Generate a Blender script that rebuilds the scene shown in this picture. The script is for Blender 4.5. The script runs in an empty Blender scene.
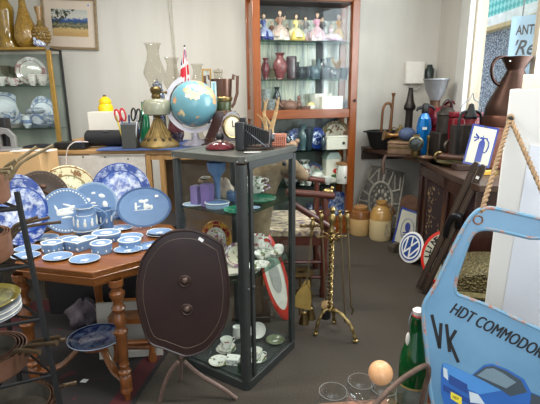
import bpy, bmesh, math, random
from mathutils import Vector, Matrix, Euler
from mathutils.geometry import tessellate_polygon
random.seed(7)
SC = bpy.context.scene
COL = SC.collection
PI = math.pi
def R(d): return math.radians(d)

# ------------------------------------------------------------------ camera model (540 x 404 frame)
FPX, PITCH, ROLL, EYE = 440.0, R(14.0), R(-0.6), 1.5
CF = Vector((0, math.cos(PITCH), -math.sin(PITCH))); CU = Vector((0, math.sin(PITCH), math.cos(PITCH)))
EY = Vector((0, 0, EYE))
def ray(x, y):
    a, b = x - 270, y - 202
    x0, y0 = math.cos(ROLL)*a + math.sin(ROLL)*b, -math.sin(ROLL)*a + math.cos(ROLL)*b
    return CF + Vector((x0/FPX, 0, 0)) - CU*(y0/FPX)
def Zp(x, y, z):
    v = ray(x, y); return EY + v*((z-EYE)/v.z)
def Yp(x, y, Y):
    v = ray(x, y); return EY + v*(Y/v.y)
def atz(fn, z, y0=60.0, y1=140.0):
    """the point of fn(y) whose height is z (secant search down one picture column)"""
    a, b = fn(y0), fn(y1)
    for _ in range(12):
        if abs(b.z-a.z) < 1e-9: break
        y2 = y1+(z-b.z)*(y1-y0)/(b.z-a.z); y0, a, y1 = y1, b, y2; b = fn(y1)
        if abs(b.z-z) < 1e-6: break
    return Vector((b.x, b.y, z))
def Yz(px, Y, z): return atz(lambda y: Yp(px, y, Y), z)
def met(n, P): return n*((Vector(P)-EY).dot(CF))/FPX          # n pixels at P, in metres

cam = bpy.data.objects.new('camera', bpy.data.cameras.new('camera')); COL.objects.link(cam)
cam.data.sensor_width = 36; cam.data.lens = 36*FPX/540; cam.data.clip_start = .02
rt = Vector((1, 0, 0))
m = Matrix((rt, CU, -CF)).transposed().to_4x4()
cam.matrix_world = Matrix.Translation(EY) @ m @ Matrix.Rotation(ROLL, 4, 'Z')
SC.camera = cam

# ------------------------------------------------------------------ materials
def lin(c):
    return tuple(((v/255)/12.92 if v/255 <= .04045 else ((v/255+.055)/1.055)**2.4) for v in c) + (1,)
class NT:
    def __init__(s, name):
        s.m = bpy.data.materials.new(name); s.m.use_nodes = True; s.t = s.m.node_tree; s.t.nodes.clear()
        s.out = s.n('ShaderNodeOutputMaterial')
    def n(s, t, **k):
        o = s.t.nodes.new(t)
        for a, b in k.items():
            if a.startswith('i_'):
                o.inputs[a[2:].replace('_', ' ')].default_value = b
            else: setattr(o, a, b)
        return o
    def l(s, a, b): s.t.links.new(a, b)
    def coord(s, scale=(1, 1, 1), rot=(0, 0, 0)):
        c = s.n('ShaderNodeTexCoord'); mp = s.n('ShaderNodeMapping'); mp.inputs['Scale'].default_value = scale; mp.inputs['Rotation'].default_value = rot
        s.l(c.outputs['Object'], mp.inputs['Vector']); return mp.outputs['Vector']
    def noise(s, vec, scale, detail=4, rough=.55):
        o = s.n('ShaderNodeTexNoise'); o.inputs['Scale'].default_value = scale; o.inputs['Detail'].default_value = detail; o.inputs['Roughness'].default_value = rough
        s.l(vec, o.inputs['Vector']); return o.outputs['Fac']
    def ramp(s, fac, stops, interp='LINEAR'):
        o = s.n('ShaderNodeValToRGB'); o.color_ramp.interpolation = interp; e = o.color_ramp.elements
        while len(e) < len(stops): e.new(.5)
        for k, (p, c) in enumerate(stops): e[k].position = p; e[k].color = c if len(c) == 4 else lin(c)
        s.l(fac, o.inputs['Fac']); return o.outputs['Color']
    def math(s, op, a, b=None):
        o = s.n('ShaderNodeMath', operation=op)
        for k, v in enumerate((a, b)):
            if v is None: continue
            if isinstance(v, (int, float)): o.inputs[k].default_value = v
            else: s.l(v, o.inputs[k])
        return o.outputs[0]
    def mix(s, fac, a, b, blend='MIX'):
        o = s.n('ShaderNodeMix', data_type='RGBA', blend_type=blend)
        for k, v in ((0, fac), (6, a), (7, b)):
            if isinstance(v, (int, float)): o.inputs[k].default_value = v
            elif isinstance(v, tuple): o.inputs[k].default_value = v if len(v) == 4 else lin(v)
            else: s.l(v, o.inputs[k])
        return o.outputs[2]
    def pbr(s, col, rough=.5, metal=0, coat=0, bump=None, bstr=.2, bdist=.01, emit=None, es=0):
        b = s.n('ShaderNodeBsdfPrincipled')
        if isinstance(col, tuple): b.inputs['Base Color'].default_value = col if len(col) == 4 else lin(col)
        else: s.l(col, b.inputs['Base Color'])
        if isinstance(rough, (int, float)): b.inputs['Roughness'].default_value = rough
        else: s.l(rough, b.inputs['Roughness'])
        b.inputs['Metallic'].default_value = metal; b.inputs['Coat Weight'].default_value = coat; b.inputs['Coat Roughness'].default_value = .08
        if bump is not None:
            o = s.n('ShaderNodeBump'); o.inputs['Strength'].default_value = bstr; o.inputs['Distance'].default_value = bdist
            s.l(bump, o.inputs['Height']); s.l(o.outputs[0], b.inputs['Normal'])
        if emit: b.inputs['Emission Color'].default_value = lin(emit); b.inputs['Emission Strength'].default_value = es
        s.l(b.outputs[0], s.out.inputs[0]); return s.m
_mc = {}
def mat(c, rough=.5, metal=0, var=.12, scale=14, coat=0, bump=0, name=None):
    """plain colour with a gentle procedural mottling"""
    k = (tuple(c), rough, metal, var, scale, coat, bump)
    if k in _mc: return _mc[k]
    n = NT(name or 'mat_%d_%d_%d' % tuple(c)); v = n.coord(); f = n.noise(v, scale)
    a = lin(c); lo = tuple(x*(1-var) for x in a[:3])+(1,); hi = tuple(min(1, x*(1+var)) for x in a[:3])+(1,)
    _mc[k] = n.pbr(n.ramp(f, [(.3, lo), (.7, hi)]), rough, metal, coat, f if bump else None, bump, .004)
    return _mc[k]
def wood(c1, c2, rough=.35, scale=1.0, axis='X', coat=.2):
    k = ('wood', c1, c2, rough, scale, axis)
    if k in _mc: return _mc[k]
    n = NT('wood'); s = {'X': (2, 22, 22), 'Y': (22, 2, 22), 'Z': (22, 22, 2)}[axis]
    v = n.coord(tuple(q*scale for q in s)); f = n.noise(v, 1.5, 6, .6); g = n.noise(v, 6, 3)
    col = n.mix(.25, n.ramp(f, [(.3, c1), (.7, c2)]), n.ramp(g, [(.35, c1), (.65, c2)]))
    _mc[k] = n.pbr(col, rough, 0, coat, g, .08, .003); return _mc[k]
def glassmat(tint=(255, 255, 255), refl=.10, name='glass', rough=.02, edge=.45):
    k = ('glass', tint, refl, edge)
    if k in _mc: return _mc[k]
    n = NT(name); tr = n.n('ShaderNodeBsdfTransparent'); tr.inputs[0].default_value = lin(tint)
    gl = n.n('ShaderNodeBsdfGlossy'); gl.inputs['Roughness'].default_value = rough; gl.inputs[0].default_value = (.95, .97, 1, 1)
    lw = n.n('ShaderNodeLayerWeight'); lw.inputs[0].default_value = .5
    fac = n.math('ADD', n.math('MULTIPLY', n.math('POWER', lw.outputs['Facing'], 4.0 if edge < .5 else 3.2), edge), refl*.12)
    mx = n.n('ShaderNodeMixShader'); n.l(fac, mx.inputs[0]); n.l(tr.outputs[0], mx.inputs[1]); n.l(gl.outputs[0], mx.inputs[2]); n.l(mx.outputs[0], n.out.inputs[0])
    _mc[k] = n.m; return n.m
def printed(base, ink, R_, rimink=None, lo=.48, hi=.56, scale=26, rim=.68, oy=1.0, rough=.12, rimdense=.1, ink2=None, centre=True):
    """transfer-printed china: a printed rim band and a printed centre, in the plate's own coordinates"""
    n = NT('printed_china'); v = n.coord((1/R_, 1/(R_*oy), 1))
    sp = n.n('ShaderNodeSeparateXYZ'); n.l(v, sp.inputs[0])
    r = n.math('SQRT', n.math('ADD', n.math('MULTIPLY', sp.outputs[0], sp.outputs[0]), n.math('MULTIPLY', sp.outputs[1], sp.outputs[1])))
    c = n.n('ShaderNodeTexCoord'); f = n.noise(c.outputs['Object'], scale/R_*.17, 5, .65); f2 = n.noise(c.outputs['Object'], scale/R_*.08, 3)
    inkc = n.ramp(f2, [(.42, ink), (.58, ink2 or ink)])
    rimmask = n.math('GREATER_THAN', r, rim)
    thr = n.math('SUBTRACT', f, n.math('MULTIPLY', rimmask, -rimdense))
    m1 = n.ramp(thr, [(lo, (0, 0, 0, 1)), (hi, (1, 1, 1, 1))])
    if not centre: m1 = n.mix(rimmask, (0, 0, 0, 1), m1)
    line = n.math('COMPARE', r, rim); line.node.inputs[2].default_value = .025
    edge = n.math('COMPARE', r, .97); edge.node.inputs[2].default_value = .02
    m2 = n.math('MAXIMUM', n.math('MAXIMUM', line, edge), m1)
    col = n.mix(m2, base, n.mix(rimmask, inkc, rimink or ink))
    return n.pbr(col, rough, 0, .4)

CREAM = mat((232, 226, 210), .18, coat=.4, var=.04); CHINA = mat((235, 233, 226), .15, coat=.4, var=.03)
JASPER = mat((112, 142, 180), .55, var=.06); JASPER_D = mat((88, 120, 162), .55, var=.06); JASPER_L = mat((152, 176, 202), .5, var=.05); RELIEF = mat((226, 228, 222), .55, var=.03)
BRASS = mat((160, 138, 92), .32, 1, .2, 20); BRASS_D = mat((116, 98, 64), .42, 1, .25, 20); COPPER = mat((150, 112, 92), .4, .8, .22, 12); COPPER_D = mat((112, 84, 68), .4, .8, .3, 8)
IRON = mat((22, 22, 22), .55, .1, .25, 20, 0, .3); BLACK = mat((22, 22, 24), .45, 0, .2); STEEL = mat((150, 152, 155), .3, 1, .1); WHITE = mat((236, 236, 232), .5, var=.03)
DARKGREY = mat((54, 57, 56), .38, .2, .1); GREYTOP = mat((78, 79, 73), .35, .25, .1)
GLASS = glassmat((252, 254, 253), .10); VESSEL = glassmat((236, 234, 228), .10, 'vessel_glass', .03, .55)

# ------------------------------------------------------------------ mesh builder
class MB:
    def __init__(s): s.v = []; s.f = []
    def add(s, vs, fs, M=None):
        o = len(s.v)
        s.v += [tuple(M @ Vector(v)) if M else tuple(v) for v in vs]; s.f += [tuple(i+o for i in f) for f in fs]; return s
    def box(s, c, d, M=None):
        x, y, z = (q/2 for q in d); c = Vector(c)
        vs = [c+Vector((a*x, b*y, e*z)) for a in (-1, 1) for b in (-1, 1) for e in (-1, 1)]
        return s.add(vs, [(0, 1, 3, 2), (4, 6, 7, 5), (0, 4, 5, 1), (2, 3, 7, 6), (0, 2, 6, 4), (1, 5, 7, 3)], M)
    def lathe(s, prof, seg=28, M=None, sx=1, sy=1, wob=None):
        vs = []; fs = []; n = len(prof); idx = []
        for r, z in prof:
            if r < 1e-6: idx.append([len(vs)]); vs.append((0, 0, z))
            else:
                idx.append(list(range(len(vs), len(vs)+seg)))
                for k in range(seg):
                    a = 2*PI*k/seg; q = r*(wob(a, z) if wob else 1); vs.append((q*math.cos(a)*sx, q*math.sin(a)*sy, z))
        for i in range(n-1):
            A, B = idx[i], idx[i+1]
            if len(A) == 1 and len(B) == 1: continue
            for k in range(seg):
                j = (k+1) % seg
                if len(A) == 1: fs.append((A[0], B[j], B[k]))
                elif len(B) == 1: fs.append((A[k], A[j], B[0]))
                else: fs.append((A[k], A[j], B[j], B[k]))
        return s.add(vs, fs, M)
    def tube(s, pts, r, seg=10, closed=False, M=None, flat=1.0, caps=True):
        pts = [Vector(p) for p in pts]; n = len(pts)
        rs = r if isinstance(r, (list, tuple)) else [r]*n
        T = []
        for i in range(n):
            a = pts[(i-1) % n] if closed or i > 0 else pts[i]; b = pts[(i+1) % n] if closed or i < n-1 else pts[i]
            t = b-a; T.append(t.normalized() if t.length > 1e-9 else Vector((0, 0, 1)))
        u = T[0].orthogonal().normalized()
        if abs(T[0].z) < .95: u = (Vector((0, 0, 1)) - T[0]*T[0].z).normalized()
        vs = []; fs = []
        for i in range(n):
            u = (u - T[i]*u.dot(T[i])).normalized(); w = T[i].cross(u)
            for k in range(seg):
                a = 2*PI*k/seg; vs.append(pts[i] + (u*math.cos(a)*flat + w*math.sin(a))*rs[i])
        for i in range(n if closed else n-1):
            j = (i+1) % n
            for k in range(seg):
                l = (k+1) % seg; fs.append((i*seg+k, i*seg+l, j*seg+l, j*seg+k))
        if not closed and caps:
            fs.append(tuple(reversed(range(seg)))); fs.append(tuple(range((n-1)*seg, n*seg)))
        return s.add(vs, fs, M)
    def prism(s, poly, z0, z1, M=None, holes=()):
        loops = [list(poly)] + [list(h) for h in holes]; flat = [p for l in loops for p in l]
        tris = tessellate_polygon([[Vector((p[0], p[1], 0)) for p in l] for l in loops]); n = len(flat)
        vs = [(p[0], p[1], z0) for p in flat] + [(p[0], p[1], z1) for p in flat]; fs = []
        for t in tris:
            a, b, c = (flat[i] for i in t); ar = (b[0]-a[0])*(c[1]-a[1])-(b[1]-a[1])*(c[0]-a[0])
            t = t if ar > 0 else (t[0], t[2], t[1])
            fs.append(tuple(n+i for i in t)); fs.append((t[2], t[1], t[0]))
        o = 0
        for li, l in enumerate(loops):
            ar = sum(l[i][0]*l[(i+1) % len(l)][1]-l[(i+1) % len(l)][0]*l[i][1] for i in range(len(l)))
            ccw = (ar > 0) == (li == 0)
            for i in range(len(l)):
                a, b = o+i, o+(i+1) % len(l)
                fs.append((a, b, n+b, n+a) if ccw else (b, a, n+a, n+b))
            o += len(l)
        return s.add(vs, fs, M)
    def ball(s, c, r, seg=16, M=None):
        r = (r, r, r) if isinstance(r, (int, float)) else r
        T = Matrix.Translation(c) @ Matrix.Diagonal((r[0], r[1], r[2], 1))
        n = max(6, seg//2); pr = [(math.sin(PI*i/n), -math.cos(PI*i/n)) for i in range(n+1)]; pr[0] = (0, -1); pr[-1] = (0, 1)
        return s.lathe(pr, seg, (M @ T) if M else T)
def build(name, mb, mt, parent=None, loc=None, bevel=0, smooth=40, label=None, matrix=None):
    me = bpy.data.meshes.new(name); me.from_pydata([tuple(v) for v in mb.v], [], mb.f); me.validate(); me.update()
    if smooth:
        me.polygons.foreach_set('use_smooth', [True]*len(me.polygons)); me.set_sharp_from_angle(angle=R(smooth))
    o = bpy.data.objects.new(name, me); COL.objects.link(o)
    for q in (mt if isinstance(mt, (list, tuple)) else [mt]): me.materials.append(q)
    if parent is not None: o.parent = parent
    if matrix is not None: o.matrix_local = matrix
    if loc is not None: o.location = loc
    if bevel:
        b = o.modifiers.new('b', 'BEVEL'); b.width = bevel; b.segments = 2; b.limit_method = 'ANGLE'
    if label: o['label'] = label
    return o
def tag(o, label, cat, group=None):
    o['label'] = label; o['category'] = cat
    if group: o['group'] = group
    return o
def thing(name, label, cat, loc=(0, 0, 0), rz=0, group=None, matrix=None):
    o = bpy.data.objects.new(name, None); COL.objects.link(o); o.empty_display_size = .05
    if matrix is not None: o.matrix_world = matrix
    else: o.location = loc; o.rotation_euler = (0, 0, rz)
    return tag(o, label, cat, group)
def struct(name, mb, mt, **k):
    o = build(name, mb, mt, **k)
    if o.parent is None: o['kind'] = 'structure'
    return o
def text_mesh(body, size, name='lettering', mt=None, parent=None, matrix=None, shear=0, off=0, extrude=.0004, align='LEFT', sx=1, bold=0):
    cu = bpy.data.curves.new('t', 'FONT'); cu.body = body; cu.size = size; cu.shear = shear; cu.offset = off; cu.extrude = extrude; cu.align_x = align; cu.resolution_u = 4
    ob = bpy.data.objects.new('t', cu); COL.objects.link(ob); dg = bpy.context.evaluated_depsgraph_get()
    me = bpy.data.meshes.new_from_object(ob.evaluated_get(dg)); bpy.data.objects.remove(ob)
    if sx != 1:
        for v in me.vertices: v.co.x *= sx
    if bold:                                   # a heavier face: the same glyphs laid again a hair to the side
        bm = bmesh.new(); bm.from_mesh(me); g = bmesh.ops.duplicate(bm, geom=bm.verts[:]+bm.edges[:]+bm.faces[:])
        for e in g['geom']:
            if isinstance(e, bmesh.types.BMVert): e.co.x += bold; e.co.z += .00005
        bm.to_mesh(me); bm.free()
    o = bpy.data.objects.new(name, me); COL.objects.link(o); me.materials.clear(); me.materials.append(mt)
    o.parent = parent
    if matrix is not None: o.matrix_local = matrix
    return o
class Plane:
    """a real plane in the room: origin, normal, up"""
    def __init__(s, o, n, up=(0, 0, 1)):
        s.o = Vector(o); s.n = Vector(n).normalized(); u = Vector(up); s.v = (u-s.n*u.dot(s.n)).normalized(); s.u = s.v.cross(s.n)
        M = Matrix((s.u, s.v, s.n)).transposed().to_4x4(); s.M = Matrix.Translation(s.o) @ M
    def uv(s, x, y):
        d = ray(x, y); t = (s.o-EY).dot(s.n)/d.dot(s.n); q = EY+d*t-s.o; return (q.dot(s.u), q.dot(s.v))
    def poly(s, pts): return [s.uv(*p) for p in pts]
def catmull(pts, k=6, closed=True):
    n = len(pts); out = []
    dim = len(pts[0])
    for i in range(n if closed else n-1):
        if closed: P = [pts[(i+j) % n] for j in (-1, 0, 1, 2)]
        else: P = [pts[min(max(i+j, 0), n-1)] for j in (-1, 0, 1, 2)]
        for q in range(k):
            t = q/k
            out.append(tuple(.5*(2*P[1][d]+(-P[0][d]+P[2][d])*t+(2*P[0][d]-5*P[1][d]+4*P[2][d]-P[3][d])*t*t+(-P[0][d]+3*P[1][d]-3*P[2][d]+P[3][d])*t**3) for d in range(dim)))
    if not closed: out.append(tuple(pts[-1]))
    return out
def dedupe(p, eps=4e-4):
    out = []
    for q in p:
        if not out or (Vector(q)-Vector(out[-1])).length > eps: out.append(q)
    if (Vector(out[0])-Vector(out[-1])).length <= eps: out.pop()
    return out
def ell(cx, cy, rx, ry, rot=0, n=16):
    c, s_ = math.cos(rot), math.sin(rot)
    return [(cx+rx*math.cos(2*PI*k/n)*c-ry*math.sin(2*PI*k/n)*s_, cy+rx*math.cos(2*PI*k/n)*s_+ry*math.sin(2*PI*k/n)*c) for k in range(n)]

# ------------------------------------------------------------------ generic makers
def vessel(name, label, cat, P, w, h, prof, mt, seg=28, handles=0, yaw=0, group=None, lid=None, lidm=None, hm=None, body='body', sx=1, sy=1, wob=None, spout=False, hr=.09, knob=True, always=False):
    """a turned pot at P: profile is (radius in half-widths, height fraction)"""
    pr = [(r*w/2, z*h) for r, z in prof]
    b = MB().lathe(pr, seg, sx=sx, sy=sy, wob=wob)
    if not handles and not lid and not spout and not always:
        return tag(build(name, b, mt, loc=P), label, cat, group)
    t = thing(name, label, cat, P, yaw, group)
    build(body, b, mt, t)
    for k in range(handles):
        s = 1 if k == 0 else -1
        zt, zb = .82*h, .25*h; rr = [r for r, z in prof]
        def rad(zz):
            best = min(prof, key=lambda q: abs(q[1]-zz)); return best[0]*w/2
        xt, xb = rad(.82), rad(.25)
        pts = catmull([(s*xt*.95, 0, zt), (s*(xt+.2*w), 0, zt+.06*h), (s*(max(xt, xb)+.34*w), 0, .62*h), (s*(xb+.16*w), 0, zb+.08*h), (s*xb*.95, 0, zb)], 5, False)
        build('handle', MB().tube(pts, hr*w/2, 8), hm or mt, t)
    if spout:
        xt = .9*w/2
        build('spout', MB().tube(catmull([(-xt*.9, 0, .4*h), (-xt*1.4, 0, .5*h), (-xt*1.75, 0, .85*h)], 5, False), [.16*w/2*(1.5-.07*i) for i in range(11)], 8), mt, t)
    if lid:
        L = MB().lathe([(r*w/2, z*h) for r, z in lid], seg, sx=sx, sy=sy); build('lid', L, lidm or mt, t)
        if knob:
            zt = max(z for r, z in lid)*h; build('knob', MB().ball((0, 0, zt+.04*w), .06*w, 10), lidm or mt, [c for c in t.children if c.name.startswith('lid')][0])
    return t
PLATE = lambda r, d=.10: [(0, .0), (.5*r, 0), (.62*r, .02*r), (.98*r, d*r), (r, d*r+.015*r), (.98*r, d*r+.03*r), (.64*r, .05*r), (.56*r, .035*r), (0, .03*r)]
def frame_mat(P, yaw, lean):
    """matrix for a disc standing at P, its face towards yaw, tipped back by lean"""
    n = Vector((math.cos(yaw)*math.cos(lean), math.sin(yaw)*math.cos(lean), math.sin(lean)))
    v = Vector((-math.cos(yaw)*math.sin(lean), -math.sin(yaw)*math.sin(lean), math.cos(lean))); u = v.cross(n)
    return Matrix.Translation(P) @ Matrix((u, v, n)).transposed().to_4x4()
def plate(name, label, P, r, mt, cat='plate', stand=False, yaw=None, lean=R(15), oy=1, d=.10, rim=None, relief=None, rmat=None, group=None, rz=0, ox=1, feet=False):
    b = MB().lathe(PLATE(r, d), 40, sx=ox, sy=oy)
    if stand:
        if yaw is None: yaw = math.atan2(-P[1], -P[0])
        M = frame_mat(Vector(P), yaw, lean) @ Matrix.Translation((0, r*oy, 0))
    else: M = Matrix.Translation(P) @ Matrix.Rotation(rz, 4, 'Z')
    if not relief and not rim and not feet:
        o = build(name, b, mt, matrix=M); return tag(o, label, cat, group)
    t = thing(name, label, cat, matrix=M, group=group)
    build('dish', b, mt, t)
    if rim:
        q = MB()
        if rim == 'beads':
            N = 44
            for k in range(N):
                a = 2*PI*k/N; q.ball((.9*r*ox*math.cos(a), .9*r*oy*math.sin(a), d*r*.8+.022*r), (.05*r, .05*r, .02*r), 6)
        elif rim == 'band': q.lathe([(.80*r, .075*r), (.82*r, .085*r+.0), (.99*r, d*r+.04*r), (1.0*r, d*r+.02*r)], 40, sx=ox, sy=oy)
        elif rim == 'gold': q.tube([(r*.985*ox*math.cos(2*PI*k/40), r*.985*oy*math.sin(2*PI*k/40), d*r+.02*r) for k in range(40)], .018*r, 6, True)
        build('rim', q, rmat or RELIEF, t)
    if relief:
        q = MB()
        for e in relief:
            if len(e) == 5: x, y, a, bb, ro = e; q.lathe([(0, .055*r), (.6, .05*r), (1, .03*r)], 12, Matrix.Translation((x*r, y*r, 0)) @ Matrix.Rotation(ro, 4, 'Z') @ Matrix.Diagonal((a*r, bb*r, 1, 1)))
        build('relief', q, RELIEF, t)
    if feet:
        f = MB()
        for s in (-1, 1): f.tube([(s*.25*r, -oy*r*.98, .03*r), (s*.25*r, -oy*r*1.06, .1*r), (s*.25*r, -oy*r*1.0, .25*r)], .02*r, 6)
        build('stand', f, VESSEL if False else WHITE, t)
    return t
VASE = [(0, 0), (.55, 0), (.5, .04), (.7, .2), (1, .45), (.95, .6), (.5, .82), (.45, .88), (.7, 1), (.62, 1), (.38, .88), (.3, .5), (0, .3)]
BOWL = [(0, 0), (.5, 0), (.5, .06), (.8, .35), (1, 1), (.95, 1), (.75, .4), (.45, .14), (0, .12)]
CUP = [(0, 0), (.5, 0), (.48, .08), (.72, .2), (.86, .55), (1, 1), (.95, 1), (.8, .55), (.62, .24), (0, .18)]
JAR = [(0, 0), (.92, 0), (1, .06), (1, .78), (.9, .88), (.7, .93), (.7, 1), (.6, 1), (0, .98)]
POT = [(0, 0), (.6, 0), (.62, .06), (.95, .3), (1, .5), (.85, .75), (.6, .84), (.58, .86), (0, .86)]
# ================================================================== THE ROOM
XR, YB, XL, ZC, YF = 1.84, 5.02, -3.1, 2.95, -1.6
n = NT('carpet'); v = n.coord(); f1 = n.noise(v, 150, 3, .8); f2 = n.noise(v, 2.2, 4)
c = n.mix(.35, n.ramp(f1, [(.34, (38, 33, 28)), (.66, (88, 79, 68))]), n.ramp(f2, [(.3, (52, 46, 39)), (.7, (66, 59, 50))]))
CARPET = n.pbr(c, .95, 0, 0, f1, .5, .004)
n = NT('painted_wall'); v = n.coord(); f1 = n.noise(v, 1.3, 5); f2 = n.noise(n.coord((3, 3, .5)), 2.0, 5)
c = n.mix(.5, n.ramp(f1, [(.3, (209, 204, 193)), (.7, (217, 213, 204))]), n.ramp(f2, [(.35, (208, 203, 192)), (.6, (219, 215, 206))]))
WALL = n.pbr(c, .75, 0, 0, f1, .05, .003)
struct('floor', MB().box(((XL+XR)/2, (YB+YF)/2, -.05), (XR-XL+.4, YB-YF+.4, .1)), CARPET)
struct('ceiling', MB().box(((XL+XR)/2, (YB+YF)/2, ZC+.05), (XR-XL+.4, YB-YF+.4, .1)), mat((226, 224, 216), .8, var=.03))
struct('wall_back', MB().box(((XL+XR)/2, YB+.06, ZC/2), (XR-XL+.4, .12, ZC)), WALL)
struct('wall_left', MB().box((XL-.06, (YB+YF)/2, ZC/2), (.12, YB-YF, ZC)), WALL)
# right wall with the window opening
WY0, WY1, WZ0, WZ1 = 2.1, 4.20, .88, 2.75
w = MB(); T = .10
w.box((XR+T/2, (WY1+YB)/2, ZC/2), (T, YB-WY1, ZC)); w.box((XR+T/2, (WY0+YF)/2, ZC/2), (T, WY0-YF, ZC))
w.box((XR+T/2, (WY0+WY1)/2, WZ0/2), (T, WY1-WY0, WZ0)); w.box((XR+T/2, (WY0+WY1)/2, (WZ1+ZC)/2), (T, WY1-WY0, ZC-WZ1))
struct('wall_right', w, WALL)
WINWHITE = mat((226, 226, 220), .45, var=.05, scale=6); SASH = wood((200, 182, 156), (228, 216, 196), .6, 1, 'Z', 0)
f = MB(); f.box((XR-.02, WY1+.07, 1.8), (.05, .14, 1.9)); f.box((XR-.01, WY1+.19, 1.8), (.03, .12, 1.9)); f.box((XR-.03, (WY0+WY1)/2, WZ1+.07), (.08, WY1-WY0+.3, .14)); f.box((XR-.02, WY0-.07, 1.6), (.08, .14, 2.4))
wf = struct('window_1', f, WINWHITE, bevel=.006)
s = MB(); s.box((XR+.06, WY1-.012, (WZ0+WZ1)/2), (.10, .024, WZ1-WZ0)); s.box((XR+.20, 3.50, (WZ0+WZ1)/2), (.06, .07, WZ1-WZ0)); s.box((XR+.20, (WY0+WY1)/2, WZ0+.02), (.08, WY1-WY0, .04)); s.box((XR+.20, (WY0+WY1)/2, WZ1-.03), (.08, WY1-WY0, .06))
struct('sash', s, SASH, parent=wf, bevel=.004)
struct('pane', MB().box((XR+.24, (WY0+WY1)/2, (WZ0+WZ1)/2), (.006, WY1-WY0-.1, WZ1-WZ0-.1)), GLASS, parent=wf)
struct('baseboard_back', MB().box(((XL+XR)/2, YB-.008, .06), (XR-XL, .016, .12)), mat((196, 188, 172), .5))
# ---- the street side, seen through the window
n = NT('asphalt'); f1 = n.noise(n.coord(), 60, 5, .8); ASPH = n.pbr(n.ramp(f1, [(.42, (56, 60, 66)), (.62, (150, 154, 160))]), .9)
struct('pavement', MB().box((4.6, 4, -.2), (5.2, 14, .1)), ASPH)
n = NT('speckled_render'); f1 = n.noise(n.coord(), 42, 4, .85); SPECK = n.pbr(n.ramp(f1, [(.46, (70, 78, 92)), (.60, (210, 216, 224))]), .85)
sd = YF
o = build('street_hoarding', MB().box((3.02, 5.6, 1.03), (.08, 4.0, 2.45)), SPECK); tag(o, 'speckled grey panel standing outside beyond the window glass', 'panel')
# turquoise lattice fascia
n = NT('lattice'); v = n.coord((16, 16, 16), (R(45), 0, 0)); k = n.n('ShaderNodeTexChecker'); k.inputs['Scale'].default_value = 1; k.inputs[1].default_value = lin((70, 178, 172)); k.inputs[2].default_value = lin((150, 218, 210)); n.l(v, k.inputs[0]); LATT = n.pbr(k.outputs[0], .5)
t = thing('shop_awning', 'turquoise lattice awning fascia with a white edge outside the window', 'awning', (2.9, 5.3, 2.37))
build('fascia', MB().box((0, 0, .30), (.06, 4.4, .52)), LATT, t); build('edge_board', MB().box((-.01, 0, -.02), (.09, 4.4, .12)), mat((238, 238, 230), .6), t); build('ledge', MB().box((0, 0, -.105), (.12, 4.4, .05)), mat((206, 180, 130), .7), t)
# pale blue hanging sign
P0 = Yp(512, 17, 4.0); SGN = Plane((P0.x, P0.y, P0.z), (-.55, -.83, 0))
t = thing('shop_sign', 'pale blue signboard reading ANTIQUES hanging outside the window', 'sign', matrix=SGN.M)
build('board', MB().prism([(0, 0), (.62, .02), (.62, -.9), (0, -.92)], -.02, 0), mat((178, 208, 234), .5, var=.03), t)
INK = mat((44, 50, 66), .6)
text_mesh('ANTIQUES', .105, 'lettering', INK, t, Matrix.Translation((.045, -.145, .001)), off=.003, sx=.6)
text_mesh("'Re", .17, 'lettering', INK, t, Matrix.Translation((.02, -.31, .001)), shear=.35, off=.002, sx=.8)
text_mesh('& COLLECTABLES', .085, 'lettering', INK, t, Matrix.Translation((.02, -.55, .001)), off=.002, sx=.62)
build('hanger', MB().tube([(.08, 0, 0), (.08, .25, 0)], .006, 6).tube([(.54, .02, 0), (.54, .25, 0)], .006, 6), STEEL, t)

# ceiling lamps
EM = NT('lamp_tube').pbr((255, 255, 250), .5, emit=(255, 250, 238), es=6)
for (x, y) in ((-1.3, 1.7), (.6, 1.2), (-.5, 3.5)):
    t = thing('ceiling_light', 'white batten light fixed on the ceiling', 'ceiling light', (x, y, ZC), 0, 'ceiling battens')
    build('batten', MB().box((0, 0, -.03), (1.25, .1, .06)), WHITE, t, bevel=.006); build('tube', MB().tube([(-.6, 0, -.085), (.6, 0, -.085)], .016, 10), EM, t)
    L = bpy.data.lights.new('tube_light', 'AREA'); L.shape = 'RECTANGLE'; L.size = 1.2; L.size_y = .12; L.energy = 42; L.color = (1, .975, .93)
    lo = bpy.data.objects.new('tube_light', L); COL.objects.link(lo); lo.location = (x, y, ZC-.12)
W = bpy.data.worlds.new('sky'); SC.world = W; W.use_nodes = True; b = W.node_tree.nodes['Background']; b.inputs[0].default_value = (.80, .90, 1, 1); b.inputs[1].default_value = 1.4
# fill lamp added behind the camera to brighten the foreground
L = bpy.data.lights.new('front_fill', 'AREA'); L.shape = 'RECTANGLE'; L.size = 2.0; L.size_y = 1.6; L.energy = 27; L.color = (.97, .98, 1)
lo = bpy.data.objects.new('front_fill', L); COL.objects.link(lo); lo.location = (.7, -1.4, 1.9); lo.rotation_euler = (R(78), 0, R(4))
# daylight through the window
L = bpy.data.lights.new('window_daylight', 'AREA'); L.shape = 'RECTANGLE'; L.size = 1.6; L.size_y = 1.6; L.energy = 85; L.color = (.88, .94, 1)
lo = bpy.data.objects.new('window_daylight', L); COL.objects.link(lo); lo.location = (XR+.3, 3.0, 1.95); lo.rotation_euler = (0, R(90), 0)
SC.view_settings.view_transform = 'Standard'; SC.view_settings.look = 'None'; SC.view_settings.exposure = 0; SC.view_settings.gamma = 1
SC.cycles.use_denoising = True; SC.cycles.max_bounces = 8; SC.cycles.transparent_max_bounces = 24; SC.cycles.sample_clamp_indirect = 4; SC.cycles.caustics_reflective = False

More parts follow.
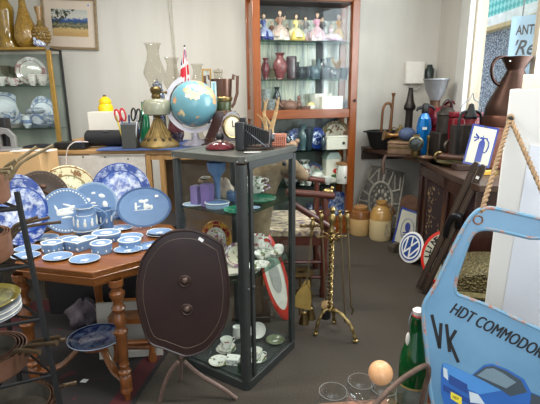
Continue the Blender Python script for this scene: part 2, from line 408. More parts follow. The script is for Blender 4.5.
# cables down the back wall
a, b_, c_ = Yp(168, 0, YB-.008), Yp(174, 57, YB-.008), Yp(171, 0, YB-.008)
o = build('cable', MB().tube([(a.x, a.y, ZC-.02), a, (b_.x, b_.y, b_.z), (b_.x+.004, b_.y, 1.2)], .007, 6).tube([(c_.x, c_.y, ZC-.02), c_, (b_.x+.014, b_.y, b_.z), (b_.x+.018, b_.y, 1.2)], .006, 6), mat((196, 190, 176), .6)); tag(o, 'pair of thin pale cables running down the back wall', 'cable')
# picture on the wall
P = Yp(70, 24, YB-.02); PL = Plane(P, (0, -1, 0))
t = thing('framed_picture', 'framed landscape watercolour with cream mount on the back wall', 'picture', matrix=PL.M)
fr = PL.poly([(42, 0), (94, 3), (97.5, 49.5), (45.5, 46)])
def shrink(p, k, kx=None): return [(x*(kx or k), y*k) for x, y in p]
FRM = wood((120, 100, 74), (164, 142, 108), .4)
cx = sum(p[0] for p in fr)/4; cy = sum(p[1] for p in fr)/4; fr = [(p[0]-cx*0, p[1]) for p in fr]
hw, hh = .288, .258
T_ = Matrix.Rotation(R(-2.5), 4, 'Z')
q = MB().prism([(-hw, -hh), (hw, -hh), (hw, hh), (-hw, hh)], -.012, .014, T_, holes=[[(-hw+.026, -hh+.026), (-hw+.026, hh-.026), (hw-.026, hh-.026), (hw-.026, -hh+.026)]])
build('frame', q, FRM, t, bevel=.003)
build('mount', MB().prism([(-hw+.02, -hh+.02), (hw-.02, -hh+.02), (hw-.02, hh-.02), (-hw+.02, hh-.02)], -.01, .0, T_), mat((220, 204, 186), .7, var=.03), t)
n = NT('watercolour'); v = n.coord(); sp = n.n('ShaderNodeSeparateXYZ'); n.l(v, sp.inputs[0]); f1 = n.noise(v, 26, 5, .65)
h = n.math('ADD', n.math('MULTIPLY', sp.outputs[1], 4.2), n.math('MULTIPLY', n.math('SUBTRACT', f1, .5), .5))
land = n.ramp(n.math('ADD', h, .5), [(.08, (196, 160, 104)), (.24, (206, 178, 122)), (.34, (60, 74, 62)), (.42, (150, 140, 104)), (.5, (74, 92, 84)), (.58, (44, 74, 134)), (.66, (70, 104, 160)), (.70, (206, 204, 192)), (1, (190, 192, 186))])
tree = n.math('MULTIPLY', n.math('GREATER_THAN', n.noise(n.coord((1, 1, 1)), 34, 4), .5), n.math('GREATER_THAN', n.math('SUBTRACT', sp.outputs[1], n.math('MULTIPLY', sp.outputs[0], .75)), .085))
build('painting', MB().prism([(-.19, -.135), (.19, -.135), (.19, .135), (-.19, .135)], 0, .002), n.pbr(n.mix(tree, land, (58, 62, 40)), .6), t, matrix=Matrix.Translation((0, .01, 0)) @ T_)
build('sticker', MB().lathe([(0, .003), (.01, .003), (.01, 0)], 12, T_ @ Matrix.Translation((.205, .19, 0))), mat((120, 160, 220), .5), t)
# white switch box
P = Yp(413, 73, YB); t = thing('switch_box', 'white meter box with a conduit loop on the back wall', 'box', P)
build('case', MB().box((0, -.04, 0), (.2, .08, .23)), mat((238, 234, 224), .5, var=.03), t, bevel=.008); build('conduit', MB().tube(catmull([(-.03, -.03, -.11), (-.02, -.03, -.17), (.05, -.03, -.175), (.1, -.03, -.12)], 5, False), .009, 8), mat((190, 190, 186), .5), t)
P = Yp(429, 79, YB-.05); t = thing('wall_bottle', 'dark green bottle shaped fitting on the back wall beside the white box', 'fitting', P)
build('body', MB().lathe([(0, 0), (.045, 0), (.046, .1), (.03, .12), (.024, .15), (0, .15)], 16), mat((40, 52, 50), .3), t); build('bracket', MB().box((0, .03, .02), (.05, .06, .015)), IRON, t)

# rug
n = NT('rug'); v = n.coord(); f1 = n.noise(v, 12, 4); sp = n.n('ShaderNodeSeparateXYZ'); n.l(v, sp.inputs[0])
ax = n.math('ABSOLUTE', sp.outputs[0]); ay = n.math('ABSOLUTE', sp.outputs[1])
edge = n.math('MAXIMUM', n.math('MULTIPLY', n.math('GREATER_THAN', ax, .50), n.math('LESS_THAN', ax, .60)), n.math('MULTIPLY', n.math('GREATER_THAN', ay, .62), n.math('LESS_THAN', ay, .74)))
medal = n.ramp(n.noise(v, 9, 2), [(.62, (36, 32, 33)), (.66, (66, 27, 32))], 'CONSTANT')
RUG = n.pbr(n.mix(edge, medal, (72, 24, 29)), .95, 0, 0, f1, .3, .004)
a = Zp(166, 356, 0); c = Zp(132, 408, 0); d = (a-c).normalized()
ang = math.atan2(d.y, d.x)-PI/2
t = build('rug', MB().box((0, 0, .005), (1.24, 1.55, .01)), RUG); mid = (a+c)/2 + Vector((-d.y, d.x, 0))*.62; t.location = (mid.x, mid.y, .0005); t.rotation_euler = (0, 0, ang)
tag(t, 'dark patterned rug with red border under the octagonal table', 'rug')

# ================================================================== BIG DISPLAY CABINET (orange timber)
TIM = wood((112, 54, 16), (150, 80, 28), .3, 1, 'Z'); TIMX = wood((112, 54, 16), (150, 80, 28), .3, 1, 'X'); DKW = wood((40, 26, 20), (64, 42, 30), .4)
BA = R(14); BW, BD, BH = 1.075, .34, 2.47
BO = Vector((Yp(253, 60, 4.33).x, 4.33, 0)); BM = Matrix.Translation(BO) @ Matrix.Rotation(BA, 4, 'Z')
t = thing('display_cabinet', 'tall orange timber display cabinet with glazed doors against the back wall', 'cabinet', matrix=BM); BIG = t
pw = .075
for x, y in ((pw/2, pw/2), (BW-pw/2, pw/2), (pw/2, BD-.02), (BW-pw/2, BD-.02)):
    build('post', MB().box((x, y, BH/2), (pw, pw if y < .1 else .04, BH)), TIM, t, bevel=.006)
build('base', MB().box((BW/2, BD/2, .06), (BW-.01, BD-.01, .12)), TIMX, t)
build('top', MB().box((BW/2, BD/2, BH-.03), (BW+.05, BD+.04, .06)), TIMX, t, bevel=.008)
build('cornice', MB().box((BW/2, .03, BH-.07), (BW-.1, .07, .03)), TIMX, t)
build('top_rail', MB().box((BW/2, pw/2, BH-.10), (BW-2*pw, .05, .06)), TIMX, t, bevel=.004)
build('middle_rail', MB().box((BW/2, pw/2, 1.285), (BW-2*pw, .055, .09)), TIMX, t, bevel=.005)
n = NT('cabinet_back'); f1 = n.noise(n.coord((5, 1, .35)), 3.2, 4, .7); BACK = n.pbr(n.ramp(f1, [(.36, (112, 122, 118)), (.47, (182, 188, 178)), (.55, (226, 224, 200)), (.66, (146, 158, 154))]), .15, 0, .5)  # pale and dark streaks paint mirror reflections into the back panel
build('back_panel', MB().box((BW/2, BD-.01, BH/2), (BW-.02, .015, BH-.06)), BACK, t)
build('lower_back', MB().box((BW/2, BD-.022, .66), (BW-.12, .010, 1.16)), mat((92, 100, 96), .2, 0, .3, 4, .5), t)
build('back_strip', MB().box((BW*.73, BD-.024, BH/2), (.085, .012, BH-.1)).box((BW/2, BD-.024, BH-.16), (BW-.1, .012, .20)), mat((58, 56, 54), .5), t)
for z in (1.972, 1.618, .905, .535): build('shelf', MB().box((BW/2, BD/2+.03, z), (BW-.12, BD-.1, .012)), glassmat((190, 215, 205), .12, 'shelf_glass'), t)
build('deck', MB().box((BW/2, BD/2+.02, 1.30), (BW-.1, BD-.06, .02)), DKW, t); build('headliner', MB().box((BW/2, BD/2+.02, BH-.13), (BW-.1, BD-.06, .02)), DKW, t)
for x in (0, 1):
    build('side_rail', MB().box((.015 if x == 0 else BW-.015, BD/2, 1.285), (.03, BD-.1, .09)), TIM, t)
    build('side_glass', MB().box((.015 if x == 0 else BW-.015, BD/2, BH/2), (.006, BD-.08, BH-.3)), GLASS, t)
build('door_glass', MB().box((BW/2, .03, 1.80), (BW-2*pw, .006, .96)), GLASS, t); build('door_glass', MB().box((BW/2, .03, .69), (BW-2*pw, .006, 1.12)), GLASS, t)
build('bottom_rail', MB().box((BW/2, pw/2, .15), (BW-2*pw, .055, .08)), TIMX, t)
build('lock', MB().ball((BW-.03, -.012, 1.41), .014, 10), BLACK, t)
build('knob', MB().lathe([(0, 0), (.01, 0), (.01, .02), (.022, .03), (.018, .045), (0, .05)], 12, Matrix.Translation((.115, .03, 1.16)) @ Matrix.Rotation(R(90), 4, 'X')), TIM, t)
def big(px, z, dep=.14, py=None):
    """a point on a shelf of the big cabinet, at depth dep behind its front"""
    nrm = Vector((math.sin(BA), -math.cos(BA), 0)); o = BO - nrm*dep
    def fn(y):
        d = ray(px, y); return EY + d*((o-EY).dot(nrm)/d.dot(nrm))
    return atz(fn, z)

# ================================================================== GREY GLASS SHOWCASE
CA = R(57); CO = Vector((-.125, 1.965, 0)); E1 = Vector((math.cos(CA), math.sin(CA), 0)); E2 = Vector((-math.sin(CA), math.cos(CA), 0)); CW, CD, CH = .505, .445, 1.22
CM = Matrix.Translation(CO) @ Matrix.Rotation(CA, 4, 'Z')
t = thing('glass_showcase', 'grey metal framed glass showcase standing on the carpet in mid room', 'showcase', matrix=CM)
def rrect(x0, y0, x1, y1, r, k=4):
    out = []
    for cx_, cy_, a0 in ((x1-r, y0+r, -90), (x1-r, y1-r, 0), (x0+r, y1-r, 90), (x0+r, y0+r, 180)):
        for i in range(k+1): a = R(a0+90*i/k); out.append((cx_+r*math.cos(a), cy_+r*math.sin(a)))
    return out
build('base', MB().prism(rrect(-.004, -.004, CW+.004, CD+.004, .035), 0, .052), DARKGREY, t, bevel=.004)
build('floor_panel', MB().prism(rrect(.02, .02, CW-.02, CD-.02, .02), .052, .058), mat((50, 54, 54), .35), t)
build('top', MB().prism(rrect(.02, .02, CW-.02, CD-.02, .02), CH-.022, CH-.004), GREYTOP, t)
q = MB().prism(rrect(-.006, -.006, CW+.006, CD+.006, .03), CH-.03, CH, holes=[list(reversed(rrect(.035, .035, CW-.035, CD-.035, .01)))])
build('top_rim', q, GREYTOP, t, bevel=.006)
for x, y in ((.02, .02), (CW-.02, .02), (.02, CD-.02), (CW-.02, CD-.02)):
    s = .046 if (x, y) == (.02, .02) else .036
    build('post', MB().prism(rrect(x-s/2, y-s/2, x+s/2, y+s/2, .012), .05, CH-.04), DARKGREY, t)
build('door_stile', MB().box((.066, .002, CH/2), (.022, .014, CH-.12)), DARKGREY, t); build('door_stile', MB().box((CW-.052, .002, CH/2), (.016, .014, CH-.12)), DARKGREY, t)
build('door_rail', MB().box((CW/2, .002, CH-.047), (CW-.1, .014, .034)), DARKGREY, t)
for a_, b_, c_, d_ in ((CW/2, .004, CW-.08, .004), (CW/2, CD-.006, CW-.05, .004)): build('glass_pane', MB().box((a_, b_, CH/2), (c_, d_, CH-.12)), GLASS, t)
for x in (.006, CW-.006): build('glass_pane', MB().box((x, CD/2, CH/2), (.004, CD-.06, CH-.12)), GLASS, t)
SHG = glassmat((205, 225, 218), .15, 'shelf_glass')
Z1, Z2, Z0 = .935, .595, .058
for z in (Z1, Z2): build('glass_shelf', MB().box((CW/2, CD/2, z-.004), (CW-.03, CD-.03, .007)), SHG, t)
lk = build('lock', MB().lathe([(0, 0), (.008, 0), (.009, .008), (0, .012)], 12, Matrix.Translation((.063, -.004, .565)) @ Matrix.Rotation(R(90), 4, 'X')), STEEL, t)
sc = MB()
for x, y in ((-.002, .02), (-.002, CD-.03)): sc.ball((x-.006, y, CH-.025), .004, 8)
for z in (.57, CH-.02): sc.ball((.02, -.006, z), .005, 8)
build('screw', sc, STEEL, t)

# ================================================================== OCTAGONAL TABLE
TW = wood((104, 58, 22), (148, 90, 42), .28, 1, 'X', .3); TWZ = wood((92, 52, 24), (138, 84, 44), .3, 1.4, 'Z', .3)
TZ = .73
pts = [Zp(*p, TZ) for p in ((14, 264), (92, 272.5), (150, 249), (168, 235))]
a, b = pts[0], pts[1]; L0 = (b-a).length
# regular octagon-like top from the front edge a-b
ctr = Vector((-1.02, 2.36, 0)); poly = []
fx = (b-a).normalized(); fy = Vector((-fx.y, fx.x, 0)); mid = (a+b)/2
hw_ = L0/2; dpt = .75; cut = .24
loc = [(-hw_, 0), (hw_, 0), (hw_+cut*.9, cut*1.35), (hw_+cut*.9, dpt-cut), (hw_, dpt), (-hw_, dpt), (-hw_-cut*.9, dpt-cut), (-hw_-cut*.9, cut*1.35)]
TM = Matrix.Translation((mid.x, mid.y, 0)) @ Matrix.Rotation(math.atan2(fx.y, fx.x), 4, 'Z')
t = thing('octagonal_table', 'polished timber octagonal table with a wide moulded edge and turned legs under the blue china', 'table', matrix=TM)
def off(poly, d):
    c_ = (0, dpt/2); out = []
    for x, y in poly:
        r_ = math.hypot(x-c_[0], y-c_[1]); out.append((c_[0]+(x-c_[0])*(1+d/r_), c_[1]+(y-c_[1])*(1+d/r_)))
    return out
build('tabletop', MB().prism(loc, TZ-.012, TZ).prism(off(loc, -.008), TZ-.03, TZ-.012).prism(off(loc, -.002), TZ-.038, TZ-.03), TW, t, bevel=.004)
build('apron', MB().prism(off(loc, -.03), TZ-.075, TZ-.038).prism(off(loc, -.045), TZ-.09, TZ-.075), TW, t, bevel=.003)
LEG = [(.0, 0), (.012, 0), (.016, .03), (.018, .05), (.029, .06), (.029, .08), (.027, .085), (.029, .09), (.029, .145), (.026, .15), (.022, .155), (.031, .165), (.031, .175), (.022, .185), (.020, .195), (.026, .21), (.022, .22), (.023, .26), (.0245, .262), (.024, .31), (.0265, .312), (.027, .37), (.034, .38), (.034, .395), (.024, .405), (.021, .42), (.031, .44), (.033, .455), (.026, .475), (.022, .49), (.030, .50), (.034, .515), (.024, .53), (.022, .545), (.027, .56), (.036, .58), (.036, .595), (.025, .605), (.025, .62), (.034, .63), (.034, .66), (.03, .662)]
TI = TM.inverted()
for px, py in ((128, 401), (38, 392)):
    g = TI @ Zp(px, py, 0); lg = build('leg', MB().lathe(LEG, 20, Matrix.Translation((g.x, g.y, .0))), TWZ, t)
for x, y in ((hw_+.12, dpt-.16), (-hw_-.05, dpt-.12)): build('leg', MB().lathe(LEG, 20, Matrix.Translation((x, y, 0))), TWZ, t)
gc = TI @ Zp(97, 347, .20)
for px, py in ((128, 401), (38, 392)):
    g = TI @ Zp(px, py, 0); build('stretcher', MB().tube(catmull([(g.x, g.y, .12), (g.x*.6+gc.x*.4, g.y*.6+gc.y*.4, .13), (g.x*.25+gc.x*.75, g.y*.25+gc.y*.75, .215), (gc.x, gc.y, .222)], 6, False), .022, 8, flat=.6), TWZ, t)
for x, y in ((hw_+.12, dpt-.16), (-hw_-.05, dpt-.12)): build('stretcher', MB().tube(catmull([(x, y, .12), (x*.6+gc.x*.4, y*.6+gc.y*.4, .13), (gc.x, gc.y, .222)], 6, False), .02, 8, flat=.6), TWZ, t)
build('shelf', MB().lathe([(0, .215), (.08, .215), (.085, .235), (0, .24)], 20, Matrix.Translation((gc.x, gc.y, 0))), TWZ, t)

# ================================================================== TILT-TOP TABLE
TP = Plane((-.42, 1.83, .54), (.04, -1, .05))
crown = [(141, 260), (149, 248), (158, 238), (170, 231.5), (185, 229.5), (197, 231), (209, 236), (222.5, 244)]; skirt = [(222.5, 244), (224.5, 253), (227, 266), (229.5, 288), (228, 313), (221, 333), (208, 349), (196, 355), (186, 357), (176, 354), (163, 349), (149, 343), (141, 322), (136.5, 300), (137, 280), (141, 260)]; out = catmull(crown, 3, False)[:-1]+catmull(skirt, 3, False)[:-1]
p2 = TP.poly(out)
DKT = mat((44, 27, 24), .34, 0, .25, 5, .25); cc = (sum(p[0] for p in p2)/len(p2), sum(p[1] for p in p2)/len(p2))
t = thing('tilt_top_table', 'dark brown tilt top table folded upright in front of the showcase', 'table', matrix=TP.M)
sm = []
for i in range(len(p2)):      # keep the two shoulder corners crisp
    sm.append(p2[i])
    a, b = p2[i], p2[(i+1) % len(p2)]
sm = p2
def inset(p, k): return [(cc[0]+(x-cc[0])*k, cc[1]+(y-cc[1])*k) for x, y in p]
build('top', MB().prism(sm, -.016, 0), DKT, t, bevel=.003)
q = MB(); i1 = inset(sm, .985); q.tube([(x, y, -.002) for x, y in i1], .006, 6, True); build('raised_rim', q, DKT, t)
q = MB(); i1 = inset(sm, .86); q.tube([(x, y, .0) for x, y in i1], .0010, 4, True); build('inlay_line', q, mat((104, 88, 74), .5), t)
for px, py in ((185, 281), (187, 309.5)):
    u_, v_ = TP.uv(px, py); build('boss', MB().lathe([(.029, -.002), (.03, .004), (.024, .008), (.02, .006), (.014, .012), (.008, .02), (0, .022)], 20, Matrix.Translation((u_, v_, 0))), mat((70, 54, 48), .4, .5), t)
u_, v_ = TP.uv(201, 239.5); build('price_tag', MB().box((0, 0, .002), (.024, .014, .001), Matrix.Translation((u_, v_, 0)) @ Matrix.Rotation(R(-38), 4, 'Z')), WHITE, t)
MI = TP.M.inverted(); RUST = mat((122, 100, 90), .5, .3, .2)
hub = Yp(180, 359, 1.86); q = MB(); col = Vector((hub.x, hub.y+.03, 0))
build('pillar', MB().lathe([(.012, hub.z-.01), (.016, hub.z+.02), (.012, hub.z+.05), (.012, .5), (.02, .53)], 12, MI @ Matrix.Translation((col.x, col.y, 0))), RUST, t)
for (pxs) in (((178, 362), (170, 372), (164, 386), (160, 401)), ((184, 361), (199, 374), (222, 388), (236.5, 398.5))):
    pp = []; 
    f0 = Zp(*pxs[-1], .006); s0 = Vector((col.x, col.y, hub.z))
    for i, q_ in enumerate(pxs):
        yy = s0.y + (f0.y-s0.y)*i/3; pp.append(MI @ Yp(*q_, yy))
    build('leg', MB().tube(catmull([tuple(x) for x in pp], 5, False), .0105, 8), RUST, t)
fb = MI @ Vector((col.x-.05, col.y+.17, .006)); build('leg', MB().tube(catmull([tuple(MI @ Vector((col.x, col.y, hub.z))), tuple(MI @ Vector((col.x-.02, col.y+.09, hub.z-.05))), tuple(fb)], 5, False), .009, 8), RUST, t)

# ================================================================== COUNTER
KZ = 1.10; kx0, kx1, ky = -1.64, -.93, 3.25
n = NT('board'); f1 = n.noise(n.coord(), 20, 4); BOARD = n.pbr(n.ramp(f1, [(.3, (196, 190, 180)), (.7, (214, 209, 200))]), .6)
t = thing('shop_counter', 'shop counter of white board with a timber edge behind the blue plates', 'counter', (0, 0, 0))
build('front_panel', MB().box(((kx0+kx1)/2, ky+.03, KZ/2-.02), (kx1-kx0, .02, KZ-.05)), BOARD, t); build('top', MB().box(((kx0+kx1)/2, ky+.36, KZ-.02), (kx1-kx0+.02, .68, .035)), wood((150, 112, 66), (188, 150, 100), .5), t, bevel=.008)
build('end_panel', MB().box((kx0+.012, ky+.36, KZ/2-.02), (.02, .64, KZ-.05)), BOARD, t)
hp = MB()
for px, py in ((83, 157), (105, 157), (128, 159)):
    P = Yp(px, py, ky+.02); hp.ball((P.x, P.y, P.z), .006, 8)
build('screw_hole', hp, BLACK, t)
OAK = wood((150, 110, 62), (182, 142, 90), .5, 1, 'Z')
ox0, ox1 = -.925, -.70
t = thing('oak_stand', 'light oak stand with an open side and blue cloth top beside the counter', 'stand', (0, 0, 0))
for x in (ox0+.02, ox0+.12): build('upright', MB().box((x, ky+.03, .53), (.035, .04, 1.06)), OAK, t)
for x, y in ((ox0+.02, ky+.62), (-.06, ky+.62), (-.06, ky+.03)): build('upright', MB().box((x, y, .53), (.035, .04, 1.06)), OAK, t)
build('rail', MB().box((-.48, ky+.03, 1.045), (.87, .03, .05)), OAK, t); build('back_board', MB().box((-.48, ky+.58, .53), (.84, .015, 1.0)), mat((120, 92, 66), .6), t)
build('top', MB().box((-.485, ky+.33, 1.078), (.89, .66, .028)), OAK, t)
o = build('cloth', MB().box((-.66, ky+.30, 1.101), (1.22, .66, .008)), mat((76, 98, 150), .8, var=.15)); tag(o, 'blue cloth spread over the oak stand and counter end', 'cloth')
KT = 1.106

# ================================================================== GOLD FRAMED CABINET (far left)
GX1, GX0, GY, GD, GH = -2.145, -3.02, 4.55, .235, 1.955
GOLD = mat((176, 140, 72), .35, .7, .12)
t = thing('gilt_cabinet', 'gold edged glass china cabinet in the far corner holding white dinnerware', 'cabinet', (0, 0, 0)); gw = GX1-GX0
for x in (GX0+.02, GX1-.02): build('post', MB().box((x, GY+.015, GH/2), (.044, .03, GH)), GOLD, t, bevel=.003)
build('top', MB().box(((GX0+GX1)/2, GY+GD/2, GH-.012), (gw, GD, .024)), GOLD, t, bevel=.003); build('base', MB().box(((GX0+GX1)/2, GY+GD/2, .35), (gw, GD, .7)), DKW, t)
build('corner_cap', MB().box((GX1-.014, GY+.008, GH-.012), (.034, .03, .034)), mat((150, 150, 150), .3, .8), t)
build('side_frame', MB().box((GX1+.006, GY+GD-.02, GH/2-.01), (.014, .03, GH-.02)).box((GX1+.006, GY+GD/2, GH-.02), (.014, GD, .02)), BLACK, t)
build('side_glass', MB().box((GX1-.004, GY+GD/2, GH/2+.3), (.005, GD-.05, GH-.75)), GLASS, t)
n = NT('grey_back'); f1 = n.noise(n.coord((1, 1, .3)), 4, 3); build('back_panel', MB().box(((GX0+GX1)/2, GY+GD-.01, GH/2+.3), (gw-.03, .012, GH-.7)), n.pbr(n.ramp(f1, [(.3, (128, 134, 126)), (.7, (168, 172, 160))]), .4), t)
GS1, GS2 = 1.59, 1.165
for z in (GS1, GS2): build('shelf', MB().box(((GX0+GX1)/2, GY+GD/2, z-.006), (gw-.05, GD-.03, .01)), SHG, t)
build('inner_rail', MB().box((GX1-.1, GY+GD-.03, 1.36), (.016, .012, 1.1)), BRASS_D, t)
build('front_glass', MB().box(((GX0+GX1)/2, GY+.01, GH/2+.32), (gw-.06, .005, GH-.72)), GLASS, t)
# ================================================================== BLUE JASPER CHINA ON THE TABLE
def tb(px, py): return Zp(px, py, TZ+.001)
BLUEWHITE = lambda r: printed((214, 222, 234), (38, 66, 140), r, hi=.57, lo=.36, rim=.7, scale=24, rimdense=.02, ink2=(70, 100, 172))
P = tb(26, 246); plate('dinner_plate', 'large blue and white printed plate leaning behind the iron pan rack', P, met(25, P)*1.15, BLUEWHITE(.17), 'plate', True, lean=R(14), oy=1.25, ox=.85)
P = tb(46, 231); q = plate('carved_plate', 'dark brown carved wooden plate leaning beside the blue printed plate', P, met(27, P), mat((74, 60, 48), .45, 0, .35, 16, .1, .5), 'plate', True, lean=R(14), oy=1.12, rim='beads', rmat=mat((96, 76, 60), .4, .1, .3), relief=None)
q2 = MB()
for k in range(6):
    a = PI*k/3+.3; q2.ball((.075*math.cos(a), .085*math.sin(a), .012), (.02, .015, .012), 8)
q2.lathe([(.05, .006), (.056, .014), (.062, .006)], 24); build('carving', q2, mat((88, 60, 46), .4, .1, .3), q)
P = tb(72, 222); plate('dinner_plate', 'cream plate with brown leaf border standing behind the swan plate', P, met(27, P), printed((236, 224, 178), (150, 120, 70), .17, (140, 98, 52), lo=.52, hi=.58, rim=.66, ink2=(150, 160, 110), rimdense=.0), 'plate', True, lean=R(13), oy=1.05)
SWAN = [(-.1, .05, .32, .07, .1), (-.05, -.12, .38, .10, .05), (.22, .1, .2, .09, .5), (-.38, .12, .05, .2, .3), (-.30, -.05, .12, .08, 0), (.1, .22, .25, .05, -.4), (.05, -.02, .3, .06, .15), (0, -.3, .25, .05, 0)]
P = tb(69, 233); plate('jasper_plate', 'pale blue jasper plate with white swan relief and white beaded rim', P, met(22.5, P), JASPER, 'plate', True, lean=R(14), rim='beads', relief=SWAN)
CHER = [(-.3, .2, .16, .12, .3), (.35, .35, .16, .1, -.3), (.45, -.05, .12, .18, .2), (-.05, .05, .12, .05, 0), (-.05, -.08, .2, .03, 0), (.0, .5, .1, .06, 0), (-.35, -.1, .05, .16, 0)]
P = tb(97, 226); plate('jasper_plate', 'pale blue jasper plate with scattered white cherub reliefs behind the jug', P, met(22, P), JASPER, 'plate', True, lean=R(13), relief=CHER, rim='band', rmat=JASPER_L)
P = tb(124, 219); plate('dinner_plate', 'blue and white scenic plate standing behind the oval jasper tray', P, met(28, P), BLUEWHITE(.18), 'plate', True, lean=R(12), oy=1.0)
ARC = [(0, 0, .0001, .0001, 0), (-.1, -.14, .5, .02, 0), (-.40, .02, .07, .17, 0), (.34, -.02, .08, .12, 0), (.02, .08, .05, .24, 0), (.12, .03, .17, .13, 0), (-.12, .3, .15, .09, 0), (.08, .3, .16, .08, .3), (-.40, .2, .06, .06, 0), (-.28, .04, .12, .03, .3)]
P = tb(146, 227); t = plate('jasper_tray', 'oval blue jasper tray with white figures under a tree on a clear stand', P, met(20, P), JASPER, 'tray', True, lean=R(15), ox=1.32, oy=1.0, relief=ARC, feet=True, rim='band', rmat=mat((70, 98, 140), .55))
q = MB(); q.lathe([(.74, .07), (.765, .078), (.79, .075)], 44, Matrix.Diagonal((met(20, P)*1.32, met(20, P), met(20, P), 1))); build('white_ring', q, JASPER_L, t)
build('price_sticker', MB().box((.075, .06, .012), (.02, .014, .001)), WHITE, t)
JUG = [(0, 0), (.72, 0), (.78, .05), (1, .22), (.97, .34), (.70, .62), (.60, .74), (.66, .95), (.72, 1), (.64, 1), (.54, .75), (0, .6)]
def figs(t, w, h, zf=.3, N=9, rr=1.0):
    q = MB()
    for k in range(N):
        a = 2*PI*k/N+.3; x, y = rr*w/2*math.cos(a), rr*w/2*math.sin(a)
        M_ = Matrix.Translation((x, y, zf*h)) @ Matrix.Rotation(a, 4, 'Z')
        q = MB(); q.ball((0, 0, 0), (.03*w, .06*w, .13*h), 8, M_); q.ball((0, .02*w, .13*h), (.03*w, .04*w, .06*h), 8, M_); build('relief_figure', q, RELIEF, t)
def band(t, w, h, rows):
    for r_, z in rows:
        q = MB(); q.tube([(r_*w/2*math.cos(2*PI*k/28), r_*w/2*math.sin(2*PI*k/28), z*h) for k in range(28)], .014*w, 6, True); build('white_band', q, RELIEF, t)
P = tb(87, 234); w, h = met(24, P), met(29, P); t = vessel('jasper_jug', 'blue jasper jug with white classical figures in front of the upright plates', 'jug', P, w, h, JUG, JASPER, handles=1, yaw=R(20), hr=.07); figs(t, w, h, .44, 10, .92); band(t, w, h, ((1.02, .2), (.64, .7), (.71, .96)))
P = tb(106, 229); w, h = met(16, P), met(21, P); t = vessel('jasper_mug', 'blue jasper mug with white figures and lighter rim beside the jug', 'mug', P, w, h, [(0, 0), (.9, 0), (.95, .05), (.85, .5), (1, 1), (.92, 1), (.78, .5), (0, .3)], JASPER_D, handles=1, yaw=R(15), hr=.08); figs(t, w, h, .5, 8, .9); band(t, w, h, ((.98, .97), (.94, .05)))
DISHREL = [(0, .1, .26, .10, .3), (.1, -.12, .18, .07, -.4), (-.2, -.08, .08, .08, 0)]
def dish(px, py, w, label, oy=.8, mt=None, rz=0, sq=False):
    P = tb(px, py); r = met(w/2, P)
    return plate('jasper_dish', label, P, r, mt or JASPER, 'dish', rim='band', relief=DISHREL, oy=oy, rz=rz, d=.13)
dish(45, 239, 27, 'oval blue jasper dish lying in front of the swan plate')
dish(28, 250, 26, 'round blue jasper dish just behind the iron rack upright')
dish(26, 257, 28, 'blue jasper dish at the front edge of table beside the iron rack', mt=JASPER)
dish(68, 239, 20, 'small blue jasper dish tucked behind the heart shaped box', mt=JASPER)
dish(58, 258, 29, 'oval blue jasper dish at table front below the rippled box', .85)
dish(85, 260.5, 30, 'oval blue jasper dish at table front below the heart shaped box', .85)
dish(121, 229, 23, 'blue jasper dish with white rim below the scenic plate')
dish(128, 251, 28, 'broad plain blue jasper dish at front near the table corner', .75, JASPER)
dish(130, 238, 26, 'round blue jasper dish behind the round lidded box', .9, JASPER)
P = tb(160, 235); dish(160, 235, 27, 'lower oval blue jasper dish of two stacked by the tray', .8, JASPER)
o = dish(160, 235, 25, 'upper oval blue jasper dish of two stacked by the tray', .8); o.location.z += met(12, P)*.19
# diamond tray
P = tb(152, 246); r = met(15, P)
t = thing('jasper_tray', 'diamond shaped blue jasper tray beside the tilt top table', 'tray', P, R(28))
dm = [(-r, -r*.6), (r*.9, -r*.7), (r, r*.7), (-r*.9, r*.6)]
build('dish', MB().prism(dm, 0, .004).prism(shrink(dm, 1.08), .004, .009, holes=[list(reversed(shrink(dm, .96)))]), JASPER, t, bevel=.001); build('relief', MB().lathe([(0, .007), (.7, .006), (1, .003)], 12, Matrix.Diagonal((r*.4, r*.25, 1, 1))), RELIEF, t)
def jbox(px, py, w, h, label, shape='round', oy=.85, rz=0, mt=JASPER):
    P = tb(px, py); r = met(w/2, P); hh = met(h, P)*.66
    t = thing('jasper_box', label, 'box', P, rz)
    if shape == 'round': pl = ell(0, 0, r, r*oy, 0, 32)
    elif shape == 'wavy': pl = [(r*(1+.07*math.cos(6*a))*math.cos(a), r*oy*(1+.07*math.cos(6*a))*math.sin(a)) for a in [2*PI*k/48 for k in range(48)]]
    else:
        pl = []
        for k in range(48):
            a = 2*PI*k/48; pl.append((r*math.sin(a)**3*1.0, -r*oy*.9*(.8125*math.cos(a)-.3125*math.cos(2*a)-.125*math.cos(3*a)-.0625*math.cos(4*a))+0))
        pl = [(x, -y) for x, y in pl]
        pl.reverse() if sum(pl[i][0]*pl[(i+1) % 48][1]-pl[(i+1) % 48][0]*pl[i][1] for i in range(48)) < 0 else None
    build('body', MB().prism(pl, 0, hh*.62), mt, t, bevel=.001); build('lid', MB().prism(shrink(pl, 1.04), hh*.62, hh*.92), JASPER, t, bevel=.0015)
    q = MB(); q.tube([(x*1.0, y*1.0, hh*.93) for x, y in pl], .0035, 6, True); q.lathe([(0, hh*1.02), (.6, hh*1.0), (1, hh*.92)], 12, Matrix.Diagonal((r*.45, r*.3, 1, 1)))
    for k in range(0, len(pl), 4): x, y = pl[k]; q.ball((x, y, hh*.3), (.004, .004, hh*.12), 6)
    build('relief', q, RELIEF, t)
jbox(53, 251, 20, 15, 'rippled round blue jasper box behind the front dishes', 'wavy')
jbox(80, 248, 33, 15, 'heart shaped blue jasper box in the middle of the table', 'heart', .9, R(15))
jbox(102, 252, 20, 16, 'round blue jasper box with white figures near table corner', 'round', .95)
jbox(107, 240, 27, 13, 'wide oval blue jasper box behind the round figured box', 'round', .8, mt=JASPER_D)
jbox(130, 246, 22, 11, 'low round blue jasper box between two flat dishes', 'round', .85)
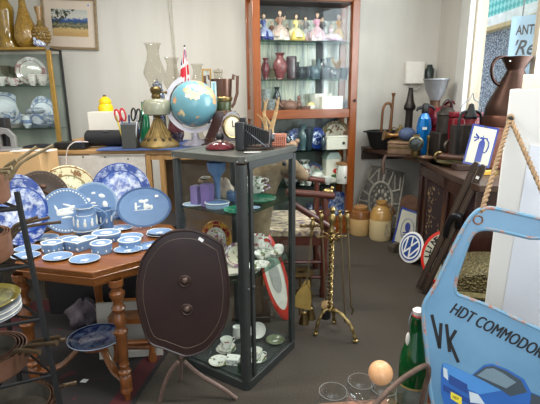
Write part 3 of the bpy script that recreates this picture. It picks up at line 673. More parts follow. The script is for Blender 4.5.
# platter on the table's lower shelf
P = TM @ Vector((gc.x, gc.y, .243)); plate('platter', 'dark blue floral platter on the lower shelf of the table', P, met(27, P), printed((104, 116, 146), (22, 34, 74), .16, lo=.40, hi=.62, rim=.78, ink2=(26, 40, 88)), 'platter', oy=.95, d=.12, rim='gold', rmat=mat((160, 172, 192), .3))
# things below and behind the table
o = build('white_board', MB().box((0, 0, .17), (.36, .02, .34)), mat((168, 163, 152), .6, var=.05)); P = Zp(132, 358, 0); o.location = (P.x, P.y, 0.001); o.rotation_euler = (R(-8), 0, R(6)); tag(o, 'plain white board leaning on the floor behind the table leg', 'board')
t = thing('footstool', 'small timber footstool behind the tilt top table with turned feet showing', 'stool', Zp(153, 362, 0)+Vector((0, .1, 0)))
for x, y in ((0, -.1), (.0, .1), (-.20, .1)): build('leg', MB().lathe([(.012, 0), (.022, .01), (.024, .04), (.016, .07), (.02, .26)], 14, Matrix.Translation((x, y, 0))), TWZ, t)
build('leg', MB().lathe([(.012, 0), (.022, .01), (.024, .04), (.016, .07), (.02, .26)], 14, Matrix.Translation((-.20, -.1, 0))), TWZ, t); build('rail', MB().tube([(0, -.1, .1), (-.2, -.1, .1)], .016, 8), TWZ, t); build('seat', MB().prism(rrect(-.23, -.13, .03, .13, .03), .26, .29), TW, t)
o = build('black_crate', MB().prism(rrect(-.5, -.18, .42, .2, .02), 0, .64), mat((28, 27, 28), .45), bevel=.005); o.location = (-1.05, 2.98, .001); tag(o, 'black crate in the shadow behind the octagonal table', 'crate')  # crate made large so its black fills in the under-table darkness
# bundle of cloths
def lump(name, label, cat, P, rad, mt, seed=1, amp=.25):
    rnd = random.Random(seed); ph = [rnd.random()*6 for _ in range(8)]
    b = MB(); pr = [(math.sin(PI*i/14), -math.cos(PI*i/14)) for i in range(15)]; pr[0] = (0, -1); pr[-1] = (0, 1)
    b.lathe(pr, 28)
    for i, v_ in enumerate(b.v):
        x, y, z = v_; a = math.atan2(y, x); k = 1+amp*(math.sin(3*a+ph[0]+2*z)+.6*math.sin(5*a+ph[1]-3*z)+.4*math.sin(9*a+ph[2]+5*z))*.5
        b.v[i] = (x*k*rad[0], y*k*rad[1], max(-.8, z*(1+amp*.4*math.sin(4*a+ph[3])))*rad[2]+.8*rad[2])
    o = build(name, b, mt); o.location = P; return tag(o, label, cat)
lump('cloth_bundle', 'crumpled grey mauve cloth bundle on the floor under the table', 'cloth', Zp(62, 352, .001)+Vector((0, .35, 0)), (.10, .09, .09), mat((84, 74, 80), .9, 0, .4, 14), 3, .5)
lump('paper_heap', 'crumpled dark patterned paper in the gloom under the table', 'paper', Zp(56, 345, .001)+Vector((-.1, .75, 0)), (.12, .1, .2), mat((120, 116, 112), .8, 0, .6, 9), 5)
o = build('paper_scrap', MB().prism([(-.018, -.01), (.015, -.014), (.02, .012), (-.01, .016)], 0, .002), WHITE); o.location = Zp(84, 381, .012); tag(o, 'tiny white paper scrap lying on the rug', 'paper')

# ================================================================== INSIDE THE SHOWCASE
CIV = CM.inverted()
def cb(px, py, z, r=.03):
    g = CIV @ Zp(px, py, z); return CM @ Vector((min(max(g.x, r+.012), CW-r-.012), min(max(g.y, r+.012), CD-r-.012), z+.001))
FLOR = printed((238, 236, 228), (170, 70, 90), .08, (140, 100, 140), lo=.56, hi=.60, scale=16, rim=.75, ink2=(96, 120, 70))
FLORP = FLOR
def carton(label, P, w, d, h, rz, mt, name='carton', cat='box', group=None, lid=None):
    t = thing(name, label, cat, P, rz, group); build('body', MB().box((0, 0, h/2), (w, d, h)), mt, t, bevel=.0015); build('flap', MB().box((0, 0, h+.0015), (w*1.02, d*1.02, .003)), lid or mt, t); return t
P = cb(197, 204, Z1, .025); carton('paler lilac carton on the showcase top shelf further from the tall vase', P, .05, .045, met(18, P), CA+.1, mat((132, 112, 164), .5))
P = cb(208, 206, Z1, .025); carton('deeper lilac carton on the showcase top shelf touching the tall vase', P, .052, .048, met(22, P), CA+.1, mat((116, 92, 152), .5))
P = cb(218, 203, Z1, .03); vessel('jasper_vase', 'tall flared blue jasper vase on the showcase top shelf', 'vase', P, met(19, P), met(41, P), [(0, 0), (.55, 0), (.5, .05), (.28, .12), (.3, .5), (.42, .66), (.5, .68), (.9, .8), (1, 1), (.9, 1), (.7, .8), (0, .7)], JASPER_D)
P = CM @ Vector((.06, .36, Z1+.001)); plate('jasper_dish', 'oval blue jasper dish with white rim on the showcase top shelf', P, met(11.5, P), JASPER_L, 'dish', rim='band', oy=.8)
P = CM @ Vector((.085, .225, Z1+.001)); r = met(11.5, P); t = thing('jasper_box', 'oval blue and white jasper box on the showcase top shelf', 'box', P, 0); build('body', MB().lathe([(0, 0), (.95*r, 0), (r, .004), (r, .02), (0, .02)], 28, sy=.8), JASPER_L, t); build('lid', MB().lathe([(1.06*r, .02), (1.06*r, .026), (.8*r, .03), (0, .032)], 28, sy=.8), JASPER_D, t); build('rim', MB().tube([(1.05*r*math.cos(2*PI*k/28), .84*r*math.sin(2*PI*k/28), .027) for k in range(28)], .003, 6, True), RELIEF, t)
GREENP = mat((34, 124, 92), .2, 0, .3, 20, .4)
P = cb(228, 217, Z1, .075); P.z += 0; plate('leaf_plate', 'green leaf moulded plate at the front corner of the showcase shelf', CM @ Vector((.088, .095, Z1+.001)), .072, GREENP, 'plate', rim='band', rmat=mat((60, 150, 110), .25))
plate('leaf_plate', 'larger green leaf plate along the door side of the showcase shelf', CM @ Vector((.30, .115, Z1+.001)), .092, GREENP, 'plate', rim='band', rmat=mat((20, 104, 76), .25), d=.2)
P = CM @ Vector((.17, .06, Z1+.001)); plate('jasper_dish', 'small blue jasper dish between the two green leaf plates', P, .034, JASPER_L, 'dish', oy=.85)
for k, (u_, v_, lab, hh) in enumerate(((.235, .255, 'stubby blue jasper jar beside the tall flared vase in the showcase', .05), (.20, .175, 'small blue jasper jar standing behind the green leaf plate', .065))):
    P = CM @ Vector((u_, v_, Z1+.001)); t = vessel('jasper_jar', lab, 'jar', P, .045, hh, JAR, JASPER_D, lid=[(.8, .97), (.9, 1.0), (.4, 1.12), (0, 1.14)], lidm=JASPER)
P = CM @ Vector((.42, .23, Z1+.001)); t = vessel('china_bowl', 'lower white floral bowl of the pair stacked on the showcase shelf', 'bowl', P, .115, .055, BOWL, FLOR, handles=1, yaw=CA-.6)
P = CM @ Vector((.42, .23, Z1+.045)); t = vessel('china_bowl', 'upper white floral cup stacked in the bowl on the showcase shelf', 'bowl', P, .095, .055, CUP, FLOR, handles=1, yaw=CA-.9)
TAN = mat((196, 160, 130), .3, 0, .4, 25, .3)
P = CM @ Vector((.27, .33, Z1+.001)); o = lump('shell_ornament', 'cream and tan shell ornament behind the tall blue vase', 'ornament', P, (.05, .04, .06), mat((214, 190, 168), .25, 0, .35, 18, .3), 9, .35)
P = CM @ Vector((.20, .395, Z1+.001)); t = thing('zigzag_vase', 'brown and cream zigzag vase at the back of the showcase shelf', 'vase', P); build('body', MB().lathe([(0, 0), (.03, 0), (.045, .02), (.03, .04), (.046, .06), (.03, .08), (.045, .1), (.028, .12), (.022, .12), (0, .1)], 18), mat((120, 92, 66), .3, 0, .5, 24, .3), t); build('rim', MB().tube([(.025*math.cos(2*PI*k/18), .025*math.sin(2*PI*k/18), .12) for k in range(18)], .003, 6, True), CREAM, t)
P = cb(182, 196, Z1, .04); vessel('glass_vase', 'clear grey glass vase behind the lilac cartons', 'vase', P, .075, .12, VASE, glassmat((200, 204, 204), .2, 'grey_glass', edge=.7))
# middle shelf
P = cb(217, 262, Z2, .02); r = met(16, P); M_ = None
t = plate('portrait_plate', 'maroon rimmed plate with a courting couple picture standing in the showcase', CM @ Vector((.20, .345, Z2+.002)), .088, mat((226, 222, 210), .15, 0, .05, 10, .4), 'plate', True, yaw=CA+PI+.55, lean=R(12), oy=1.22, rim='gold', rmat=mat((196, 156, 80), .3, .5))
build('maroon_band', MB().lathe([(.066*.88, .0085), (.066*.93, .0125), (.0868, .0122)], 40, sy=1.22), printed((122, 24, 42), (190, 140, 60), .088, lo=.60, hi=.63, rim=.2, scale=20), t)
q = MB()
n = NT('courting_scene'); f1 = n.noise(n.coord(), 52, 3); PICT = n.pbr(n.ramp(f1, [(.34, (92, 92, 58)), (.44, (150, 130, 80)), (.52, (216, 218, 208)), (.6, (178, 90, 130)), (.68, (120, 80, 60))]), .2, 0, .3)
build('picture', MB().lathe([(0, .0068), (.045, .0065), (.048, .005)], 24, sy=1.25), PICT, t)
for k, (u_, v_, lab, rr_) in enumerate(((.095, .235, 'cream floral plate propped low beside the maroon plate', .062), (.13, .15, 'cream floral plate propped behind the corner post', .066))):
    plate('china_plate', lab, CM @ Vector((u_, v_, Z2+.016)), rr_, printed((232, 224, 200), (170, 80, 90), rr_, (150, 110, 140), lo=.57, hi=.61, scale=20, rim=.75, ink2=(110, 120, 70)), 'plate', True, yaw=CA+PI+.5, lean=R(28))
for k in range(3): plate('china_plate', ('lowest', 'middle', 'top')[k]+' cream plate of the little pile under the propped plates', CM @ Vector((.105, .16, Z2+.001+.005*k)), .064, CREAM, 'plate', d=.04)
P = CM @ Vector((.41, .20, Z2+.001)); t = vessel('china_jug', 'white floral jug with scrolled handle on the showcase middle shelf', 'jug', P, .085, .105, [(0, 0), (.6, 0), (.62, .05), (1, .3), (.95, .5), (.75, .75), (.8, .98), (.85, 1), (.75, 1), (.65, .75), (0, .5)], FLOR, handles=1, yaw=-.1, hr=.09)
for (u_, v_, w, h, lab, nm, cat, pr) in ((.33, .12, .10, .04, 'white fluted sauce dish behind the saucer in the showcase', 'sauce_dish', 'dish', BOWL), (.16, .062, .09, .035, 'white floral bowl at the door side of the middle shelf', 'china_bowl', 'bowl', BOWL), (.395, .075, .08, .03, 'low white floral bowl furthest along the middle shelf', 'china_bowl', 'bowl', BOWL)):
    vessel(nm, lab, cat, CM @ Vector((u_, v_, Z2+.001)), w, h, pr, FLOR, wob=lambda a, z: 1+.05*math.sin(10*a))
P = CM @ Vector((.455, .09, Z2+.001)); vessel('sugar_bowl', 'white lidded sugar bowl at the far end of the middle shelf', 'bowl', P, .06, .055, [(0, 0), (.7, 0), (1, .3), (1, .7), (.9, .8), (0, .8)], CHINA, lid=[(.95, .8), (.8, .92), (0, 1)])
plate('china_saucer', 'white floral saucer below the jug on the middle shelf', CM @ Vector((.245, .075, Z2+.001)), .055, FLOR, 'saucer', d=.2)
# bottom of the showcase
def cupset(label1, label2, P, rs, wc, hc, yaw, extra=None):
    plate('china_saucer', label1, P, rs, FLOR, 'saucer', d=.2)
    return vessel('china_cup', label2, 'cup', Vector(P)+Vector((0, 0, rs*.06)), wc, hc, CUP, FLOR, handles=1, yaw=yaw, hr=.08)
P = cb(226, 350, Z0, .06); plate('china_saucer', 'lower floral saucer under the teacup in the showcase bottom', P, .058, FLOR, 'saucer', d=.18)
cupset('upper floral saucer directly under the teacup in the showcase bottom', 'floral teacup standing on two saucers in the showcase bottom', P+Vector((.004, .004, .008)), .052, .072, .058, R(35))
P = cb(213, 366, Z0, .05); plate('china_saucer', 'white floral saucer lying alone at the showcase front', P, met(10, P), FLOR, 'saucer', rim='gold', rmat=mat((196, 176, 120), .3))
P = cb(233, 363, Z0, .04); t = thing('trinket_box', 'white floral trinket box at the bottom of the showcase', 'box', P, CA-1.2); build('body', MB().prism(rrect(-.035, -.026, .035, .026, .008), 0, .024), FLOR, t); build('lid', MB().prism(rrect(-.037, -.028, .037, .028, .009), .025, .036), FLOR, t, bevel=.003)
vessel('shot_glass', 'tiny clear glass beside the corner post in the showcase bottom', 'glass', CM @ Vector((.05, .085, Z0+.001)), .026, .045, [(0, 0), (.8, 0), (1, 1), (.9, 1), (.7, .15), (0, .12)], glassmat((206, 222, 206), .2, 'pale_green_glass', edge=.7))
cupset('floral saucer under the teacup near the showcase door', 'floral teacup standing near the showcase door', CM @ Vector((.19, .075, Z0+.001)), .055, .07, .055, -.2)
plate('china_bowl', 'plain white shallow bowl tipped on its side in the showcase bottom', CM @ Vector((.36, .19, Z0+.001)), .05, CHINA, 'bowl', True, yaw=-PI/2-.3, lean=R(40), d=.3)
plate('china_saucer', 'celadon green saucer with a white flower in the showcase bottom', CM @ Vector((.40, .085, Z0+.001)), .055, mat((112, 122, 92), .2, 0, .08, 10, .4), 'saucer', relief=[(0, 0, .3, .14, .4), (.2, .1, .12, .1, 0)], d=.2)
vessel('china_jug', 'small white cream jug behind the teacups in the showcase bottom', 'jug', CM @ Vector((.31, .30, Z0+.001)), .06, .075, [(0, 0), (.6, 0), (1, .3), (.8, .7), (.85, 1), (.75, 1), (0, .5)], CHINA, handles=1, yaw=.6)

# ---- on top of the showcase
ct = CH+.001
def tp(px, py): return Zp(px, py, ct)
P = tp(200, 149); r = met(19, P); MAROON = mat((86, 22, 30), .15, 0, .15, 8, .6)
P = CM @ Vector((.20, .285, ct)); r = .078
t = thing('lacquer_dish', 'maroon domed lacquer dish with black ball knob on the showcase', 'dish', P); build('dome', MB().lathe([(r, 0), (r*1.0, .006), (r*.8, .022), (r*.4, .034), (0, .036)], 36), MAROON, t); build('collar', MB().lathe([(.018, .034), (.016, .044), (0, .044)], 16), mat((180, 170, 160), .3, .8), t); build('knob', MB().ball((0, 0, .06), .022, 18), BLACK, t)
# folding camera
P = CM @ Vector((.25, .17, ct)); t = thing('folding_camera', 'black folding bellows camera opened out on top of the showcase', 'camera', P, R(-4))
build('body', MB().prism(rrect(-.035, -.075, .01, .075, .01), 0, .135), BLACK, t, bevel=.003); build('viewfinder', MB().box((-.005, .02, .145), (.03, .045, .022)), BLACK, t, bevel=.003)
b = MB()
N = 13
for k in range(N):
    x = .012+.0095*k; s_ = (.115-.0045*k)*(1 if k % 2 else .93)
    b.box((x, 0, .072-.0012*k), (.006, s_*.8, s_))
build('bellows', b, mat((26, 26, 28), .55), t); build('lens_board', MB().box((.14, 0, .055), (.008, .062, .082)), BLACK, t, bevel=.002); build('lens', MB().lathe([(0, 0), (.02, 0), (.022, .016), (.014, .018), (0, .012)], 18, Matrix.Translation((.142, 0, .055)) @ Matrix.Rotation(R(90), 4, 'Y')), STEEL, t)
build('bed', MB().box((.08, 0, .008), (.15, .07, .006)), mat((70, 70, 70), .3, .8), t); [build('strut', MB().tube(s_, .003, 6), STEEL, t) for s_ in ([(.01, -.036, .10), (.12, -.034, .012)], [(.01, .036, .10), (.12, .034, .012)], [(.13, -.03, .01), (.14, -.03, .095)])]
P = CM @ Vector((.145, .045, ct)); o = build('price_card', MB().prism([(-.04, -.012), (.04, -.006), (.045, .012), (-.036, .01)], 0, .0012), WHITE); o.location = P; tag(o, 'white card lying in front of the folding camera', 'card')
P = CM @ Vector((.41, .09, ct)); t = thing('copper_purse', 'pink copper box with pierced diamond pattern on the showcase corner', 'box', P, R(12))
n = NT('pierced_copper'); k = n.n('ShaderNodeTexChecker'); k.inputs[1].default_value = lin((196, 128, 104)); k.inputs[2].default_value = lin((120, 66, 54)); k.inputs['Scale'].default_value = 1; n.l(n.coord((130, 130, 130), (0, R(45), 0)), k.inputs[0]); PIER = n.pbr(k.outputs[0], .4, .5)
build('body', MB().prism(rrect(-.065, -.025, .065, .025, .01), 0, .048), PIER, t, bevel=.002); build('lid', MB().prism(rrect(-.067, -.027, .067, .027, .01), .048, .064), mat((190, 128, 108), .4, .5), t, bevel=.005)

# ================================================================== COUNTER GOODS
def kt(px, py, dy=0): return Zp(px, py, KT)
P = Zp(104, 147, KT); t = thing('portable_speaker', 'black cylindrical portable speaker on the counter', 'speaker', Vector((P.x, P.y+.05, KT)))
L_ = met(38, P)/2; b = MB().lathe([(0, -L_), (.05, -L_), (.062, -L_+.012), (.062, L_-.012), (.05, L_), (0, L_)], 28, Matrix.Translation((0, 0, .063)) @ Matrix.Rotation(R(90), 4, 'Y')); build('body', b, mat((24, 24, 27), .75, 0, .2, 80, 0, .4), t); build('badge', MB().box((.02, -.035, .117), (.035, .018, .004)), mat((90, 92, 96), .4, .5), t)
P = Zp(72, 149, KT); t = thing('black_folder', 'flat black wallet with a pale cord beside the speaker', 'wallet', Vector((P.x-.02, P.y+.07, KT))); build('cover', MB().prism(rrect(-.12, -.06, .11, .06, .02), 0, .045), BLACK, t, bevel=.006); build('card', MB().box((.07, -.05, .05), (.05, .03, .006)), mat((180, 190, 230), .5), t)
pp = [(P.x+.12, P.y+.01, KT+.05), (P.x+.03, P.y-.03, KT+.05), (P.x-.03, ky-.02, KT-.05), (P.x-.05, ky-.03, .7)]; o = build('cord', MB().tube(catmull(pp, 6, False), .004, 6), mat((214, 202, 196), .5)); tag(o, 'pale cord trailing over the counter front from the wallet', 'cord')
P = Yp(97, 130, ky+.3); t = thing('wooden_board', 'thin honey wood board behind the speaker on the counter', 'board', Vector((P.x, ky+.38, KT))); build('board', MB().box((-.02, 0, .035), (.36, .2, .018)), wood((160, 120, 72), (196, 158, 104), .5), t, bevel=.003); build('batten', MB().box((-.15, 0, .013), (.03, .18, .026)), OAK, t); build('batten', MB().box((.12, 0, .013), (.03, .18, .026)), OAK, t)
P = Yp(103.5, 112, ky+.32); hc = P.z-KT-.045; t = thing('white_carton', 'plain white carton standing on the honey wood board', 'box', (P.x, ky+.38, KT+.045)); build('body', MB().box((0, 0, hc/2), (met(33, P), .12, hc)), mat((228, 222, 210), .6, var=.03), t, bevel=.002); build('flap', MB().box((0, -.061, hc*.6), (met(33, P)*.96, .002, hc*.7)), mat((234, 229, 218), .6, var=.03), t)
P = Yp(106, 111, ky+.55); YEL = mat((240, 196, 8), .35, 0, .06)
t = thing('yellow_bottle', 'bright yellow squeeze bottle standing behind the white carton', 'bottle', (P.x, ky+.55, KT)); r = met(7, P); z0 = P.z-KT; build('body', MB().lathe([(0, 0), (r, 0), (r*1.04, .02), (r*1.04, z0+.035), (r*.9, z0+.05), (r*.78, z0+.058), (r*.86, z0+.075), (r*.7, z0+.10), (r*.38, z0+.11), (r*.34, z0+.118), (0, z0+.118)], 24), YEL, t); build('cap', MB().lathe([(.013, z0+.118), (.013, z0+.132), (0, z0+.132)], 14), mat((96, 66, 34), .5), t)
P = Zp(129, 149, KT); t = thing('mesh_pen_cup', 'dark wire mesh cup crammed with scissors and pens', 'cup', Vector((P.x, P.y+.06, KT)))
n = NT('wire_mesh'); k = n.n('ShaderNodeTexChecker'); k.inputs[1].default_value = lin((60, 60, 58)); k.inputs[2].default_value = lin((104, 104, 98)); k.inputs['Scale'].default_value = 260; n.l(n.coord(), k.inputs[0]); build('body', MB().box((0, 0, .004), (.105, .09, .008)).box((-.05, 0, .09), (.004, .09, .18)).box((.05, 0, .09), (.004, .09, .18)).box((0, -.045, .09), (.105, .004, .18)).box((0, .045, .09), (.105, .004, .18)), n.pbr(k.outputs[0], .45, .6), t, bevel=.001); build('rim', MB().prism(rrect(-.055, -.05, .055, .05, .01), .176, .184, holes=[list(reversed(rrect(-.047, -.042, .047, .042, .01)))]), STEEL, t)
CUPP = Vector((P.x, P.y+.06, KT))
def scissors(lab, x, y, colr, tilt, yaw):
    t = thing('scissors', lab, 'scissors', CUPP+Vector((x, y, .01)), yaw); M_ = Matrix.Rotation(tilt, 4, 'Y')
    build('blades', MB().box((0, 0, .09), (.014, .004, .18), M_), STEEL, t)
    for s in (-1, 1): build('grip', MB().tube([(s*.02+.017*math.cos(2*PI*k/14), 0, .235+.045*math.sin(2*PI*k/14)) for k in range(14)], .0065, 8, True, M_), colr, t)
scissors('red handled scissors standing in the pen cup nearer the box', -.02, -.01, mat((196, 28, 40), .35), R(-9), .2)
scissors('dark handled scissors standing in the pen cup', .02, .01, mat((30, 30, 36), .35), R(8), -.2)
for k, (x, y, c_, lab, tx) in enumerate(((-.035, -.03, (220, 196, 60), 'yellow pen in the wire mesh cup', -12), (-.038, .02, (70, 86, 170), 'blue pen in the wire mesh cup', -7), (.0, -.032, (36, 60, 130), 'navy pen in the wire mesh cup', 3), (.035, -.03, (206, 206, 210), 'silver pen in the wire mesh cup', 9), (.04, .03, (40, 40, 44), 'black pen in the wire mesh cup', 14))):
    t = thing('pen', lab, 'pen', CUPP+Vector((x, y, .01))); M_ = Matrix.Rotation(R(tx), 4, 'Y'); build('barrel', MB().tube([(0, 0, 0), (0, 0, .19)], .006, 8, M=M_), mat(c_, .35), t); build('cap', MB().tube([(0, 0, .19), (0, 0, .235)], .007, 8, M=M_), mat(tuple(int(q_*.7) for q_ in c_), .35), t)
P = Zp(141, 142, KT); t = thing('plastic_tub', 'clear plastic tub with bright blue band behind the pen cup', 'tub', Vector((P.x, P.y+.1, KT))); build('body', MB().lathe([(0, 0), (.05, 0), (.056, .14), (.05, .16), (0, .165)], 22), mat((190, 196, 202), .3, 0, .2, 24), t); build('band', MB().lathe([(.0545, .07), (.0575, .07), (.059, .105), (.056, .105)], 22), mat((36, 122, 206), .35), t); build('lid', MB().lathe([(.056, .155), (.056, .175), (0, .178)], 22), mat((214, 218, 226), .3), t)
P = Zp(152, 140, KT); t = vessel('green_bottle', 'green glass bottle partly behind the oil lamp font', 'bottle', Vector((P.x, ky+.42, KT)), .085, .33, [(0, 0), (.95, 0), (1, .03), (1, .6), (.8, .72), (.35, .82), (.35, 1), (.25, 1), (.2, .8), (0, .7)], mat((20, 110, 66), .15, 0, .2, 8, .5))
P = Zp(134, 146, KT); o = lump('red_pouch', 'dark red cloth pouch behind the cast oil lamp base', 'pouch', Vector((Zp(180, 140, KT).x, ky+.42, KT)), (.06, .06, .10), mat((92, 34, 40), .6), 4); 
# oil lamp
CHIM = lambda w, h: [(w*.30, 0), (w*.30, .08*h), (w*.5, .28*h), (w*.5, .36*h), (w*.32, .62*h), (w*.26, .80*h), (w*.30, .94*h), (w*.38, h)]
def chimney(t, w, h, z, parent=None):
    pr = CHIM(w, h); b = MB().lathe([(r, z+q_) for r, q_ in pr], 32, wob=lambda a, zz: 1+(.10*math.sin(8*a) if zz > z+.93*h else 0)); return build('chimney', b, VESSEL, t)
P = Zp(159, 147, KT); P.y += .02; AMB = mat((138, 114, 66), .5, .2, .3, 22); CSTART = len(bpy.data.objects); LZ = 1.36
t = thing('oil_lamp', 'oil lamp with ornate brass coloured cast foot and tall glass chimney', 'oil lamp', P)
def foot_w(a, z): return 1+.10*math.cos(4*a)*(1 if z < .03 else .5)
build('cast_foot', MB().lathe([(0, .012), (.135, .0), (.14, .012), (.128, .03), (.10, .05), (.075, .075), (.045, .11), (.025, .15), (.02, .16), (.03, .168), (0, .172)], 40, wob=foot_w), AMB, t)
q = MB()
for k in range(12):
    a = 2*PI*k/12; build('pierced_hole', MB().ball((.108*math.cos(a), .108*math.sin(a), .044), (.013, .013, .011), 8), mat((60, 46, 26), .6), t)
q = MB()
for k in range(16): a = 2*PI*k/16; q.tube([(.10*math.cos(a), .10*math.sin(a), .055), (.055*math.cos(a), .055*math.sin(a), .105), (.028*math.cos(a), .028*math.sin(a), .15)], .005, 6)
build('cast_ribs', q, AMB, t)
build('font', MB().lathe([(0, .17), (.06, .172), (.096, .180), (.104, .205), (.102, .24), (.088, .256), (.05, .262), (0, .264)], 32), mat((150, 150, 128), .15, 0, .12, 30, .5, .3), t)
build('burner', MB().lathe([(.03, .262), (.036, .275), (.028, .285), (.04, .30), (.042, .315), (.03, .325), (0, .325)], 20), BRASS_D, t); build('wick_knob', MB().tube([(.03, 0, .295), (.07, 0, .295)], .004, 6).ball((.075, 0, .295), .009, 8), BRASS_D, t)
chimney(t, .155, .225, .325)
for ch in t.children: ch.scale = (1, 1, LZ)
def lampglass(px, y0, h, w, lab, top):
    P = Yp(px, y0, ky+.42); t = thing('oil_lamp', lab, 'oil lamp', (P.x, ky+.44, KT)); zb = P.z-KT
    build('font', MB().lathe([(0, 0), (.055, 0), (.06, .01), (.03, .05), (.02, .08), (.06, .12), (.06, zb-.05), (.03, zb-.03), (0, zb-.03)], 24), VESSEL, t); build('burner', MB().lathe([(.028, zb-.03), (.034, zb-.01), (.03, zb+.01), (0, zb+.01)], 16), BRASS_D, t); chimney(t, w, h, zb)
lampglass(173, 93, .275, .15, 'oil lamp with shorter clear chimney just behind the little flag', 0)
lampglass(198, 96, .25, .125, 'oil lamp whose clear chimney rises behind the globe', 0)
# little lithophane / blue printed jars seen through the chimneys
P = Yp(156, 92, ky+.5); t = vessel('printed_jar', 'blue and white printed jar seen through the tall lamp chimney', 'jar', (P.x, ky+.56, KT), .11, P.z-KT+.06, JAR, printed((150, 158, 172), (60, 72, 108), .06, lo=.48, hi=.52, scale=20, rim=9), lid=[(.7, .99), (.75, 1.01), (0, 1.08)])
P = Yp(172, 96, ky+.5); t = vessel('printed_jar', 'grey blue printed jar seen through the shorter lamp chimney', 'jar', (P.x, ky+.58, KT), .11, P.z-KT+.07, JAR, printed((150, 154, 164), (84, 90, 112), .06, lo=.46, hi=.54, scale=24, rim=9), lid=[(.7, .99), (.75, 1.01), (0, 1.08)])
P = Yp(164, 96, ky+.28); o = lump('pink_shell', 'pale peach shell resting beside the lamp burner', 'shell', (P.x, ky+.30, KT+.245), (.03, .02, .045), mat((226, 176, 150), .4), 6, .3)
P0 = build('shell_pedestal', MB().lathe([(0, 0), (.045, 0), (.05, .01), (.02, .03), (.018, .22), (.035, .24), (0, .243)], 18), VESSEL); P0.location = (P.x, ky+.30, KT); tag(P0, 'slim clear glass pedestal under the peach shell', 'stand')
# Union Jack on a stick
P = Yp(186, 92, ky+.18); t = thing('hand_flag', 'small British flag hanging from a stick behind the globe', 'flag', (P.x+.02, ky+.22, KT)); top = Yp(184.5, 46, ky+.22)
build('stick', MB().tube([(0, 0, 0), (top.x-P.x-.02, 0, top.z-KT)], .004, 8), WHITE, t); build('finial', MB().ball((top.x-P.x-.02, 0, top.z-KT), .008, 8), BLACK, t)
# draped flag: grid mesh with cloth folds, colours by uv bands (vertex material index)
n = NT('flag_cloth'); sp = n.n('ShaderNodeSeparateXYZ'); uvn = n.n('ShaderNodeUVMap'); n.l(uvn.outputs[0], sp.inputs[0]); U_, V_ = sp.outputs[0], sp.outputs[1]
def dist(expr, wd): return n.math('LESS_THAN', n.math('ABSOLUTE', expr), wd)
du = n.math('SUBTRACT', U_, .5); dv = n.math('SUBTRACT', V_, .5)
d1 = n.math('MINIMUM', n.math('ABSOLUTE', n.math('SUBTRACT', du, dv)), n.math('ABSOLUTE', n.math('ADD', du, dv))); cr = n.math('MINIMUM', n.math('ABSOLUTE', n.math('MULTIPLY', du, 2.0)), n.math('ABSOLUTE', dv))
colr = n.mix(n.math('LESS_THAN', d1, .12), (40, 44, 104), (232, 228, 228)); colr = n.mix(n.math('LESS_THAN', d1, .05), colr, (206, 36, 52)); colr = n.mix(n.math('LESS_THAN', cr, .17), colr, (232, 228, 228)); colr = n.mix(n.math('LESS_THAN', cr, .10), colr, (206, 36, 52))
FLAG = n.pbr(colr, .7)
b = MB(); NU, NV = 14, 18; uvs = []
left = [(184, 49), (181, 64), (180, 80), (180, 92)]; right = [(185.5, 50), (188, 62), (189.5, 78), (190, 90)]
for j in range(NV+1):
    tt = j/NV
    for i in range(NU+1):
        s_ = i/NU; k0 = tt*3; i0 = min(int(k0), 2); fr_ = k0-i0
        xl = left[i0][0]+(left[i0+1][0]-left[i0][0])*fr_; xr = right[i0][0]+(right[i0+1][0]-right[i0][0])*fr_; yl = 49+tt*43
        q_ = Yp(xl+(xr-xl)*s_, yl, ky+.215+.012*math.sin(s_*9+tt*2)*(tt+.1)); b.v.append((q_.x-P.x-.02, q_.y-ky-.22, q_.z-KT)); uvs.append((s_*.6+tt*.25, 1-tt*.85-s_*.1))
for j in range(NV):
    for i in range(NU): a = j*(NU+1)+i; b.f.append((a, a+NU+1, a+NU+2, a+1))
fo = build('flag_cloth', b, FLAG, t); uvl = fo.data.uv_layers.new(name='UVMap')
for lp in fo.data.loops: uvl.data[lp.index].uv = uvs[lp.vertex_index]
fo.modifiers.new('s', 'SOLIDIFY').thickness = .0015
# globe
P = Yp(194, 104, ky+.16); gr = met(23, P)
n = NT('globe_map'); v = n.coord(); f1 = n.noise(v, 7.5, 5, .6); f2 = n.noise(v, 4, 2)
landc = n.ramp(f2, [(.36, (96, 170, 110)), (.45, (226, 216, 150)), (.54, (226, 150, 96)), (.62, (222, 206, 160))], 'LINEAR'); GLOBE = n.pbr(n.mix(n.ramp(f1, [(.545, (0, 0, 0, 1)), (.555, (1, 1, 1, 1))]), (104, 156, 168), landc), .3, 0, .4)
t = thing('globe', 'blue world globe in a white meridian ring on the counter', 'globe', (P.x, P.y, KT)); cz = P.z-KT
TL = Matrix.Translation((0, 0, cz)) @ Matrix.Rotation(R(-23), 4, 'Y')
build('sphere', MB().ball((0, 0, 0), gr, 40, Matrix.Rotation(R(0), 4, 'Y')), GLOBE, t, matrix=TL, smooth=80)
q = MB(); ring = [(gr*1.12*math.cos(a), 0, gr*1.12*math.sin(a)) for a in [R(70+k*(225/40)) for k in range(41)]]
vs = []
for i, a in enumerate([R(112+k*(205/48)) for k in range(49)]):
    for rr_, yy in ((1.05, -.018), (1.24, -.018), (1.24, .018), (1.05, .018)): vs.append((gr*rr_*math.cos(a), yy, gr*rr_*math.sin(a)))
fs = []
for i in range(48):
    for k in range(4): a_, b_ = i*4+k, i*4+(k+1) % 4; fs.append((a_, a_+4, b_+4, b_))
fs += [(0, 1, 2, 3), (195, 194, 193, 192)]
q.add(vs, fs); build('meridian_ring', q, mat((214, 208, 214), .3, 0, .1, 30, .3), t, matrix=Matrix.Translation((0, 0, cz)) @ Matrix.Rotation(R(8), 4, 'Z'))
build('base', MB().lathe([(0, 0), (.1, 0), (.105, .01), (.08, .03), (.03, .05), (.02, max(.06, cz-gr*1.2))], 28), mat((170, 166, 176), .25, .2, .3, 20), t)
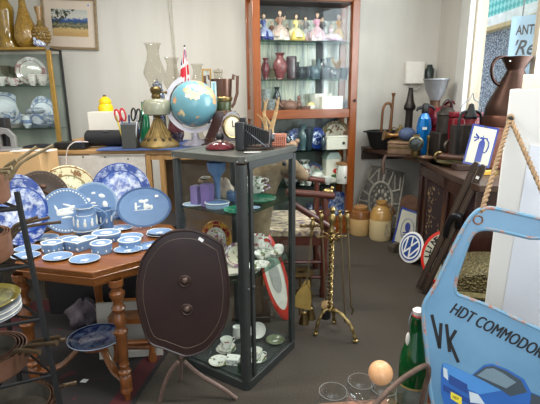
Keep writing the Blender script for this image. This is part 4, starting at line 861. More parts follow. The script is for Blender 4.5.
# frames, jar, loving cup, clock
def pframe(px, py, Y, w, h, lab, c_, pc, rz=0):
    P = Yp(px, py, Y); t = thing('photo_frame', lab, 'frame', (P.x, Y, KT), rz); z0 = P.z-KT-h/2
    build('strut', MB().box((0, .03, (z0+h/2)/2), (.02, .01, z0+h/2)), BLACK, t); build('frame', MB().prism([(-w/2, z0), (w/2, z0), (w/2, z0+h), (-w/2, z0+h)], -.008, .008, Matrix.Rotation(R(90), 4, 'X'), holes=[[(-w/2+.012, z0+.012), (-w/2+.012, z0+h-.012), (w/2-.012, z0+h-.012), (w/2-.012, z0+.012)]]), c_, t); build('print', MB().box((0, 0, z0+h/2), (w-.02, .004, h-.02)), pc, t)
pframe(207, 82, ky+.40, .075, .20, 'narrow gold photo frame with grey portrait behind the globe', GOLD, mat((190, 188, 180), .4, 0, .5, 20))
pframe(214, 92, ky+.34, .04, .16, 'slim pale blue frame beside the copper loving cup', mat((196, 222, 226), .4), mat((150, 196, 206), .4))
P = Yp(218, 78, ky+.6); t = vessel('glass_jar', 'clear glass jar with ground lid behind the copper loving cup', 'jar', (P.x, ky+.62, KT), .10, P.z-KT+.05, JAR, VESSEL, lid=[(.75, .98), (.8, 1.0), (.75, 1.03), (0, 1.04)])
P = Yp(222, 116, ky+.38); h = met(37, P); t = thing('loving_cup', 'brown copper loving cup with tall square handles and brass bands', 'cup', (P.x, ky+.42, KT), R(10)); w = met(22, P); zb = Yp(222, 117, ky+.42).z-KT
CUPM = mat((92, 60, 44), .3, .6, .2, 10, .3)
build('stand', MB().lathe([(0, 0), (.06, 0), (.065, .01), (.03, .03), (.03, zb), (0, zb)], 24), DKW, t)
build('body', MB().lathe([(0, zb), (w*.35, zb), (w*.36, zb+.01*h), (w*.42, zb+.4*h), (w*.5, zb+h), (w*.46, zb+h), (w*.38, zb+.4*h), (0, zb+.1*h)], 30), CUPM, t); build('brass_band', MB().lathe([(w*.46, zb+.42*h), (w*.475, zb+.44*h), (w*.485, zb+.52*h), (w*.46, zb+.54*h)], 30), BRASS, t); build('green_panel', MB().lathe([(w*.375, zb+.08*h), (w*.385, zb+.1*h), (w*.43, zb+.4*h), (w*.42, zb+.41*h)], 30), mat((62, 70, 36), .35, .2), t)
for s in (-1, 1): build('handle', MB().tube([(s*w*.42, 0, zb+.25*h), (s*w*.55, 0, zb+.35*h), (s*w*.70, 0, zb+.62*h), (s*w*.74, 0, zb+1.08*h), (s*w*.56, 0, zb+1.1*h), (s*w*.53, 0, zb+.98*h)], .008, 8, flat=1.5), CUPM, t)
# mantel clock (napoleon hat)
P = Yp(226, 146, ky+.02); CLK = wood((44, 24, 20), (70, 40, 32), .25, 1, 'X', .4); cwid = met(44, P); ch_ = met(36, P)
t = thing('mantel_clock', 'dark wooden mantel clock with arched top standing behind the folding camera', 'clock', (P.x+.0, ky+.12, KT), R(42))
arch = [(-cwid*.5, 0), (cwid*.5, 0), (cwid*.5, ch_*.22), (cwid*.42, ch_*.36), (cwid*.3, ch_*.62), (cwid*.22, ch_*.86), (cwid*.12, ch_*.97), (0, ch_), (-cwid*.12, ch_*.97), (-cwid*.22, ch_*.86), (-cwid*.3, ch_*.62), (-cwid*.42, ch_*.36), (-cwid*.5, ch_*.22)]
RX = Matrix.Rotation(R(90), 4, 'X'); build('case', MB().prism(arch, -.07, .07, RX), CLK, t, bevel=.006); build('plinth', MB().box((0, 0, .012), (cwid*1.1, .17, .024)), CLK, t, bevel=.004)
build('dial', MB().lathe([(0, .004), (.075, .002), (.078, 0)], 30, Matrix.Translation((0, -.07, ch_*.56)) @ RX), mat((222, 210, 176), .4, var=.05), t); build('bezel', MB().tube([(.08*math.cos(2*PI*k/30), -.074, ch_*.56+.08*math.sin(2*PI*k/30)) for k in range(30)], .007, 8, True), BRASS, t); build('hands', MB().box((0, -.078, ch_*.56+.02), (.006, .002, .05)).box((.02, -.079, ch_*.56), (.04, .002, .005)), BLACK, t)
P = Zp(182, 139, KT); t = vessel('crystal_bowl', 'faceted crystal bowl standing behind the maroon dish', 'bowl', (P.x+.03, ky+.16, KT), .16, .10, BOWL, glassmat((226, 228, 232), .3, 'crystal', edge=.8), wob=lambda a, z: 1+.03*math.cos(14*a))
# ================================================================== GILT CABINET CONTENTS
def gp(px, z, dy=.12):
    return Yz(px, GY+dy, z+.001)
AMBG = lambda seed: mat((136, 106, 36), .15, 0, .35, 14+seed, .6, .25)
P = gp(9, GH, .12); vessel('amber_vase', 'tall waisted amber glass vase on top of the gilt cabinet', 'vase', P, .235, .62, [(0, 0), (.88, 0), (.9, .01), (.72, .12), (.62, .25), (.66, .4), (.78, .55), (.76, .62), (.5, .7), (.36, .78), (.4, 1), (.34, 1), (.3, .8), (0, .7)], AMBG(0), wob=lambda a, z: 1+.03*math.cos(10*a))
P = gp(28, GH, .12); vessel('amber_bottle', 'slender necked bubbled amber glass bottle on the gilt cabinet', 'bottle', P, .225, .66, [(0, 0), (.55, 0), (.85, .06), (1, .15), (.9, .28), (.6, .42), (.32, .58), (.22, .75), (.24, 1), (.18, 1), (.12, .8), (0, .7)], mat((146, 112, 44), .2, 0, .4, 60, .5, .8))
P = gp(43, GH, .12); t = vessel('amber_decanter', 'grape textured amber decanter with stopper on the gilt cabinet', 'decanter', P, .15, .30, [(0, 0), (.5, 0), (.55, .04), (.95, .3), (1, .45), (.85, .62), (.4, .74), (.3, .78), (.36, .84), (.2, .84), (0, .8)], mat((120, 96, 42), .25, 0, .3, 20, .4), always=True)
q = MB()
for j in range(5):
    for k in range(13): a = 2*PI*(k+.5*(j % 2))/13; rr_ = .075*(.80, .95, 1.0, .93, .75)[j]; q.ball((rr_*math.cos(a), rr_*math.sin(a), .06+.03*j), .017, 8)
build('grape_texture', q, mat((140, 110, 54), .25, 0, .3, 20, .4), t); build('stopper', MB().lathe([(.015, .25), (.024, .28), (.02, .30), (.034, .35), (.036, .385), (0, .39)], 14), mat((150, 112, 56), .25, 0, .3, 20, .4), t)
P = gp(40, GH, .04); t = thing('china_figure', 'small blue and white china slipper ornament before the amber decanter', 'ornament', P); b = MB(); b.tube(catmull([(-.05, 0, .05), (-.03, 0, .04), (.01, 0, .03), (.05, 0, .02)], 4, False), [.02+.014*math.sin(k/12*PI) for k in range(13)], 10); build('slipper', b, printed((226, 230, 236), (90, 110, 170), .05, lo=.5, hi=.54, scale=18, rim=9), t); build('bow', MB().ball((-.045, 0, .075), (.014, .014, .02), 8).ball((.0, -.02, .055), (.016, .01, .012), 8), mat((196, 206, 228), .3), t)
P = gp(-4, GH, .17); vessel('green_vase', 'bright green glass vase cut off at the picture edge', 'vase', P, .10, .5, VASE, mat((44, 150, 70), .12, 0, .2, 8, .6))
BLUEW = lambda r: printed((214, 220, 224), (120, 142, 180), r, lo=.57, hi=.70, scale=18, rim=.74)
P = gp(33, GS1, .135); plate('china_plate', 'plate with red flowers standing on the gilt cabinet upper shelf', P, .145, printed((196, 196, 186), (140, 70, 70), .145, (150, 110, 110), lo=.62, hi=.66, scale=12, rim=.72), 'plate', True, lean=R(10))
PINKF = printed((232, 230, 222), (190, 70, 110), .06, (190, 90, 120), lo=.58, hi=.62, scale=16, rim=9)
for px, lab in ((33, 'white floral cup standing before the red flowered plate'), (43, 'white floral cup beside the red flowered plate')):
    vessel('china_cup', lab, 'cup', gp(px, GS1, .09), .105, .11, CUP, PINKF, handles=1, yaw=.3)
P = gp(14, GS1, .09); vessel('sauce_tureen', 'small two handled floral tureen on the gilt cabinet upper shelf', 'tureen', P, .14, .075, BOWL, PINKF, handles=2, yaw=.1, sy=.8)
P = gp(2, GS1, .09); vessel('china_cup', 'white cup at the picture edge on the upper shelf', 'cup', P, .11, .09, CUP, CHINA, handles=1, yaw=.3)
P = gp(8, GS1, .15); vessel('crystal_goblet', 'cut crystal goblet behind the small tureen', 'goblet', P, .11, .2, [(0, 0), (.8, 0), (.8, .03), (.15, .08), (.12, .4), (.8, .6), (1, 1), (.9, 1), (.7, .65), (0, .5)], VESSEL)
P = gp(16, GS1, .16); vessel('crystal_goblet', 'second crystal goblet beside the red flowered plate', 'goblet', P, .10, .19, [(0, 0), (.8, 0), (.8, .03), (.15, .08), (.12, .4), (.8, .6), (1, 1), (.9, 1), (.7, .65), (0, .5)], VESSEL)
P = gp(6, GS2, .135); plate('platter', 'large oval white platter with blue rim standing in the gilt cabinet', P, .20, BLUEW(.2), 'platter', True, lean=R(8), ox=1.1, oy=.92)
P = gp(45, GS2, .135); plate('china_plate', 'white plate with blue sprigs standing near the gilt post', P, .135, BLUEW(.13), 'plate', True, lean=R(8), oy=1.2, ox=.85)
for k in range(4): plate('china_plate', 'white dinner plate in the stack below the big oval platter', gp(10, GS2+.012*k, .118), .104, CHINA, 'plate', group='stack of white plates under the platter', d=.09, ox=1.5)
for k in range(3): plate('china_plate', 'white serving plate in the stack beneath the blue sprigged tureens', gp(41, GS2+.012*k, .118), .104, BLUEW(.14), 'plate', group='stack of plates under the tureens', d=.09, ox=1.45)
P = gp(8, GS2+.055, .11); t = vessel('china_bowl', 'white bowl with blue sprigs set on the stacked plates', 'bowl', P, .18, .11, BOWL, BLUEW(.1))
P = gp(39, GS2+.045, .10); vessel('china_tureen', 'blue sprigged white tureen on the stacked serving plates', 'tureen', P, .22, .10, BOWL, BLUEW(.1), handles=2, sy=.7, yaw=.1)
P = gp(36, GS2+.14, .10); vessel('china_tureen', 'upper blue sprigged white dish stacked on the tureen', 'tureen', P, .19, .07, [(0, 0), (.5, 0), (.9, .3), (1, .6), (.7, .9), (.2, 1), (0, 1)], BLUEW(.1))
P = gp(50, GS2+.045, .09); vessel('china_cup', 'blue sprigged white cup at the right end of the plates', 'cup', P, .12, .085, CUP, BLUEW(.06), handles=1, yaw=-.4)
P = gp(28, GS2, .06); vessel('china_jug', 'small white jug between the two stacks of plates', 'jug', P, .09, .15, POT, BLUEW(.06), handles=1, yaw=2.6)

# ================================================================== DESK CORNER, LEFT
t = thing('side_desk', 'dark side desk mostly hidden behind the iron pan rack', 'desk', (-2.22, 3.12, 0)); build('top', MB().box((0, 0, .735), (1.0, .6, .03)), DKW, t)
for x in (-.47, .47):
    for y in (-.27, .27): build('leg', MB().box((x, y, .36), (.05, .05, .72)), DKW, t)
KRAFT = mat((198, 160, 112), .7, 0, .06, 6)
a, b_ = Yp(2, 160, 2.95), Yp(37.5, 153, 2.95)
t = thing('cardboard_carton', 'brown cardboard carton behind the blue and white plate at far left', 'carton', (0, 0, .752)); cxm = (a.x+b_.x)/2; hh = b_.z-.752
build('body', MB().box((cxm-.02, 3.08, hh/2), (b_.x-a.x+.06, .26, hh)), KRAFT, t, bevel=.003); build('tape', MB().box((cxm-.02, 3.08, hh+.001), (.05, .262, .002)), mat((176, 138, 92), .4), t)
CT = b_.z+.004
for px, py, lab, an in ((17, 152, 'white crumpled receipt on the carton nearer the office chair', .3), (8, 160, 'white paper slip on the carton at picture edge', -.2)):
    P = Zp(px, py, CT); o = build('paper_slip', MB().prism([(-.07, -.04), (.06, -.05), (.08, .03), (-.05, .05)], 0, .004), WHITE); o.location = (P.x, 3.05, CT); o.rotation_euler = (0, 0, an); tag(o, lab, 'paper')
P = Yp(6, 160, 3.02); t = thing('tape_dispenser', 'grey plastic tape dispenser standing on the carton', 'dispenser', (P.x, 3.06, CT), .2); build('body', MB().prism([(-.07, 0), (.06, 0), (.06, .10), (.02, .15), (-.03, .16), (-.07, .1)], -.02, .02, RX, holes=[[(-.03, .03), (-.03, .11), (.0, .12), (.03, .09), (.03, .03)]]), mat((122, 122, 120), .4), t, bevel=.003); build('base', MB().box((0, 0, .008), (.17, .07, .016)), mat((140, 140, 138), .4), t)
P = Yp(3, 152, 3.12); o = build('black_case', MB().prism(rrect(-.06, -.04, .06, .04, .01), 0, .22), BLACK, bevel=.004); o.location = (P.x, 3.13, CT); tag(o, 'upright black case behind the grey tape dispenser', 'case')
P = Yp(1, 150, 3.02); t = thing('red_marker', 'red marker pen standing upright beside the black case', 'pen', (P.x-.02, 3.0, CT)); build('barrel', MB().tube([(0, 0, 0), (.02, 0, .2)], .009, 10), mat((206, 30, 50), .35), t); build('cap', MB().tube([(.02, 0, .2), (.026, 0, .26)], .010, 10), mat((170, 20, 40), .35), t)
t = thing('office_chair', 'dark grey office chair between the carton and the white counter', 'chair', (Yp(42, 165, 3.8).x, 3.84, 0)); CH_ = mat((50, 51, 54), .65, 0, .15, 30)
bk = [(-.18, .78), (.18, .78), (.2, .93), (.18, 1.04), (.09, 1.08), (-.09, 1.08), (-.18, 1.04), (-.2, .93)]
build('backrest', MB().prism(catmull(bk, 4), -.03, .03, RX), CH_, t, bevel=.01); build('seat', MB().prism(rrect(-.19, -.32, .19, .02, .08), .46, .53), CH_, t, bevel=.012); build('back_bar', MB().tube([(0, .02, .48), (0, .06, .6), (0, .03, .95)], .02, 8), BLACK, t); build('gas_stem', MB().tube([(0, -.12, .08), (0, -.12, .46)], .025, 12), BLACK, t)
for k in range(5): a = 2*PI*k/5; build('foot', MB().tube([(0, -.12, .09), (.25*math.cos(a), -.12+.25*math.sin(a), .05)], .018, 8).ball((.25*math.cos(a), -.12+.25*math.sin(a), .03), .03, 10), BLACK, t)
P = Zp(46, 182, .99); o = lump('checked_rag', 'grey checked rag bunched beside the counter end', 'cloth', (Yp(46, 180, 3.2).x, 3.16, .78), (.08, .06, .10), mat((146, 136, 130), .9, 0, .35, 18), 8, .3)
t = thing('stool', 'low timber stool under the grey checked rag', 'stool', (o.location.x, 3.16, 0)); build('seat', MB().lathe([(0, .74), (.09, .74), (.1, .755), (.09, .778), (0, .778)], 20), DKW, t)
for k in range(3): a = 2*PI*k/3; build('leg', MB().tube([(.05*math.cos(a), .05*math.sin(a), .745), (.09*math.cos(a), .09*math.sin(a), 0)], .014, 8), DKW, t)

# ================================================================== IRON PAN RACK WITH COPPER PANS
t = thing('iron_pan_rack', 'black iron tiered pan rack at the picture edge', 'rack', (0, 0, 0)); RK = t
rtop, rbot = Yp(17, 193, 1.55), Yp(60, 404, 1.46); dz = rbot-rtop; k0 = -rtop.z/dz.z; foot = rtop+dz*k0
def onleg(z): return rtop+dz*((z-rtop.z)/dz.z)
leg2 = lambda z: onleg(z)+Vector((-.25-.11*(1.2-z), -.10-.06*(1.2-z), 0)); leg3 = lambda z: onleg(z)+Vector((-.12-.05*(1.2-z)-.15, .22+.05*(1.2-z), 0))
for L3 in (onleg, leg2, leg3): build('upright', MB().tube([L3(rtop.z+.005), L3(0)], .0105, 4, flat=1), IRON, t)
bars = []
for px, py in ((19, 206), (34, 263), (46, 316), (58, 373)):
    tq = min((i/200 for i in range(201)), key=lambda s_: abs((lambda d_: 0)(0)) if False else abs(py-(202-FPX*((rtop+dz*s_*1.0-EY).dot(CU))/((rtop+dz*s_-EY).dot(CF))))); bars.append(rtop.z+dz.z*tq)
for z in bars:
    A_, B_, C_ = onleg(z), leg2(z), leg3(z)
    build('shelf_ring', MB().tube([A_, B_, C_], .007, 6, True).tube([(A_+B_)/2, C_], .005, 6).tube([(A_+C_)/2, (B_+C_)/2], .005, 6).tube([A_, (B_+C_)/2], .005, 6), IRON, t)
def pan(lab, c_, r, h, end, mt=COPPER, hm=BRASS_D, rise=.5, nm='copper_saucepan', group=None, rh=.0047):
    c_ = Vector(c_); t = thing(nm, lab, 'saucepan', c_, 0, group); e = Vector(end)-c_; d_ = Vector((e.x, e.y, 0)).normalized()
    build('bowl', MB().lathe([(0, 0), (r*.92, 0), (r, .012), (r*1.02, h), (r*.98, h), (r*.95, .014), (0, .006)], 36), mt, t); build('tin_lining', MB().lathe([(0, .0075), (r*.94, .0155), (r*.972, h-.002)], 36), TINL, t)
    s_ = d_*r*.98+Vector((0, 0, h*.82)); mid_ = s_.lerp(e, .35)+Vector((0, 0, .012*rise))
    build('handle', MB().tube(catmull([tuple(s_-Vector((0, 0, .02))), tuple(s_+d_*.02), tuple(mid_), tuple(e)], 5, False), [rh*1.5]*5+[rh]*10+[rh*1.25], 8, flat=1.3), hm, t)
    q = MB()
    for s2 in (-1, 0, 1): w_ = Vector((-d_.y, d_.x, 0))*s2*.015; v_ = d_*r*1.0+w_+Vector((0, 0, h*.62)); q.ball(v_, .005, 6)
    build('rivet', q, hm, t); return t
TINL = mat((104, 98, 88), .45, .5, .25, 20)
OLD = mat((122, 106, 76), .5, .3, .25, 24)
SHF = Vector((-.035, -.012, 0)); b0 = (onleg(bars[0])+leg2(bars[0])+leg3(bars[0]))/3
b0.z = bars[0]+.008
CPW = mat((150, 108, 84), .5, .4, .25, 14)
ends = ((53.5, 145.5, 1.75), (37, 147, 1.7), (16, 160, 1.6), (12, 168, 1.55), (9, 172, 1.5))
labs = ('outermost copper saucepan on the top tier with the longest pale handle', 'copper saucepan on the top tier whose handle ends above the carton', 'third nested saucepan on the top tier of the rack', 'fourth nested saucepan on the top tier of the rack', 'innermost small saucepan on the top tier of the rack')
for k in range(5):
    e = Yp(*ends[k]); pan(labs[k], b0+Vector((-.005, 0, .004+.004*k)), .115-.008*k, .115-.004*k, e, CPW if k == 0 else COPPER, OLD, 1)
b1 = (onleg(bars[1])+leg2(bars[1])+leg3(bars[1]))/3; b1.z = bars[1]+.008; b1 += SHF
ends = ((61, 222, 1.72), (49.5, 217.5, 1.7), (38, 217, 1.66)); labs = ('outermost copper saucepan on the second tier with handle over the blue dishes', 'middle copper saucepan nested on the second tier', 'innermost copper saucepan nested on the second tier')
HB = mat((82, 66, 48), .45, .5, .3, 20)
for k in range(3): pan(labs[k], b1+Vector((0, 0, .004+.004*k)), .128-.009*k, .10-.002*k, Yp(*ends[k]), CPW, HB, 1)
b2 = (onleg(bars[2])+leg2(bars[2])+leg3(bars[2]))/3; b2.z = bars[2]+.008; b2 += SHF
for k in range(5): plate('dinner_plate', 'white plate in the pile beneath the green landscape plate', b2+Vector((.0, -.01, .009*k)), .135, CHINA if k % 2 else mat((150, 156, 164), .2), 'plate', group='plates piled on the third tier', d=.05)
plate('dinner_plate', 'green and gold landscape plate topping the pile on the third tier', b2+Vector((0, -.01, .047)), .138, printed((150, 148, 76), (72, 70, 26), .14, (132, 118, 44), lo=.42, hi=.6, scale=10, rim=.8, ink2=(98, 84, 40)), 'plate', d=.14)
b3 = (onleg(bars[3])+leg2(bars[3])+leg3(bars[3]))/3; b3.z = bars[3]+.008; b3 += SHF*1.3
ends = ((66, 340, 1.55), (60, 337, 1.52), (57, 343, 1.45), (40, 352, 1.42)); labs = ('largest copper saucepan on the lowest visible tier', 'second copper saucepan nested on the lowest visible tier', 'third copper saucepan nested on the lowest visible tier', 'smallest saucepan nested on the lowest visible tier')
for k in range(4): pan(labs[k], b3+Vector((0, 0, .004+.004*k)), .138-.012*k, .085-.002*k, Yp(*ends[k]), COPPER if k == 0 else COPPER_D, HB, 1.5, rh=.007)
zb_ = max(.06, bars[3]-.23); b4 = (onleg(zb_)+leg2(zb_)+leg3(zb_))/3
A_, B_, C_ = onleg(zb_), leg2(zb_), leg3(zb_); build('shelf_ring', MB().tube([A_, B_, C_], .007, 6, True).tube([(A_+B_)/2, C_], .005, 6).tube([(A_+C_)/2, (B_+C_)/2], .005, 6), IRON, RK)
for k in range(2): pan(('broad dark pan at the bottom of the rack with handle over the rug', 'smaller dark pan nested at the bottom of the rack')[k], b4+Vector((.01, 0, .012+.004*k)), .15-.012*k, .08, Yp(*((76, 383, 1.62), (64, 385, 1.55))[k]), COPPER_D, HB, 1.2, rh=.007)

# ================================================================== BIG CABINET CONTENTS
SKIN = mat((226, 190, 164), .25, coat=.3, var=.03)
def figurine(px, z, h, lab, skirt, top, hair, w=.15, dep=.17, lean=0):
    P = big(px, z+.007, dep); t = thing('lady_figurine', lab, 'figurine', P, BA+random.uniform(-.4, .4)); S_ = mat(skirt, .18, 0, .25, 22, .4); T_2 = mat(top, .18, 0, .2, 22, .4)
    build('skirt', MB().lathe([(0, 0), (w*.5, 0), (w*.53, .04*h), (w*.47, .18*h), (w*.36, .34*h), (w*.22, .44*h), (.065*h, .52*h), (0, .52*h)], 28, wob=lambda a, zz: 1+.12*math.cos(6*a+2)*(1 if zz < .3*h else .3)), S_, t); build('overskirt', MB().lathe([(w*.50, .12*h), (w*.46, .22*h), (w*.36, .36*h), (w*.2, .46*h), (.08*h, .51*h)], 24, wob=lambda a, zz: 1.06+.12*math.cos(4*a+1)), mat(tuple(int(.55*q_+110) for q_ in top), .2, 0, .3, 30, .4), t)
    b = MB().lathe([(0, .50*h), (.068*h, .52*h), (.085*h, .62*h), (.11*h, .70*h), (.09*h, .76*h), (.03*h, .79*h), (0, .79*h)], 16, sy=.75)
    s = random.choice((-1, 1)); b.tube([(.075*h*s, 0, .76*h), (.15*h*s, -.03*h, .64*h), (.08*h*s, -.10*h, .60*h)], [.042*h, .034*h, .026*h], 8); build('bodice', b, T_2, t)
    b = MB().lathe([(0, .79*h), (.024*h, .80*h), (.024*h, .85*h), (0, .85*h)], 10).ball((0, -.005*h, .90*h), (.066*h, .068*h, .078*h), 12).tube([(-.075*h*s, 0, .76*h), (-.16*h*s, -.02*h, .68*h), (-.18*h*s, -.04*h, .80*h)], [.034*h, .026*h, .02*h], 8); build('head_and_arm', b, SKIN, t)
    build('hair', MB().ball((0, .014*h, .915*h), (.078*h, .066*h, .080*h), 12).ball((0, .06*h, .90*h), .04*h, 10), mat(hair, .35), t)
F_Z = 1.978
for a in ((264, .24, 'china lady in a deep blue skirt at the end of the top shelf', (30, 46, 110), (70, 84, 140), (60, 40, 30), .17, .12), (272, .19, 'small china figure in brown beside the blue skirted lady', (110, 90, 80), (120, 70, 50), (50, 36, 30), .10, .2), (280, .28, 'tall china lady in white gown with russet bodice', (216, 206, 190), (150, 110, 90), (70, 44, 30), .18, .14), (287, .17, 'small dark china figure behind the yellow gowned lady', (92, 88, 88), (80, 70, 70), (40, 34, 30), .10, .24), (296, .255, 'china lady in a wide yellow gown', (214, 186, 100), (226, 210, 140), (70, 50, 36), .20, .175), (305.5, .24, 'china lady in a mauve brown gown between yellow and pink gowns', (156, 124, 124), (112, 106, 110), (60, 50, 44), .15, .2), (317, .27, 'slim china lady in white gown with pink sash', (226, 214, 216), (206, 150, 170), (90, 50, 36), .15, .14), (322, .25, 'dark gowned china lady behind the pink sashed lady', (190, 176, 176), (70, 60, 62), (40, 34, 30), .10, .25), (331, .16, 'seated china lady in a spreading lilac gown', (206, 188, 208), (196, 170, 180), (96, 76, 60), .2, .12), (338.5, .27, 'china lady with amber shawl and white bonnet', (196, 170, 176), (196, 140, 60), (228, 222, 214), .14, .2)):
    figurine(a[0], F_Z, a[1], a[2], a[3], a[4], a[5], a[6], a[7])
CRAN = mat((104, 34, 44), .1, 0, .9, 70, .6, .8); DKG = mat((44, 54, 62), .1, 0, .9, 70, .6, .8); GRG = mat((96, 114, 122), .12, 0, .8, 70, .6, .8)  # strong mottling puts the sparkle of cut glass into the colour
G_Z = 1.625
for px, w, h, pr, mt, lab, nm, cat in ((265.5, .09, .20, VASE, CRAN, 'small cranberry glass vase at the end of the second shelf', 'cranberry_vase', 'vase'), (280, .15, .25, VASE, mat((126, 66, 68), .1, 0, .9, 70, .6, .8), 'large cranberry and clear glass vase on the second shelf', 'cranberry_vase', 'vase'), (291.5, .11, .22, [(0, 0), (.8, 0), (.9, .1), (1, .9), (.9, 1), (0, .9)], mat((70, 52, 60), .12, 0, .9, 70, .6, .8), 'dark plum cut glass vase beside the big cranberry vase', 'glass_vase', 'vase'), (303, .11, .14, POT, DKG, 'dark smoky glass jug low on the second shelf', 'glass_jug', 'jug'), (313, .16, .15, POT, GRG, 'pale blue grey round glass jar on the second shelf', 'glass_jar', 'jar'), (322, .09, .2, VASE, DKG, 'slim smoky glass vase behind the round jar', 'glass_vase', 'vase'), (328, .13, .21, [(0, 0), (.6, 0), (1, .3), (.9, .5), (.3, .65), (.3, .9), (.5, 1), (.4, 1), (.2, .9), (0, .5)], mat((72, 88, 98), .1, 0, .8, 70, .6, .8), 'blue grey glass decanter on the second shelf', 'glass_decanter', 'decanter'), (344, .10, .11, BOWL, GRG, 'small blue grey glass bowl at the end of the second shelf', 'glass_bowl', 'bowl'), (272, .10, .10, BOWL, VESSEL, 'clear cut glass bowl between the two cranberry vases', 'glass_bowl', 'bowl')):
    vessel(nm, lab, cat, big(px, G_Z, .17 if px != 322 else .26), w, h, pr, mt)
P = big(337, G_Z, .16); t = thing('gilt_leaf_ornament', 'gilt leaf spray ornament in a small dark pot on the second shelf', 'ornament', P); build('pot', MB().lathe([(0, 0), (.035, 0), (.045, .08), (.035, .1), (0, .1)], 16), DKG, t); q = MB()
for k in range(9): a = 2*PI*k/9; q.tube([(0, 0, .09), (.03*math.cos(a), .03*math.sin(a), .15), (.065*math.cos(a), .065*math.sin(a), .16+.03*(k % 3))], [.004, .008, .002], 6)
build('leaves', q, mat((176, 130, 60), .35, .3), t)
D_Z = 1.312
TERR = mat((128, 92, 78), .5, 0, .2, 24, 0, .3)
P = big(266, D_Z, .16); vessel('crystal_vase', 'cut crystal vase at the end of the third shelf', 'vase', P, .12, .22, [(0, 0), (.6, 0), (.7, .05), (.75, .4), (1, 1), (.9, 1), (.6, .4), (0, .2)], mat((150, 158, 156), .1, .1, .5, 40, .6))
P = big(277, D_Z, .25); vessel('crystal_vase', 'dark cut glass vase behind the clay teapots', 'vase', P, .09, .24, VASE, DKG)
for px, lab, w in ((290, 'brown clay teapot on the third shelf nearer the crystal', .15),): vessel('clay_teapot', lab, 'teapot', big(px, D_Z, .14), w, .11, POT, TERR, handles=1, spout=True, yaw=.2, lid=[(.6, .86), (.4, .95), (0, 1)])
P = big(299, D_Z, .16); vessel('clay_figure', 'small brown clay figure with a round head on the third shelf', 'figure', P, .07, .16, [(0, 0), (.8, 0), (1, .2), (.7, .5), (.4, .62), (.6, .75), (.5, .92), (0, 1)], TERR)
P = big(305, D_Z, .09); vessel('clay_dish', 'low brown clay dish in front of the yellow lidded pot', 'dish', P, .12, .05, BOWL, TERR)
P = big(311, D_Z, .1); vessel('egg_pot', 'white egg shaped pot with yellow lid on the third shelf', 'pot', P, .09, .09, [(0, 0), (.6, 0), (1, .4), (.95, .65), (.9, .66), (0, .66)], CREAM, lid=[(.92, .67), (.7, .9), (0, 1)], lidm=mat((226, 204, 130), .25))
def ornbox(px, z, dep, w, d_, h, lab, mt, knobm=None, nm='china_box'):
    P = big(px, z, dep); t = thing(nm, lab, 'box', P, BA); build('body', MB().box((0, 0, h*.4), (w, d_, h*.8)), mt, t, bevel=.006); build('lid', MB().box((0, 0, h*.88), (w*1.03, d_*1.03, h*.16)), mt, t, bevel=.006)
    if knobm: build('knob', MB().ball((.18*w, -d_*.53, h*.45), .016, 10), knobm, t)
    else: build('knob', MB().ball((0, 0, h*1.03), .014, 10), mt, t)
    return t
P = big(318, D_Z, .24); vessel('china_basket', 'white pierced china basket behind the white china box', 'basket', P, .2, .17, [(0, 0), (.7, 0), (.75, .1), (1, 1), (.95, 1), (.6, .15), (0, .1)], CHINA, wob=lambda a, z: 1+.05*math.cos(12*a))
ornbox(330, D_Z, .13, .22, .14, .15, 'white china box on the third shelf with a gilt edge', CREAM)
P = big(346, D_Z, .12); t = thing('vintage_camera', 'small black vintage camera at the end of the third shelf', 'camera', P, BA); build('body', MB().box((0, 0, .045), (.14, .06, .09)), BLACK, t, bevel=.006); build('lens', MB().lathe([(0, 0), (.028, 0), (.026, .03), (0, .028)], 18, Matrix.Translation((0, -.03, .045)) @ RX), STEEL, t); build('top_plate', MB().box((0, 0, .094), (.12, .05, .012)), STEEL, t)
E_Z = .912
P = big(297, E_Z, .20); plate('china_plate', 'blue and white plate standing behind the dark vases in the lower cabinet', P, .11, BLUEWHITE(.1), 'plate', True, lean=R(8), yaw=-PI/2+BA)
P = big(317, E_Z, .17); plate('china_plate', 'bright blue printed plate beside the white knobbed box', P, .095, printed((190, 204, 230), (30, 60, 140), .09, lo=.44, hi=.5, scale=20, rim=.8), 'plate', True, lean=R(8), yaw=-PI/2+BA, oy=1.2)
P = big(336, E_Z, .19); plate('china_platter', 'oval platter with red and brown flowers standing behind the white box', P, .17, printed((216, 210, 190), (150, 60, 50), .17, (110, 96, 60), lo=.52, hi=.56, scale=16, rim=.7, ink2=(92, 92, 60)), 'platter', True, lean=R(8), yaw=-PI/2+BA, oy=.85)
for px, w, h, lab, dep in ((309, .10, .22, 'dark blue green tapered vase in front of the blue plate', .12), (303, .12, .26, 'teal glazed vase with flared neck in the lower cabinet', .16)):
    vessel('glazed_vase', lab, 'vase', big(px, E_Z, dep), w, h, [(0, 0), (.5, 0), (.6, .1), (.8, .6), (1, .95), (1, 1), (.9, 1), (.6, .5), (0, .2)] if px == 309 else VASE, mat((40, 56, 66), .2, 0, .2, 12, .4) if px == 309 else mat((84, 112, 116), .2, 0, .3, 12, .4))
P = big(293, E_Z, .10); t = thing('china_figure', 'tan and white china bird figure at the near end of the lower shelf', 'figure', P); build('body', MB().ball((0, 0, .06), (.05, .03, .045), 14).ball((.045, 0, .10), .024, 12).tube([(-.04, 0, .06), (-.09, 0, .08)], [.02, .006], 8), mat((196, 150, 120), .25, 0, .3, 20), t); build('foot', MB().lathe([(0, 0), (.035, 0), (.03, .02), (0, .03)], 14), CREAM, t)
ornbox(337, E_Z, .09, .27, .11, .15, 'white china butter box with a dark knob in the lower cabinet', CREAM, BLACK, 'butter_box')
FZ = .542; HZ_ = .125
